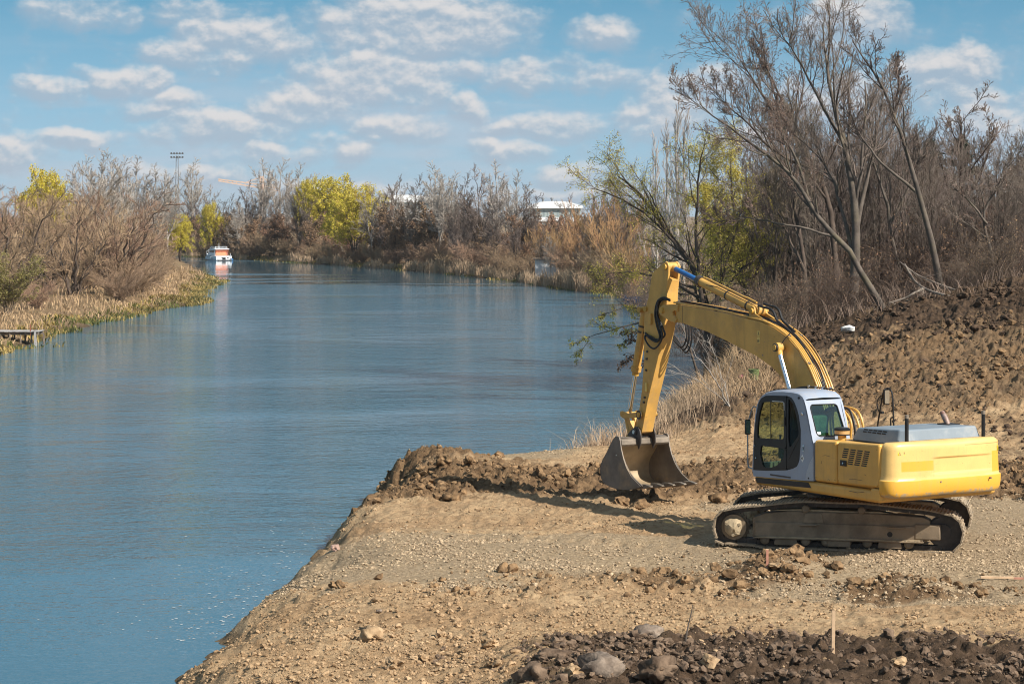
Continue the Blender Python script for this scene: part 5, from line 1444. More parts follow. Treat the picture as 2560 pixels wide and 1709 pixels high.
def plant_all():
    q = np.random.default_rng(100)
    # --- far bank, from the boat round to the right
    def far_y(px):
        return float(np.interp(px, [380, 450, 520, 680, 900, 1100, 1280, 1440, 1545], [398, 391, 372, 351, 316, 280, 249, 220, 202]))
    plant('ywil', at_px(836, 350), 350, .98, 1.0, 'tallest yellow green willow in the middle of the far bank', None, 1.06)
    plant('ywil', at_px(885, 322), 325, .94, 2.2, 'wide yellow green willow just in front of the tallest one, far bank', None, .95)
    plant('ywil', at_px(522, 372), 376, .50, .3, 'small yellow green willow right behind the white boat', None, .80)
    plant('ywil', at_px(765, 360), 366, .55, .9, 'narrow yellow green willow left of the tallest willow', None, 1.05)
    plant('ywil', at_px(100, 235), 236, .66, 3.9, 'yellow green willow showing above the brown trees at the left edge', None, .98)
    plant('ywil', at_px(440, 330), 334, .42, 2.9, 'small dull yellow willow beside the tip of the left bank', None, .6)
    for i, px in enumerate(np.linspace(395, 1560, 52)):
        px += q.uniform(-14, 14); Y = far_y(px) + q.uniform(5, 16)
        k = q.choice(['bare', 'leafy', 'leafy', 'bare', 'pale'], p=[.34, .26, .10, .18, .12])
        if 790 < px < 930 : k = 'leafy'
        s = q.uniform(.58, .80) * (.62 if 790 < px < 930 else 1) * (1.0 if px < 1200 else .80) * (.72 if 1300 < px < 1470 else 1)
        plant(k, at_px(px, Y), Y, s, sz=s * q.uniform(.95, 1.12))
    for i, px in enumerate(np.linspace(380, 1600, 44)):
        px += q.uniform(-15, 15); Y = far_y(px) + q.uniform(20, 48)
        k = q.choice(['bare', 'pale', 'leafy'], p=[.6, .22, .18]); s = q.uniform(.66, .94) * (1.0 if px < 1180 else .82) * (.62 if 1300 < px < 1470 else 1) * (.88 if 930 < px < 1090 else 1)
        plant(k, at_px(px, Y), Y, s, sz=s * q.uniform(.92, 1.08))
    for px, Y, s in ((660, 372, 1.18), (745, 368, 1.12), (480, 420, 1.28), (1090, 300, 1.02), (1130, 292, .9), (1195, 282, .96), (1240, 276, .98), (1290, 270, .88), (420, 410, 1.1), (700, 390, 1.2)):
        plant('pale' if Y != 282 else 'bare', at_px(px, Y), Y, s)
    for px, Y, s in ((945, 320, .88), (965, 314, .92), (990, 316, .9), (1015, 308, .86), (1040, 306, .9), (1065, 298, .86), (1085, 296, .9)):
        plant(('bare', 'leafy')[int(px) % 2], at_px(px, Y), Y, s)
    for px, Y, s in ((1302, 268, .76), (1325, 265, .75), (1350, 272, .78), (1378, 262, .74), (1400, 266, .74), (1428, 258, .74), (1450, 255, .66), (1340, 280, .66), (1415, 275, .66)):
        plant(('leafy', 'bare')[int(px) % 2], at_px(px, Y), Y, s)
    for px, Y, s in ((1370, 246, 1.0), (1420, 238, .9), (1460, 232, 1.1), (1500, 226, 1.2), (1530, 214, 1.3), (1345, 262, .9), (1480, 246, 1.5), (1400, 255, .9), (1570, 196, 1.2), (1440, 226, .8), (1545, 224, 1.6)):
        plant('orange', at_px(px, Y), Y, s)
    for i, px in enumerate(np.linspace(400, 1560, 46)):
        px += q.uniform(-12, 12); Y = far_y(px) + q.uniform(3.5, 9)
        if abs(px - 1373) < 42: continue
        plant('thicket', at_px(px, Y), Y, q.uniform(.6, 1.15), label='low brown thicket behind the reeds of the far bank', group='low thickets along the far bank')
    # --- left bank
    lb = [(38, 168, 1.10), (184, 176, 1.0), (285, 180, 1.12), (120, 190, 1.0), (235, 198, 1.05), (325, 206, .90), (20, 200, 1.2), (90, 212, 1.15), (180, 222, 1.2), (270, 232, 1.1), (345, 238, .85), (310, 250, 1.0), (-60, 180, 1.15), (385, 262, .60), (362, 222, .55), (380, 286, .72), (-30, 150, .8),
          (60, 240, 1.2), (150, 250, 1.3), (250, 260, 1.25), (330, 275, 1.2)]
    for px, Y, s in lb: plant('bush', at_px(px, Y), Y, s * .98)
    for px, Y, s in ((255, 240, 1.0), (300, 250, .98), (340, 262, 1.0), (390, 270, .95), (205, 262, 1.0), (280, 280, 1.1), (420, 300, .9), (230, 235, .9)): plant('pale', at_px(px, Y), Y, s)
    for px, Y, s in ((330, 178, 1.0), (350, 186, .8), (372, 196, .7), (385, 206, .6), (300, 172, .8), (345, 200, 1.1), (370, 214, .8), (90, 156, .6), (200, 184, .7), (390, 225, .7), (385, 240, .8), (405, 262, .6), (400, 282, .7)):
        plant('thicket', at_px(px, Y), Y, s)
    # --- right bank, deep in the wood
    for px, Y, s in ((1975, 96, .9), (2040, 94, .8), (2190, 97, .8), (1930, 102, .95), (2080, 103, .8), (2010, 106, 1.0), (1960, 108, .95), (1905, 120, 1.0), (2050, 112, 1.05), (2160, 118, 1.0), (2240, 104, .9), (2320, 116, .82), (2430, 122, .78), (2530, 112, .72), (2580, 98, .68), (2470, 104, .70), (2000, 128, 1.1), (2100, 134, 1.1), (2200, 140, 1.05), (2290, 135, .9), (2550, 135, .9), (2620, 120, .9), (1850, 130, 1.0), (1790, 142, .95), (2380, 98, .62),
                     (1935, 98, .8), (1990, 100, .7), (2060, 99, .75), (2150, 97, .62), (2260, 100, .8), (2330, 97, .5), (2400, 112, .8), (2500, 122, .85), (2440, 96, .5), (2540, 92, .5), (1900, 106, .7)):
        plant('near', at_px(px, Y), Y, s * (1.0 if px < 1960 else .78))
    for i in range(64):
        Y = q.uniform(91, 110); px = q.uniform(1900, 2620)
        x = at_px(px, Y)
        if shore_dist(np.array([[x]]), np.array([[Y]]))[0, 0] < 2: continue
        plant('upright', x, Y, q.uniform(.62, 1.05) * (.8 if px > 2300 else 1))
    for px, Y, s in ((1690, 178, 1.05), (1668, 186, .92), (1708, 184, .95), (1640, 192, .85)): plant('poplar', at_px(px, Y), Y, s, group=None)
    for px, Y, s in ((2330, 150, .95), (2400, 158, 1.0), (2280, 165, .9), (2535, 150, .78), (2580, 160, .9), (2180, 170, 1.0)): plant('conifer', at_px(px, Y), Y, s)
    for i in range(86):
        Y = q.uniform(84.5, 116); px = q.uniform(1880, 2640) + (Y - 84) * .0
        x = at_px(px, Y)
        if shore_dist(np.array([[x]]), np.array([[Y]]))[0, 0] < 1.5: continue
        plant('shrub', x, Y, q.uniform(.55, 1.15) * (.62 if Y < 90 else 1))
    for px, Y, s in ((1850, 92, .7), (1880, 88, .6), (1905, 84, .6), (1820, 98, .8), (1930, 80, .5), (1800, 104, .8), (1845, 102, .9), (1780, 112, .9), (1740, 128, 1.0), (1700, 140, 1.1), (1660, 150, 1.2), (1620, 165, 1.2), (1590, 180, 1.2), (1650, 172, 1.3), (1720, 118, .8)):
        plant('shrub', at_px(px, Y), Y, s)
    # tell the trees of a row apart
    allo = [o for o in COL.objects if o.type == 'EMPTY' and o.parent is None]
    far = lambda o: o.location.y > 225 and not (o.location.x / o.location.y * 6044 + 1280 < 380)
    marks = [(522, 'the white boat'), (822, 'the tallest yellow willow'), (1012, 'the long warehouse'), (1387, 'the vented warehouse')]
    gl = lambda k: [o for o in allo if o.get('group') == LB[k][2]]
    order_labels([o for o in gl('bare') if far(o)], 'bare grey brown tree', marks, ' on the far bank')
    order_labels([o for o in gl('leafy') if far(o)], 'brown leaved tree', marks, ' on the far bank')
    order_labels([o for o in gl('pale') if far(o)], 'pale barked tree', marks, ' on the far bank')
    order_labels([o for o in gl('pale') if not far(o)], 'pale bare tree', [(443, 'the floodlight mast')], ' behind the left bank')
    order_labels([o for o in gl('bare') if not far(o)], 'bare grey brown tree', [(1560, 'the orange shrubs'), (443, 'the floodlight mast')], ' near the water')
    order_labels([o for o in allo if o.get('group') == 'low thickets along the far bank'], 'low brown thicket', marks, ' on the far bank')
    order_labels(gl('bush'), 'spreading bare willow', [(60, 'the plank jetty'), (443, 'the floodlight mast')], ' on the left bank')
    order_labels(gl('thicket'), 'low thicket', [(60, 'the plank jetty'), (443, 'the floodlight mast')], ' on the left bank')
    order_labels(gl('orange'), 'orange twigged shrub', [(1373, 'the corrugated shed')], ' on the far bank')
    order_labels(gl('poplar'), 'pale columnar poplar', [(1740, 'the upright willow stem')], ' behind the right bank')
    order_labels(gl('conifer'), 'dark evergreen', [(2352, 'the clean leaning trunk')], ' behind the right hand wood')
    # olive budding bush at the left edge
    rr = np.random.default_rng(5)
    for px, Y, s, lb_ in ((20, 148, 1.0, 'olive green budding bush on the left bank at the left edge'),):
        x = at_px(px, Y); z = float(zland(np.array([[x]]), np.array([[Y]]), False)[0, 0])
        make_tree('budding_bush', (x, Y, z), multi(rr, 9, 3.2, 2.0, .05), dict(trunk_levels=1, levels=[dict(n=7, a=.5, l=.5, m=5, up=.06, w=.15, rr=.5, s=3, t0=.1, tip=.014), dict(n=7, a=.55, l=.55, m=4, up=.04, w=.15, rr=.6, t0=.1, tip=.01)], leaf=dict(n=5200, s=.11, sp=.09, asp=.35)), rr, (TW_B, TW_B, LF_O), lb_, 'shrub')


def blades(geo, x, y, z, h, w, lean, q):
    """thin grass or reed blades, three joints each"""
    n = len(x)
    a = q.uniform(0, 2 * PI, n); d = np.stack([np.cos(a), np.sin(a), np.zeros(n)], 1); b = q.uniform(0, 2 * PI, n); s = np.stack([np.cos(b), np.sin(b), np.zeros(n)], 1)
    p0 = np.stack([x, y, z], 1); L = np.abs(lean * q.normal(1, .5, n))[:, None] * h[:, None]
    p1 = p0 + d * L * .35 + np.array([0, 0, 1]) * h[:, None] * .6; p2 = p0 + d * L + np.array([0, 0, 1]) * (h * q.uniform(.8, 1, n))[:, None]
    w = np.asarray(w)[..., None] if np.ndim(w) else w
    v = np.stack([p0 - s * w, p0 + s * w, p1 + s * w * .8, p1 - s * w * .8, p2], 1).reshape(-1, 3)
    i = np.arange(n)[:, None] * 5
    geo.add(v, i + np.array([[0, 1, 2, 3]])); geo.f.append(i + np.array([[3, 2, 4]]) + (geo.n - len(v)))


REED = mat('dry_reed', (.43, .31, .205), rough=.85, var=.35, scale=.35, trans=.25)
STRAW = mat('dry_straw', (.42, .29, .17), rough=.85, var=.4, scale=.6, trans=.2)
WPLANT = mat('water_plants', (.20, .155, .045), rough=.7, var=.3, scale=.30, col2=(.36, .26, .09), trans=.25)
WGREEN = mat('green_shoots', (.11, .115, .03), rough=.7, var=.35, scale=.5, trans=.3)


def along(poly, n, q, t0=0.0, t1=1.0):
    P = np.array(poly, float); s = np.concatenate([[0], np.cumsum(np.linalg.norm(np.diff(P, axis=0), axis=1))])
    t = q.uniform(t0, t1, n) * s[-1]; i = np.clip(np.searchsorted(s, t) - 1, 0, len(P) - 2); w = ((t - s[i]) / (s[i + 1] - s[i]))[:, None]
    e = P[i + 1] - P[i]; nn = np.stack([-e[:, 1], e[:, 0]], 1); nn /= np.linalg.norm(nn, axis=1)[:, None]
    return P[i] * (1 - w) + P[i + 1] * w, nn


def stuffed(name, geo, m, label, cat):
    return tag(link(name, geo.mesh(name, m, False)), label, cat, None, 'stuff')


def build_reeds():
    q = np.random.default_rng(8)
    far = [p for p in SHORE_R if p[1] >= 175 and p[1] < 430]
    # tall pale reeds standing on the far bank, in uneven stands
    p, nn = along(far, 42000, q)
    off = q.gamma(2.0, 1.0, len(p)) - .3
    xy = p - nn * off[:, None] * np.sign((nn * np.array([1, 1])).sum(1))[:, None]
    d = shore_dist(xy[:, 0][:, None], xy[:, 1][:, None])[:, 0]
    nz = fbm(xy[:, 0], xy[:, 1], 9, 3, .6, 61)
    ok = (d > -.6) & (d < 8) & (nz > -.22)
    xy = xy[ok]; nz = nz[ok]; z = zland(xy[:, 0][:, None], xy[:, 1][:, None], False)[:, 0]
    h = (.7 + 2.4 * np.clip(nz + .25, 0, .6)) * q.uniform(.6, 1.25, len(xy))
    g = Geo(); blades(g, xy[:, 0], xy[:, 1], z, h, .035, .22, q)
    stuffed('reed_bed', g, REED, 'pale dry reeds fringing the far bank', 'reeds')
    # yellow green water plants floating along the banks
    for poly, name, lab, n, wdt in ((far, 'waterside_plants', 'low yellow green plants at the water line of the far bank', 9000, 1.0), (SHORE_L[5:-1], 'waterside_plants', 'yellow and green water plants along the left bank', 22000, 2.6)):
        p, nn = along(poly, n, q)
        xy = p + nn * q.normal(0, wdt, n)[:, None]
        d = shore_dist(xy[:, 0][:, None], xy[:, 1][:, None])[:, 0]; nz = fbm(xy[:, 0], xy[:, 1], 6, 3, .6, 71)
        ok = (d > -1.5 * np.clip(.4 + 2 * nz, 0, 1.2)) & (d < 2.0) & ~((xy[:, 0] > -29) & (xy[:, 0] < -23.6) & (xy[:, 1] > 122.6) & (xy[:, 1] < 128.5) & (q.uniform(0, 1, len(d)) < .85)); xy = xy[ok]; dd = d[ok]
        z = np.maximum(zland(xy[:, 0][:, None], xy[:, 1][:, None], False)[:, 0], WATER_Z - .02)
        gr = fbm(xy[:, 0], xy[:, 1], 4, 3, .6, 75) + q.normal(0, .14, len(xy)) > .17
        for sel, mm, nm in ((gr, WGREEN, ' with fresh green shoots'), (~gr, WPLANT, '')):
            g = Geo(); k = sel.sum(); blades(g, xy[sel, 0], xy[sel, 1], z[sel], q.uniform(.10, .36, k), .045, .6, q)
            stuffed(name if nm == '' else 'green_shoots', g, mm, (lab if nm == '' else lab.replace('yellow and green water plants', 'fresh green shoots among the water plants').replace('low yellow green plants', 'fresh green shoots')), 'plants')
    # straw and dry grass on the left bank
    n = 16000; p, nn = along(SHORE_L[5:-1], n, q); xy = p + nn * (np.sign(q.uniform(-1, 1, n)) * q.gamma(2, 2.2, n))[:, None]
    d = shore_dist(xy[:, 0][:, None], xy[:, 1][:, None])[:, 0]; ok = (d > .8) & (d < 16); xy = xy[ok]
    z = zland(xy[:, 0][:, None], xy[:, 1][:, None], False)[:, 0]; nz = fbm(xy[:, 0], xy[:, 1], 5, 3, .6, 81)
    g = Geo(); blades(g, xy[:, 0], xy[:, 1], z, (.25 + 1.1 * np.clip(nz + .1, 0, .5)) * q.uniform(.6, 1.3, len(xy)), .035, .6, q)
    stuffed('dry_grass', g, STRAW, 'flattened straw coloured grass under the left bank willows', 'grass')
    # reed clump beside the bucket
    n = 2600
    cx = np.concatenate([q.normal(at_px(1480, 61.5), .42, 700), q.normal(at_px(1550, 64), .9, 700), q.normal(at_px(1690, 68), 1.0, 1200)]); cy = np.concatenate([q.normal(61.6, .35, 700), q.normal(64, .9, 700), q.normal(69.5, 2.0, 1200)])
    z = zland(cx[:, None], cy[:, None])[:, 0]; h = np.concatenate([q.uniform(.3, .9, 700), q.uniform(.3, .95, 700), q.uniform(.3, .85, 1200)])
    g = Geo(); blades(g, cx, cy, np.maximum(z, WATER_Z), h, .007, .55, q)
    stuffed('dry_reeds', g, REED, 'tangle of dry tan reeds on the shore behind the bucket and arm', 'reeds')
    # dry grass and litter on the bank between the willow and the excavator
    n = 9000; y = q.uniform(70, 102, n); x = at_px(q.uniform(1640, 1930, n), y); d = shore_dist(x[:, None], y[:, None])[:, 0]; ok = d > -.3; x, y = x[ok], y[ok]
    z = zland(x[:, None], y[:, None])[:, 0]; g = Geo(); blades(g, x, y, z, q.uniform(.15, .75, len(x)) * (1 + .8 * fbm(x, y, 2, 3, .5, 91)), .009, .8, q)
    stuffed('dry_grass', g, STRAW, 'matted brown grass on the bank between the willow and the excavator', 'grass')
    # thin undergrowth in the wood
    n = 9000; y = q.uniform(82.5, 125, n); x = at_px(q.uniform(1860, 2620, n), y); z = zland(x[:, None], y[:, None], False)[:, 0]
    d = shore_dist(x[:, None], y[:, None])[:, 0]; ok = d > 1.5; x, y, z = x[ok], y[ok], z[ok]
    g = Geo(); blades(g, x, y, z, q.uniform(.2, 1.3, len(x)), .009, .7, q)
    stuffed('undergrowth', g, mat('undergrowth', (.21, .15, .115), rough=.9, var=.45, scale=.8), 'thicket of thin brown stems under the trees of the right hand wood', 'undergrowth')
    # bottom of the far treeline: thin stems too many to count
    far2 = [p for p in SHORE_R if p[1] >= 160 and p[1] < 440]
    n = 30000; p, nn = along(far2, n, q); off = q.uniform(2.5, 30, n); xy = p - nn * off[:, None]
    d = shore_dist(xy[:, 0][:, None], xy[:, 1][:, None])[:, 0]; ok = d > 2; xy = xy[ok]; z = zland(xy[:, 0][:, None], xy[:, 1][:, None], False)[:, 0]
    g = Geo(); blades(g, xy[:, 0], xy[:, 1], z, q.uniform(.4, 2.2, len(xy)), .022, .6, q)
    stuffed('undergrowth', g, mat('far_undergrowth', (.17, .115, .082), rough=.9, var=.5, scale=.25), 'brown undergrowth filling the foot of the far treeline', 'undergrowth')
    n = 14000; p, nn = along(SHORE_L[:-2], n, q); xy = p + nn * (np.sign(q.uniform(-1, 1, n)) * q.uniform(4, 34, n))[:, None]; d = shore_dist(xy[:, 0][:, None], xy[:, 1][:, None])[:, 0]; ok = d > 3.5; xy = xy[ok]; z = zland(xy[:, 0][:, None], xy[:, 1][:, None], False)[:, 0]
    g = Geo(); blades(g, xy[:, 0], xy[:, 1], z, q.uniform(.4, 2.2, len(xy)), .018, .6, q)
    stuffed('undergrowth', g, mat('left_undergrowth', (.24, .16, .105), rough=.9, var=.5, scale=.25), 'brown thicket between the stems of the left bank willows', 'undergrowth')


plant_all()
build_reeds()

# ================================================================== things on and by the river
def hit(px, py, y0=28., y1=140.):
    """where the sight line through a photo pixel meets the land"""
    ys = np.linspace(y0, y1, 1500); x = (px - 1280.) / 6044. * ys; z = CAM_H - (py - 535.) / 6044. * ys
    g = zland(x[:, None], ys[:, None])[:, 0]
    k = np.argmax(g >= z)
    return (float(x[k]), float(ys[k]), float(g[k]))


WHITE = mat('white_hull', (.62, .66, .70), rough=.4, var=.06, dirt=(.45, .42, .38), dirt_amt=.3)
ORANGE = mat('orange_canvas', (.66, .24, .13), rough=.8, var=.1)
WOODG = mat('grey_wood', (.36, .34, .33), rough=.9, var=.25, scale=6, dirt=(.16, .13, .10), dirt_amt=.5)
WOODB = mat('old_wood', (.20, .155, .12), rough=.9, var=.3, scale=6)
WOODP = mat('pale_wood', (.58, .40, .25), rough=.85, var=.15, scale=12, dirt=(.35, .22, .12), dirt_amt=.4)
WOODR = mat('reddish_wood', (.42, .20, .14), rough=.85, var=.2, scale=12)
BLUE = mat('blue_plastic', (.02, .13, .32), rough=.5, var=.15)
GLASSD = mat('dark_window', (.05, .07, .08), rough=.12, var=.1, spec=.6)
ROOFW = mat('white_roof_sheet', (.78, .80, .82), rough=.5, var=.05, scale=.05)
WALLG = mat('grey_green_wall', (.34, .40, .40), rough=.7, var=.1, scale=.1)
PANEL = mat('wall_panel', (.24, .29, .30), rough=.5, var=.15)
TILE = mat('red_roof_tiles', (.34, .10, .05), rough=.85, var=.25, scale=2)
PLAST = mat('cream_plaster', (.55, .48, .38), rough=.9, var=.1)
STEELG = mat('grey_mast_steel', (.16, .17, .18), rough=.6, var=.1)
CRANEM = mat('faded_orange_steel', (.60, .44, .35), rough=.7, var=.1)


def build_boat():
    p = W3(560, 651, 352)
    root = empty('motor_boat', (p[0], p[1], WATER_Z), math.atan2(.87, -.50))
    root.scale = (1.1, 1.12, .93)
    tag(root, 'small white cabin cruiser with an orange canvas, moored under the far yellow willow', 'boat')
    secs = [(0, 1.12, .74, .95), (1.2, 1.2, .76, 1.0), (2.6, 1.15, .84, .85), (3.8, .88, .96, .5), (4.7, .45, 1.06, .18), (5.2, .05, 1.12, .02)]
    v = []; f = []
    for x, hb, sh, bt in secs:
        v += [(x, -hb, sh), (x, -hb * .97, .2), (x, -bt, -.12), (x, 0, -.3), (x, bt, -.12), (x, hb * .97, .2), (x, hb, sh)]
    for i in range(len(secs) - 1):
        for k in range(6): f.append((i * 7 + k, i * 7 + k + 1, (i + 1) * 7 + k + 1, (i + 1) * 7 + k))
        f.append((i * 7 + 6, i * 7, (i + 1) * 7, (i + 1) * 7 + 6))
    f.append(tuple(range(7)))
    MB().add(v, f).build('hull', WHITE, root, ang=30)
    MB().tube([(-.01, -1.12, .70), (1.2, -1.215, .72), (2.6, -1.165, .80), (3.8, -.895, .92), (5.2, -.06, 1.08)], .03, 6).build('rub_rail', STEELG, root)
    MB().tube([(-.01, 1.12, .70), (1.2, 1.215, .72), (2.6, 1.165, .80), (3.8, .895, .92), (5.2, .06, 1.08)], .03, 6).build('rub_rail', STEELG, root)
    c = MB().prism([(1.0, .74), (3.5, .88), (3.0, 1.32), (2.75, 1.34), (2.45, 1.80), (1.0, 1.80)], -.88, .88).build('cabin', WHITE, root, .03)
    for s in (-1, 1):
        MB().prism([(1.25, 1.25), (1.95, 1.25), (1.95, 1.62), (1.25, 1.62)], s * .88 if s > 0 else -.895, .895 if s > 0 else -.88).build('window', GLASSD, c)
        MB().prism([(2.02, 1.25), (2.62, 1.28), (2.44, 1.62), (2.02, 1.62)], s * .88 if s > 0 else -.895, .895 if s > 0 else -.88).build('window', GLASSD, c)
        MB().cyl((3.05, s * .88, 1.06), (3.05, s * .892, 1.06), .11, 10).build('porthole', GLASSD, c)
        MB().cyl((2.75, s * 1.13, .55), (2.75, s * 1.165, .55), .08, 10).build('porthole', GLASSD, root)
    MB().prism([(.55, 1.74), (2.75, 1.84), (2.6, 1.92), (1.6, 1.98), (.55, 1.84)], -1.0, 1.0).build('roof', WHITE, root, .03)
    MB().add([(.62, -.86, 1.72), (.62, .86, 1.72), (.95, .86, 1.40), (.95, -.86, 1.40)], [(0, 1, 2, 3)]).build('canvas', ORANGE, root)
    MB().prism([(.93, .80), (.985, .80), (.985, 1.72), (.93, 1.42)], -.80, .70).build('canvas', ORANGE, root)
    for s in (-1, 1): MB().prism([(.60, 1.72), (.94, 1.72), (.94, .74), (.80, .74)], s * .86 if s > 0 else -.88, .88 if s > 0 else -.86).build('canvas', ORANGE, root)
    for s in (-1, 1): MB().tube([(.9, s * .8, 1.95), (1.0, s * .8, 2.2), (2.4, s * .8, 2.2), (2.65, s * .8, 1.95)], .028, 6).build('roof_rail', WHITE, root)
    MB().tube([(1.0, -.8, 2.2), (1.0, .8, 2.2)], .028, 6).build('roof_rail', WHITE, root)
    MB().tube([(1.7, 0, 1.95), (1.7, 0, 2.35), (1.7, 0, 2.75)], [.07, .03, .012], 6).build('antenna', WHITE, root)
    for s in (-1, 1):
        MB().tube([(5.15, 0, 1.1), (5.15, 0, 1.62), (4.3, s * .62, 1.5), (3.6, s * .92, 1.4), (3.6, s * .92, .95)], .022, 6).build('bow_rail', WHITE, root)
    MB().box(-.45, -.01, -.95, .95, .10, .17).build('swim_platform', STEELG, root)
    MB().box(-.38, -.05, -.10, .16, .14, .52).build('outboard_motor', BLK, root, .04)
    for y in (-.55, .25): MB().cyl((-.02, y, .45), (.01, y, .45), .10, 10).build('exhaust_port', BLK, root)
    MB().box(-.40, .0, -1.15, -.85, .0, .34).build('blue_float', BLUE, root, .05)
    for x in (1.3, 3.0): MB().tube([(x, 1.24, .70), (x, 1.28, .62), (x, 1.28, .28), (x, 1.25, .2)], [.02, .09, .09, .02], 8).build('fender', WHITE, root)
    MB().tube([(-.08, -.9, .72), (-.08, -.9, 1.12)], .03, 6).build('stern_post', WHITE, root)
    MB().tube(spline([(5.15, 0, 1.0), (5.6, .1, .85), (6.3, .3, .75)], 8), .02, 5).build('mooring_line', STEELG, root)


def build_left_jetty():
    Y = 126.0; x0, x1 = at_px(-60, Y), at_px(104, Y); zt = -.21
    root = empty('jetty', (x1, Y, WATER_Z)); tag(root, 'small weathered plank jetty on posts at the left edge of the photo', 'jetty')
    n = 17; w = (x1 - x0) / n
    me = MB().box(-w * .46, w * .46, -.75, .75, 0, .035).mesh('plank', WOODG, False)
    for k in range(n):
        o = link('plank', me, root); o.location = (x0 - x1 + w * (k + .5), R.uniform(-.04, .04), zt - WATER_Z + R.uniform(0, .012)); o.rotation_euler = (0, R.uniform(-.01, .01), R.uniform(-.015, .015))
    for y in (-.55, .55): MB().box(x0 - x1, -.02, y - .04, y + .04, .53, .69 - .002).build('beam', WOODB, root)
    for px, y in ((8, -.6), (30, -.6), (57, -.62), (84, -.6), (30, .6), (57, .6), (84, .6)):
        x = at_px(px, Y) - x1; MB().tube([(x, y, -.7), (x + .01, y, .68)], .05, 8).build('post', WOODB, root)
    MB().prism([(-.22, -.6), (-.05, -.6), (-.14, .80), (-.24, .80)], -.86, -.78).build('end_post', WOODG, root, .01)
    MB().prism([(-.0, -.6), (.10, -.6), (.0, .62), (-.07, .62)], .60, .68).build('end_post', WOODB, root, .01)
    MB().tube([(at_px(83, Y) - x1, -.7, .5), (at_px(82, Y) - x1, -.7, 1.08)], .03, 7).build('rusty_pole', mat('rust', (.22, .07, .045), rough=.9), root)


def build_right_planks():
    Y = 89.0; x0, x1 = at_px(1728, Y), at_px(1800, Y)
    zb = ground_z((x0 + x1) / 2, Y); zt = max(zb + .12, -.45)
    root = empty('plank_landing', ((x0 + x1) / 2, Y, zb)); tag(root, 'low landing of old grey planks under the lime willow', 'jetty')
    L = x1 - x0
    me = MB().box(-L / 2, L / 2, -.09, .09, 0, .04).mesh('plank', WOODG, False)
    for k in range(5):
        o = link('plank', me, root); o.location = (R.uniform(-.06, .06), -.45 + k * .21, zt - zb + R.uniform(0, .03)); o.rotation_euler = (0, R.uniform(-.02, .02), R.uniform(-.03, .03))
    for x in (-L / 2 + .1, L / 2 - .1):
        for y in (-.42, .38): MB().tube([(x, y, -.5), (x, y, zt - zb)], .06, 7).build('post', WOODB, root)
    MB().cyl((-L / 2 - .15, -.5, .12), (-L / 2 - .1, .4, .12), .13, 10).build('log', WOODB, root)


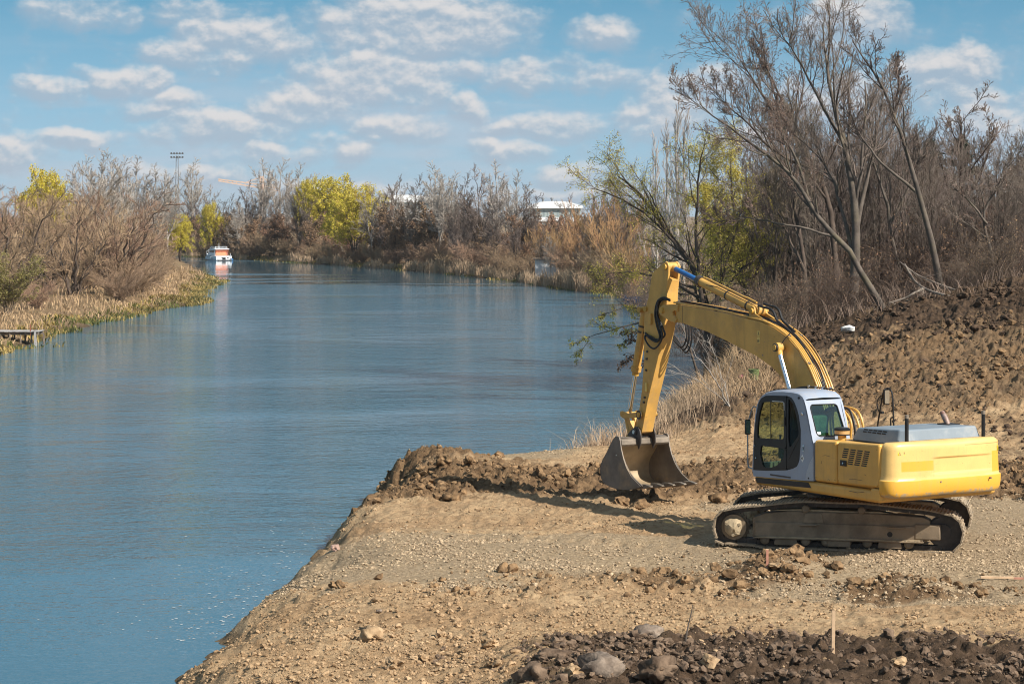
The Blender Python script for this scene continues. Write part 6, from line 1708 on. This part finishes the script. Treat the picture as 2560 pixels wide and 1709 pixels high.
def build_far_structures():
    # floodlight mast
    Y = 430; p = W3(443, 480, Y); top = CAM_H + 150 * Y / 6044
    root = empty('floodlight_mast', (p[0], Y, 0)); tag(root, 'tall floodlight mast rising behind the trees on the left', 'floodlight mast')
    mb = MB()
    for sx, sy in ((-1, -1), (1, -1), (1, 1), (-1, 1)): mb.tube([(sx * .45, sy * .45, -.5), (sx * .16, sy * .16, top - .3)], .035, 5)
    zz = np.linspace(0, top - .5, 15)
    for i in range(14):
        a = .45 - .29 * zz[i] / top; b = .45 - .29 * zz[i + 1] / top; s = 1 if i % 2 else -1
        mb.tube([(-a * s, -a, zz[i]), (b * s, -b, zz[i + 1])], .018, 4); mb.tube([(-a, -a * s, zz[i]), (-b, b * s, zz[i + 1])], .018, 4)
    mb.build('lattice_mast', STEELG, root, smooth=False)
    for j, dz in enumerate((.05, -.62)):
        MB().box(-1.12, 1.12, -.08, .08, top + dz - .06, top + dz).build('lamp_frame', STEELG, root)
        for k in range(5):
            x = -1.0 + k * .5; MB().tube([(x, -.1, top + dz + .12), (x, -.34, top + dz + .04)], [.12, .19], 10).build('floodlight', STEELG, root)
    # faded orange crane
    Y = 620; g = lambda px, py: W3(px, py, Y)
    b = g(655, 540); root = empty('harbour_crane', (b[0], Y, 0)); tag(root, 'faded orange lattice crane far behind the trees right of the floodlight mast', 'crane')
    L = lambda px, py, dy=0: tuple(g(px, py) - np.array([b[0], Y, 0]) + np.array([0, dy, 0]))
    mb = MB()
    for d in (-.6, .6):
        mb.tube([L(651, 540, d), L(651, 440, d)], .22, 4); mb.tube([L(659, 540, d), L(658, 440, d)], .22, 4)
    for k in range(9): mb.tube([L(651, 530 - 10 * k), L(659, 520 - 10 * k)], .13, 4)
    mb.build('mast', CRANEM, root, smooth=False)
    mb = MB(); mb.tube([L(700, 478), L(640, 468), L(546, 452)], .22, 4); mb.tube([L(700, 472), L(640, 460), L(546, 448)], .22, 4)
    for k in range(14): mb.tube([L(546 + k * 10.5, 452 + k * 1.75), L(551 + k * 10.5, 449 + k * 1.75)], .12, 4)
    mb.build('jib', CRANEM, root, smooth=False)
    mb = MB(); mb.tube([L(655, 442), L(612, 457)], .14, 4); mb.tube([L(655, 442), L(690, 470)], .14, 4); mb.build('tie_rod', CRANEM, root)

    # white warehouses
    def warehouse(name, pxa, pxb, py_r, py_e, Y, label, bands):
        a = at_px(pxa, Y); c = at_px(pxb, Y); zr = CAM_H - (py_r - 535) * Y / 6044; ze = CAM_H - (py_e - 535) * Y / 6044; D = 40; mx = (a + c) / 2
        root = empty(name, (mx, Y, 0)); tag(root, label, 'warehouse'); h = (c - a) / 2
        MB().prism([(-h, -1), (h, -1), (h, ze), (-h, ze)], 0, D).build('wall', WALLG, root, smooth=False)
        ro = MB().prism([(-h - .4, ze), (h + .4, ze), (h + .4, ze + .5), (h * .55, zr - .15), (h * .2, zr), (-h * .2, zr), (-h * .55, zr - .15), (-h - .4, ze + .5)], -.6, D + .6).build('roof', ROOFW, root, smooth=False)
        for k in range(bands):
            MB().box(-h + 1 + k * (2 * h - 2) / bands, -h + .4 + (k + 1) * (2 * h - 2) / bands, -.06, 0, ze - 1.6, ze - .3).build('window', PANEL if k % 3 else WALLG, root)
        MB().box(-h - .1, h + .1, -.25, -.05, ze - 2.6, ze - 1.75).build('white_band', ROOFW, root)
        for x in (-h * .45, -h * .1): MB().tube([(x, 2, zr - .3), (x, 2, zr + .45), (x, 2, zr + .45), (x, 2, zr + .7)], [.2, .2, .38, .3], 8).build('roof_vent', STEELG, ro)
    warehouse('warehouse', 1322, 1452, 503, 521, 480, 'white roofed warehouse with two roof vents behind the trees right of centre', 9)
    warehouse('warehouse', 940, 1085, 487, 506, 520, 'long pale warehouse roof half hidden by bare trees right of the yellow willows', 10)
    # corrugated shed on the bank
    Y = 240; a, c = at_px(1338, Y), at_px(1408, Y); z0 = float(zland(np.array([[(a + c) / 2]]), np.array([[Y * 1.0]]), False)[0, 0])
    root = empty('shed', ((a + c) / 2, Y, z0)); tag(root, 'low white corrugated shed with a dark roof on the far bank', 'shed'); h = (c - a) / 2
    n = 14; w = 2 * h / n; me = MB().prism([(-w * .48, 0), (w * .48, 0), (w * .48, 1.75), (-w * .48, 1.75)], -.02, .02).mesh('panel', ROOFW, False)
    for k in range(n): o = link('panel', me, root); o.location = (-h + w * (k + .5), .02 * (k % 2), .1)
    MB().box(-h, h, .06, 3, 0, 1.80).build('wall', WALLG, root); MB().prism([(-h - .2, 1.86), (h + .2, 1.95), (h + .2, 2.05), (-h - .2, 1.96)], -.35, 3.2).build('roof', WOODB, root)
    # second low white hut left of the shed
    Y = 250; x = at_px(1318, Y); z0 = float(zland(np.array([[x]]), np.array([[Y * 1.0]]), False)[0, 0])
    # small white caravan by the willows
    Y = 344; x = at_px(843, Y); z0 = float(zland(np.array([[x]]), np.array([[Y * 1.0]]), False)[0, 0])
    root = empty('caravan', (x, Y, z0)); tag(root, 'small white caravan half hidden beneath the big yellow willows', 'caravan')
    MB().prism([(-.8, .45), (.8, .45), (.85, 1.2), (.7, 1.75), (-.7, 1.75), (-.85, 1.2)], -.8, .8).build('body', ROOFW, root, .05); MB().box(-.45, .45, -.82, -.80, 1.1, 1.5).build('window', GLASSD, root)
    for s in (-.4, .4): MB().cyl((s, -.8, .28), (s, -.6, .28), .28, 12).build('wheel', BLK, root)
    # red roofed house behind the wood
    Y = 178; a, c = at_px(2432, Y), at_px(2600, Y); mx = (a + c) / 2; h = (c - a) / 2
    root = empty('house', (mx, Y, 2.0)); tag(root, 'red tiled house roof glimpsed through the wood at the right edge', 'house')
    MB().box(-h, h, 0, 7, -1, 2.9).build('wall', PLAST, root)
    ro = MB().add([(-h - .4, -.5, 2.8), (h + .4, -.5, 2.8), (h + .4, 7.5, 2.8), (-h - .4, 7.5, 2.8), (-h + .8, 3.5, 4.9), (h - .8, 3.5, 4.9)], [(0, 1, 5, 4), (2, 3, 4, 5), (1, 2, 5), (3, 0, 4), (0, 3, 2, 1)]).build('roof', TILE, root, smooth=False)
    MB().box(.6, 1.1, 3.9, 4.4, 4.0, 5.5).build('chimney', PLAST, ro)
    for k in (-1, 0, 1): MB().box(k * 1.5 - .4, k * 1.5 + .4, -.03, 0, .9, 2.1).build('window', GLASSD, root)
    # blue dinghy under the willow
    p = W3(1593, 757, 186); root = empty('dinghy', (p[0], p[1], WATER_Z), 2.6); tag(root, 'small blue boat with a white stern under the willow branches', 'boat')
    v = []; f = []
    secs = [(-1.0, .36, .45), (-.3, .48, .42), (.5, .42, .46), (1.2, .06, .58)]
    for x, hb, sh in secs: v += [(x, -hb, sh), (x, -hb * .8, .02), (x, 0, -.1), (x, hb * .8, .02), (x, hb, sh)]
    for i in range(3):
        for k in range(4): f.append((i * 5 + k, i * 5 + k + 1, (i + 1) * 5 + k + 1, (i + 1) * 5 + k))
    f.append((0, 1, 2, 3, 4)); MB().add(v, f).build('hull', BLUE, root)
    MB().box(-.2, .05, -.42, .42, .28, .32).build('bench', WOODG, root); MB().box(-1.06, -.98, -.34, .34, .1, .47).build('transom', ROOFW, root)
    # pale rubble dumped on the bank
    q = np.random.default_rng(31); n = 160; x = at_px(1150, 266) + q.normal(0, .75, n); y = 266 + q.normal(0, .7, n); z = zland(x[:, None], y[:, None], False)[:, 0] + .35 * np.exp(-((x - at_px(1150, 266)) ** 2) / .8) * q.uniform(0, 1, n)
    stuffed('rubble_heap', rocks_geo(x, y, z, q.uniform(.05, .16, n), q), mat('rubble', (.50, .42, .38), rough=.9, var=.4, scale=6), 'heap of pale broken rubble on the far bank', 'rubble')


# ------------------------------------------------------------------ stones and clods
import bmesh


def ico(sub):
    bm = bmesh.new(); bmesh.ops.create_icosphere(bm, subdivisions=sub, radius=1); bm.verts.ensure_lookup_table()
    v = np.array([p.co[:] for p in bm.verts]); f = np.array([[p.index for p in t.verts] for t in bm.faces]); bm.free()
    return v, f


ICO1, ICO2, ICO3 = ico(1), ico(2), ico(3)
OCT = (np.array([(1, 0, 0), (-1, 0, 0), (0, 1, 0), (0, -1, 0), (0, 0, 1), (0, 0, -1.)]), np.array([(0, 2, 4), (2, 1, 4), (1, 3, 4), (3, 0, 4), (2, 0, 5), (1, 2, 5), (3, 1, 5), (0, 3, 5)]))


def rocks_geo(x, y, z, s, q, flat=.65, shape=None, sink=.25):
    V, F = shape or ICO1
    n = len(x); K = 14
    var = V[None] * (1 + q.normal(0, .20, (K, len(V)))[..., None])
    k = q.integers(0, K, n); v = var[k].copy()
    v *= np.stack([q.uniform(.75, 1.35, n), q.uniform(.75, 1.3, n), q.uniform(.7, 1.1, n) * flat / .65], 1)[:, None, :]
    A = q.normal(size=(n, 4)); A /= np.linalg.norm(A, axis=1)[:, None]; w, a, b, c = A.T
    M_ = np.stack([1 - 2 * (b * b + c * c), 2 * (a * b - c * w), 2 * (a * c + b * w), 2 * (a * b + c * w), 1 - 2 * (a * a + c * c), 2 * (b * c - a * w), 2 * (a * c - b * w), 2 * (b * c + a * w), 1 - 2 * (a * a + b * b)], 1).reshape(n, 3, 3)
    v = np.einsum('nij,nkj->nki', M_, v); v[..., 2] *= flat + .15
    v = v * s[:, None, None] + np.stack([x, y, z + s * (flat - sink)], 1)[:, None, :]
    g = Geo(); g.add(v.reshape(-1, 3), (F[None] + np.arange(n)[:, None, None] * len(V)).reshape(-1, 3))
    return g


def clod_mat(name, a, b, sc=5):
    m = mat(name, a, rough=.95, var=.18, scale=sc, col2=b, bump=.7, bscale=30, spec=.15)
    return m


C_TAN = clod_mat('tan_clods', (.27, .175, .098), (.41, .285, .17))
C_BRN = clod_mat('brown_clods', (.115, .07, .038), (.26, .165, .088))
C_WET = clod_mat('wet_dark_clods', (.042, .028, .020), (.115, .076, .050))
C_DRK = clod_mat('dark_clods', (.085, .057, .040), (.18, .125, .086))
C_GRV = clod_mat('gravel_stones', (.23, .165, .104), (.46, .35, .232), 23)
C_GRY = clod_mat('grey_stone', (.13, .10, .08), (.24, .19, .15))


def scatter():
    q = np.random.default_rng(55)

    def pick(n, y0, y1, fn, edge=0.0):
        y = y0 * np.exp(q.uniform(0, 1, n) * math.log(y1 / y0)); x = q.uniform(-5.6, .225 * y, n)
        g, k, c, v = zones(x[:, None], y[:, None]); w = fn(g[:, 0], k[:, 0], c[:, 0], x, y)
        d = shore_dist(x[:, None], y[:, None])[:, 0]
        ok = (q.uniform(0, 1, n) < w) & (d > edge); return x[ok], y[ok]

    def put(name, xy, lo, hi, pw, m, label, cat, shape=None, flat=.65):
        x, y = xy; z = zland(x[:, None], y[:, None])[:, 0]
        s = lo * (1 - q.uniform(0, 1, len(x)) * (1 - (hi / lo) ** (1 - pw))) ** (1 / (1 - pw))
        lim = 1.1e-3 * y      # the smallest ones need few faces
        g = Geo()
        for sel, shp in ((s < .55 * lim, OCT), ((s >= .55 * lim) & (s < 2.0 * lim), ICO1), (s >= 2.0 * lim, ICO2)):
            if sel.any():
                h = rocks_geo(x[sel], y[sel], z[sel], s[sel], q, flat, shp); g.add(h.v[0], h.f[0])
        stuffed(name, g, m, label, cat)
    cl = fbm
    put('gravel', pick(150000, 33, 63, lambda g, k, c, x, y: g * np.clip(.35 + 1.6 * fbm(x, y, 1.3, 3, .6, 17), .06, .9) * (y < 62)), .011, .045, 3.0, C_GRV, 'crushed grey gravel spread around the excavator', 'gravel', flat=.5)
    put('soil_crumbs', pick(95000, 29, 60, lambda g, k, c, x, y: (1 - g) * (1 - k) * np.clip(.26 + 1.8 * fbm(x, y, 1.0, 4, .6, 18) + .6 * (y < 38.5) * (x < 2.5), .03, 1) * (1 - .5 * c)), .009, .042, 2.9, C_TAN, 'crumbled tan soil and pebbles on the bank', 'soil')
    put('churned_soil', pick(110000, 37, 80, lambda g, k, c, x, y: c * np.clip(.4 + 1.6 * fbm(x, y, .9, 3, .6, 19), .05, 1)), .014, .13, 2.7, C_BRN, 'freshly dug brown clods thrown up in a ridge', 'soil')
    put('dark_soil', pick(90000, 28.5, 34.5, lambda g, k, c, x, y: k * np.clip(.5 + 1.4 * fbm(x, y, .8, 3, .6, 20), .08, 1)), .008, .080, 2.85, C_DRK, 'dark lumpy soil heaped along the bottom of the photo', 'soil')
    put('dark_soil', pick(85000, 52, 90, lambda g, k, c, x, y: (.07 + .7 * k * sst(y, 60, 76)) * np.clip(.35 + 1.8 * fbm(x, y, 1.8, 3, .6, 23), .02, 1) * (x > 6)), .018, .13, 3.0, C_WET, 'dark clods of the dug bank behind the excavator', 'soil')
    put('soil_crumbs', pick(16000, 52, 84, lambda g, k, c, x, y: (1 - .6 * k) * np.clip(.3 + 1.6 * fbm(x, y, 2.0, 3, .6, 24), .03, 1) * (x > 5.5)), .015, .08, 2.9, C_BRN, 'brown crumbs of earth on the slope behind the excavator', 'soil')
    # foam flecks drifting on the quiet water
    n = 200; py = q.uniform(1290, 1600, n); px = np.interp(py, [1290, 1600], [880, 520]) - q.gamma(1.6, 75, n) + 20; Yw = 6.8 * 6044 / (py - 535); xw = at_px(px, Yw)
    ok = shore_dist(xw[:, None], Yw[:, None])[:, 0] < -.15; xw, Yw = xw[ok], Yw[ok]; g = Geo(); n = len(xw)
    a = np.arange(7) * 2 * PI / 7; r = q.uniform(.006, .022, n)[:, None] * q.uniform(.6, 1.3, (n, 7)); v = np.stack([xw[:, None] + r * np.cos(a) * 1.5, Yw[:, None] + r * np.sin(a) * 1.5, np.full((n, 7), WATER_Z + .004)], -1)
    g.add(v.reshape(-1, 3), np.arange(7 * n).reshape(n, 7)); stuffed('foam', g, mat('foam', (.45, .47, .48), rough=.9), 'small white foam flecks drifting on the calm water by the bank', 'foam')

    # boulders and clods large enough to pick out one by one
    def rock(px, py, w, label, m, fl=.62, name='boulder', cat='rock', group=None, sink=.5):
        x, y, z = hit(px, py)
        V, F = ICO3 if w > .2 else ICO2
        d = nrm(V); n1 = sum(fbm(d[:, 0] * f + q.uniform(0, 99), d[:, 1] * f + d[:, 2] * f * .7, 1.0, 3, .55, int(q.integers(0, 900))) * a_ for f, a_ in ((1.6, .85), (3.6, .6), (9., .3)))
        v = d * (1 + n1)[:, None] * np.array([1.0, q.uniform(.7, .95), fl]); g = Geo(); g.add(v * (w / 2), F)
        o = link(name, g.mesh(name, m, w > .3), None, (x, y, z + w * .5 * fl * (1 - sink))); o.rotation_euler = (q.uniform(-.2, .2), q.uniform(-.2, .2), q.uniform(0, 6))
        tag(o, label, cat, group)
    for a in ((1622, 1592, .33, 'pale grey round boulder on the crest of the dark soil', C_GRY), (1505, 1690, .50, 'largest pale boulder at the bottom edge, half buried in dark soil', C_GRY), (1378, 1648, .44, 'long flat dark slab at the left end of the dark soil heap', C_DRK, .35),
              (1650, 1695, .42, 'round dark boulder at the bottom edge right of the pale one', C_DRK), (1340, 1702, .40, 'dark boulder at the bottom left corner of the dark soil', C_DRK), (1425, 1688, .26, 'tan clod between two dark boulders at the bottom edge', C_TAN),
              (1788, 1610, .22, 'grey brown rock on the dark soil crest left of the tall pale stake', C_DRK), (1773, 1672, .17, 'pale leaning stone in the dark soil near the bottom edge', C_TAN, .9), (2245, 1668, .20, 'tan clod in the dark soil at the lower right', C_TAN),
              (2170, 1628, .18, 'dark clod on the soil crest right of the tall pale stake', C_DRK), (1945, 1622, .20, 'dark clod on the soil crest just left of the tall pale stake', C_DRK),
              (845, 1468, .22, 'brown rock on the sandy slope near the water', C_BRN), (940, 1502, .16, 'flat yellow brown stone alone on the smooth sand', C_TAN, .45), (947, 1530, .10, 'small blue grey pebble on the tan sand', C_GRY), (1104, 1452, .14, 'dark cornered clod beside the gravel edge', C_BRN),
              (1138, 1478, .18, 'brown clod below the gravel edge on the left', C_BRN), (838, 1376, .14, 'upright pinkish stone at the rim of the bank above the water', mat('pink_stone', (.45, .30, .24), rough=.9, var=.15), 1.1), (929, 1600, .32, 'large crumbly clod in the middle of the sandy slope', C_TAN),
              (990, 1672, .26, 'smooth tan clod low on the sandy slope', C_TAN), (1100, 1590, .18, 'tan clod on the sandy slope above the dark slab', C_TAN), (1055, 1655, .22, 'rounded yellow clod near the bottom of the sandy slope', C_TAN), (1225, 1618, .22, 'pale tan clod left of the long flat slab', C_TAN),
              (1235, 1665, .24, 'lumpy tan clod below the pale one, left of the flat slab', C_TAN), (1935, 1426, .24, 'flat pale stone at the foot of the reddish stake', C_TAN, .35), (1620, 1470, .16, 'tilted brown stone at the edge of the gravel hollow', C_BRN, .5), (2330, 1480, .12, 'round brown clod alone on the gravel, right side', C_BRN),
              (1555, 1262, .30, 'brown clod on the ridge below the bucket', C_BRN), (1600, 1272, .34, 'big brown clod in the shadow on the dug ridge', C_BRN), (1795, 1255, .36, 'rounded brown clod left of the short stake by the tracks', C_BRN), (1855, 1250, .3, 'pale flat clod in front of the crawler tracks', C_TAN, .5),
              (1105, 1160, .34, 'clod on top of the dug mound at the water', C_BRN), (1170, 1158, .32, 'dark clod on the right shoulder of the dug mound', C_BRN), (1130, 1250, .34, 'wide crumbly clod at the front foot of the dug mound', C_BRN), (2300, 1375, .12, 'reddish stone beside the rear end of the near track', mat('red_stone', (.34, .18, .11), rough=.9, var=.15))):
        rock(*a)
    gl = 'loose soil clods on the sandy foreground'
    for i in range(110):
        px, py = q.uniform(560, 1880), q.uniform(1430, 1700)
        if px < 1300 - (py - 1400) * 2.4 + 40: 
            px = 1280 - px * .2
        x, y, z = hit(px, py)
        if shore_dist(np.array([[x]]), np.array([[y]]))[0, 0] < .4: continue
        k = zones(np.array([[x]]), np.array([[y]]))
        if k[1][0, 0] > .4: continue
        rock(px, py, float(q.uniform(.06, .12)), 'loose tan clod lying on the sandy foreground', C_TAN, .6, 'soil_clod', 'clod', gl)
    for i in range(70):
        px, py = q.uniform(1320, 2560), q.uniform(1635, 1708)
        rock(px, py, float(q.uniform(.07, .15)), 'dark lump of soil in the heap along the bottom edge', C_DRK, .6, 'soil_clod', 'clod', 'dark soil lumps along the bottom edge')
    for i in range(60):
        px, py = q.uniform(2000, 2560), q.uniform(700, 850) + 0.0
        rock(px, py, float(q.uniform(.14, .32)), 'dark lump of earth on the dug bank behind the excavator', C_WET, .6, 'soil_clod', 'clod', 'dark lumps on the dug bank')


def build_small():
    def stake(px, py, h, w, m, label, lean=0.0):
        x, y, z = hit(px, py); root = empty('wooden_stake', (x, y, z)); tag(root, label, 'stake')
        mb = MB(); mb.add([(-w, -w * .6, -.15), (w, -w * .6, -.15), (w, w * .6, -.15), (-w, w * .6, -.15), (-w + lean, -w * .6, h), (w + lean, -w * .6, h), (w + lean, w * .6, h), (-w + lean, w * .6, h)], [(0, 1, 5, 4), (1, 2, 6, 5), (2, 3, 7, 6), (3, 0, 4, 7), (4, 5, 6, 7)])
        mb.build('post', m, root, .003, smooth=False); MB().box(-w * 1.04 + lean, w * 1.04 + lean, -w * .63, w * .63, h + .001, h + .012).build('cut_end', WOODP, root, smooth=False)
    stake(1918, 1424, .30, .020, WOODR, 'reddish wooden stake standing in front of the crawler track')
    stake(2082, 1628, .50, .020, WOODP, 'tall pale wooden stake at the edge of the dark foreground soil', .01)
    stake(1874, 1245, .20, .026, WOODP, 'short wooden stake left of the far crawler track')
    x, y, z = hit(1712, 1615); root = empty('dry_stick', (x, y, z)); tag(root, 'thin bent dry stick poking out of the foreground soil', 'stick')
    MB().tube(spline([(0, 0, -.08), (.02, 0, .12), (.05, .02, .26), (.085, .03, .40), (.10, .03, .50)], 14), [.014 - .0008 * i for i in range(14)], 6).build('stem', BARK_G, root); MB().tube([(.055, .02, .28), (.10, 0, .33)], .004, 5).build('twig', BARK_G, root)
    x, y, z = hit(2505, 1449); root = empty('wooden_board', (x, y, z + .02), math.radians(-4)); tag(root, 'pale sawn board lying on the gravel at the right edge', 'board')
    MB().box(-.34, .18, -.035, .035, 0, .03).build('board', WOODP, root, .002, smooth=False); MB().box(.18, .34, -.03, .03, -.008, .018).build('broken_end', WOODR, root, .002, smooth=False)
    # plastic bag, bucket and balls
    x, y, z = hit(2121, 832); q = np.random.default_rng(9); V, F = ICO3; n1 = fbm(V[:, 0] * 2, V[:, 1] * 2 + V[:, 2] * 1.7, 1, 4, .6, 3)
    g = Geo(); g.add(V * (1 + 1.1 * n1)[:, None] * np.array([.17, .11, .09]), F); tag(link('plastic_bag', g.mesh('plastic_bag', mat('white_plastic', (.70, .70, .68), rough=.5, var=.1)), None, (x, y, z + .1)), 'crumpled white plastic bag at the top of the dug bank', 'bag')
    x, y, z = hit(1885, 950); root = empty('green_bucket', (x, y, z)); tag(root, 'old green tub standing in the dry grass behind the boom', 'tub')
    gm = mat('green_plastic', (.14, .19, .07), rough=.6, var=.2, dirt=(.2, .15, .1), dirt_amt=.6); MB().tube([(0, 0, 0), (0, 0, .30), (0, 0, .30), (0, 0, .33)], [.13, .16, .175, .175], 18, cap=False).build('tub', gm, root); MB().tube([(.15 * math.cos(t), .0, .30 - .13 * math.sin(t)) for t in np.linspace(0, PI, 12)], .008, 5).build('handle', STEELG, root)
    for px, py, r, c, nm in ((1853, 948, .085, (.60, .16, .19), 'pink ball lying in the dry grass left of the green tub'), (1868, 938, .05, (.45, .55, .06), 'small yellow green ball beside the pink ball in the grass')):
        x, y, z = hit(px, py); g = Geo(); g.add(ICO3[0] * r, ICO3[1]); tag(link('ball', g.mesh('ball', mat('ball_' + nm[:4], c, rough=.5)), None, (x, y, z + r * .8)), nm, 'ball')

    # fallen boughs
    BOUGH = mat('bough_bark', (.22, .18, .145), rough=.9, var=.3, scale=4)
    def bough(pts, r, label, Y):
        P = np.array([W3(a, b, Y + d) for a, b, d in pts]); root = empty('fallen_branch', tuple(P[-1])); tag(root, label, 'branch')
        S = spline(P - P[-1], 16); MB().tube([tuple(p) for p in S], [r * (.45 + .55 * i / 15) for i in range(16)], 7).build('bough', BOUGH, root)
        q = np.random.default_rng(int(pts[0][0])); g = Geo(); Pn, Rn = kids(S[None], np.full((1, 16), r), 5, .0, .6, .5, .22, 5, -.05, .12, .5, .006, q); tubes(g, Pn, Rn, 3); Pn, Rn = kids(Pn, Rn, 3, .2, 1, .5, .5, 4, -.02, .15, .6, .005, q); tubes(g, Pn, Rn, 3)
        link('side_twigs', g.mesh('side_twigs', BOUGH), root)
    bough([(2262, 660, 1), (2285, 700, 0), (2320, 725, -1), (2374, 742, -2)], .055, 'broken bough with a raw yellow end leaning on the dug bank', 84)
    bough([(2250, 655, 1), (2300, 690, 0), (2380, 722, -1), (2446, 744, -2)], .04, 'long pale fallen branch sloping down to the right behind the dug bank', 85)
    bough([(2222, 757, 0), (2262, 745, 0), (2290, 730, 0), (2306, 722, 1)], .045, 'short bent branch lying left of the broken bough on the bank', 82)
    bough([(2298, 737, 0), (2320, 750, 0), (2336, 760, -1)], .03, 'stub of a branch under the two fallen boughs', 82)
    x, y, z = hit(1826, 1016); q = np.random.default_rng(2)
    P = np.array([(0, 0, -.1), (-.32, .1, .55), (-.75, .2, 1.15), (-1.25, .2, 1.75)])
    make_tree('bare_sapling', (x, y, z), [(P, .022, .006), (P * np.array([.5, 1, 1.1]), .014, .005), (P * np.array([1.5, 1, .7]), .014, .005)], dict(trunk_levels=1, levels=[dict(n=6, a=.5, l=.5, m=6, up=.05, w=.12, rr=.5, s=4, t0=.15, tip=.004), dict(n=5, a=.5, l=.5, m=4, up=.04, w=.15, rr=.6, t0=.1, tip=.003)]), q, (BARK_P, BARK_P), 'thin pale leafless sapling arching over the reeds left of the cab', 'sapling')
    # branch with dead leaves hanging over the water
    b = W3(1640, 905, 94); P = np.array([W3(1640, 905, 94), W3(1615, 880, 94.2), W3(1590, 850, 94.4), W3(1572, 830, 94.6)]) - b; P2 = np.array([W3(1640, 905, 94), W3(1610, 902, 93.8), W3(1580, 900, 93.6), W3(1556, 905, 93.4)]) - b
    make_tree('drooping_branch', tuple(b), [(P, .04, .012), (P2, .035, .01)], dict(trunk_levels=1, levels=[dict(n=9, a=.7, l=.4, m=5, up=-.08, w=.15, rr=.5, s=3, t0=.3, tip=.006), dict(n=5, a=.6, l=.5, m=4, up=-.1, w=.15, rr=.6, t0=.1, tip=.005)], leaf=dict(n=420, s=.13, sp=.03, dr=1.2, asp=.22, name='dead_leaves')), np.random.default_rng(6), (BARK_B, TW_B, LF_B), 'low branch with brown dead leaves hanging over the water left of the arm', 'branch')


build_boat()
build_left_jetty()
build_right_planks()
build_far_structures()
scatter()
build_small()


# ------------------------------------------------------------------ spring haze
def build_haze():
    m = bpy.data.materials.new('haze'); m.use_nodes = True; nt = m.node_tree; nt.nodes.remove(nt.nodes['Principled BSDF'])
    v = nd(nt, 'ShaderNodeVolumePrincipled'); v.inputs['Color'].default_value = (.86, .90, .95, 1); v.inputs['Density'].default_value = .00009; v.inputs['Anisotropy'].default_value = .2
    nt.links.new(v.outputs[0], nt.nodes['Material Output'].inputs['Volume'])
    o = MB().box(-4200, 4200, -120, 4300, -6, 26).build('haze', m, None, smooth=False)
    tag(o, kind='stuff')


build_haze()
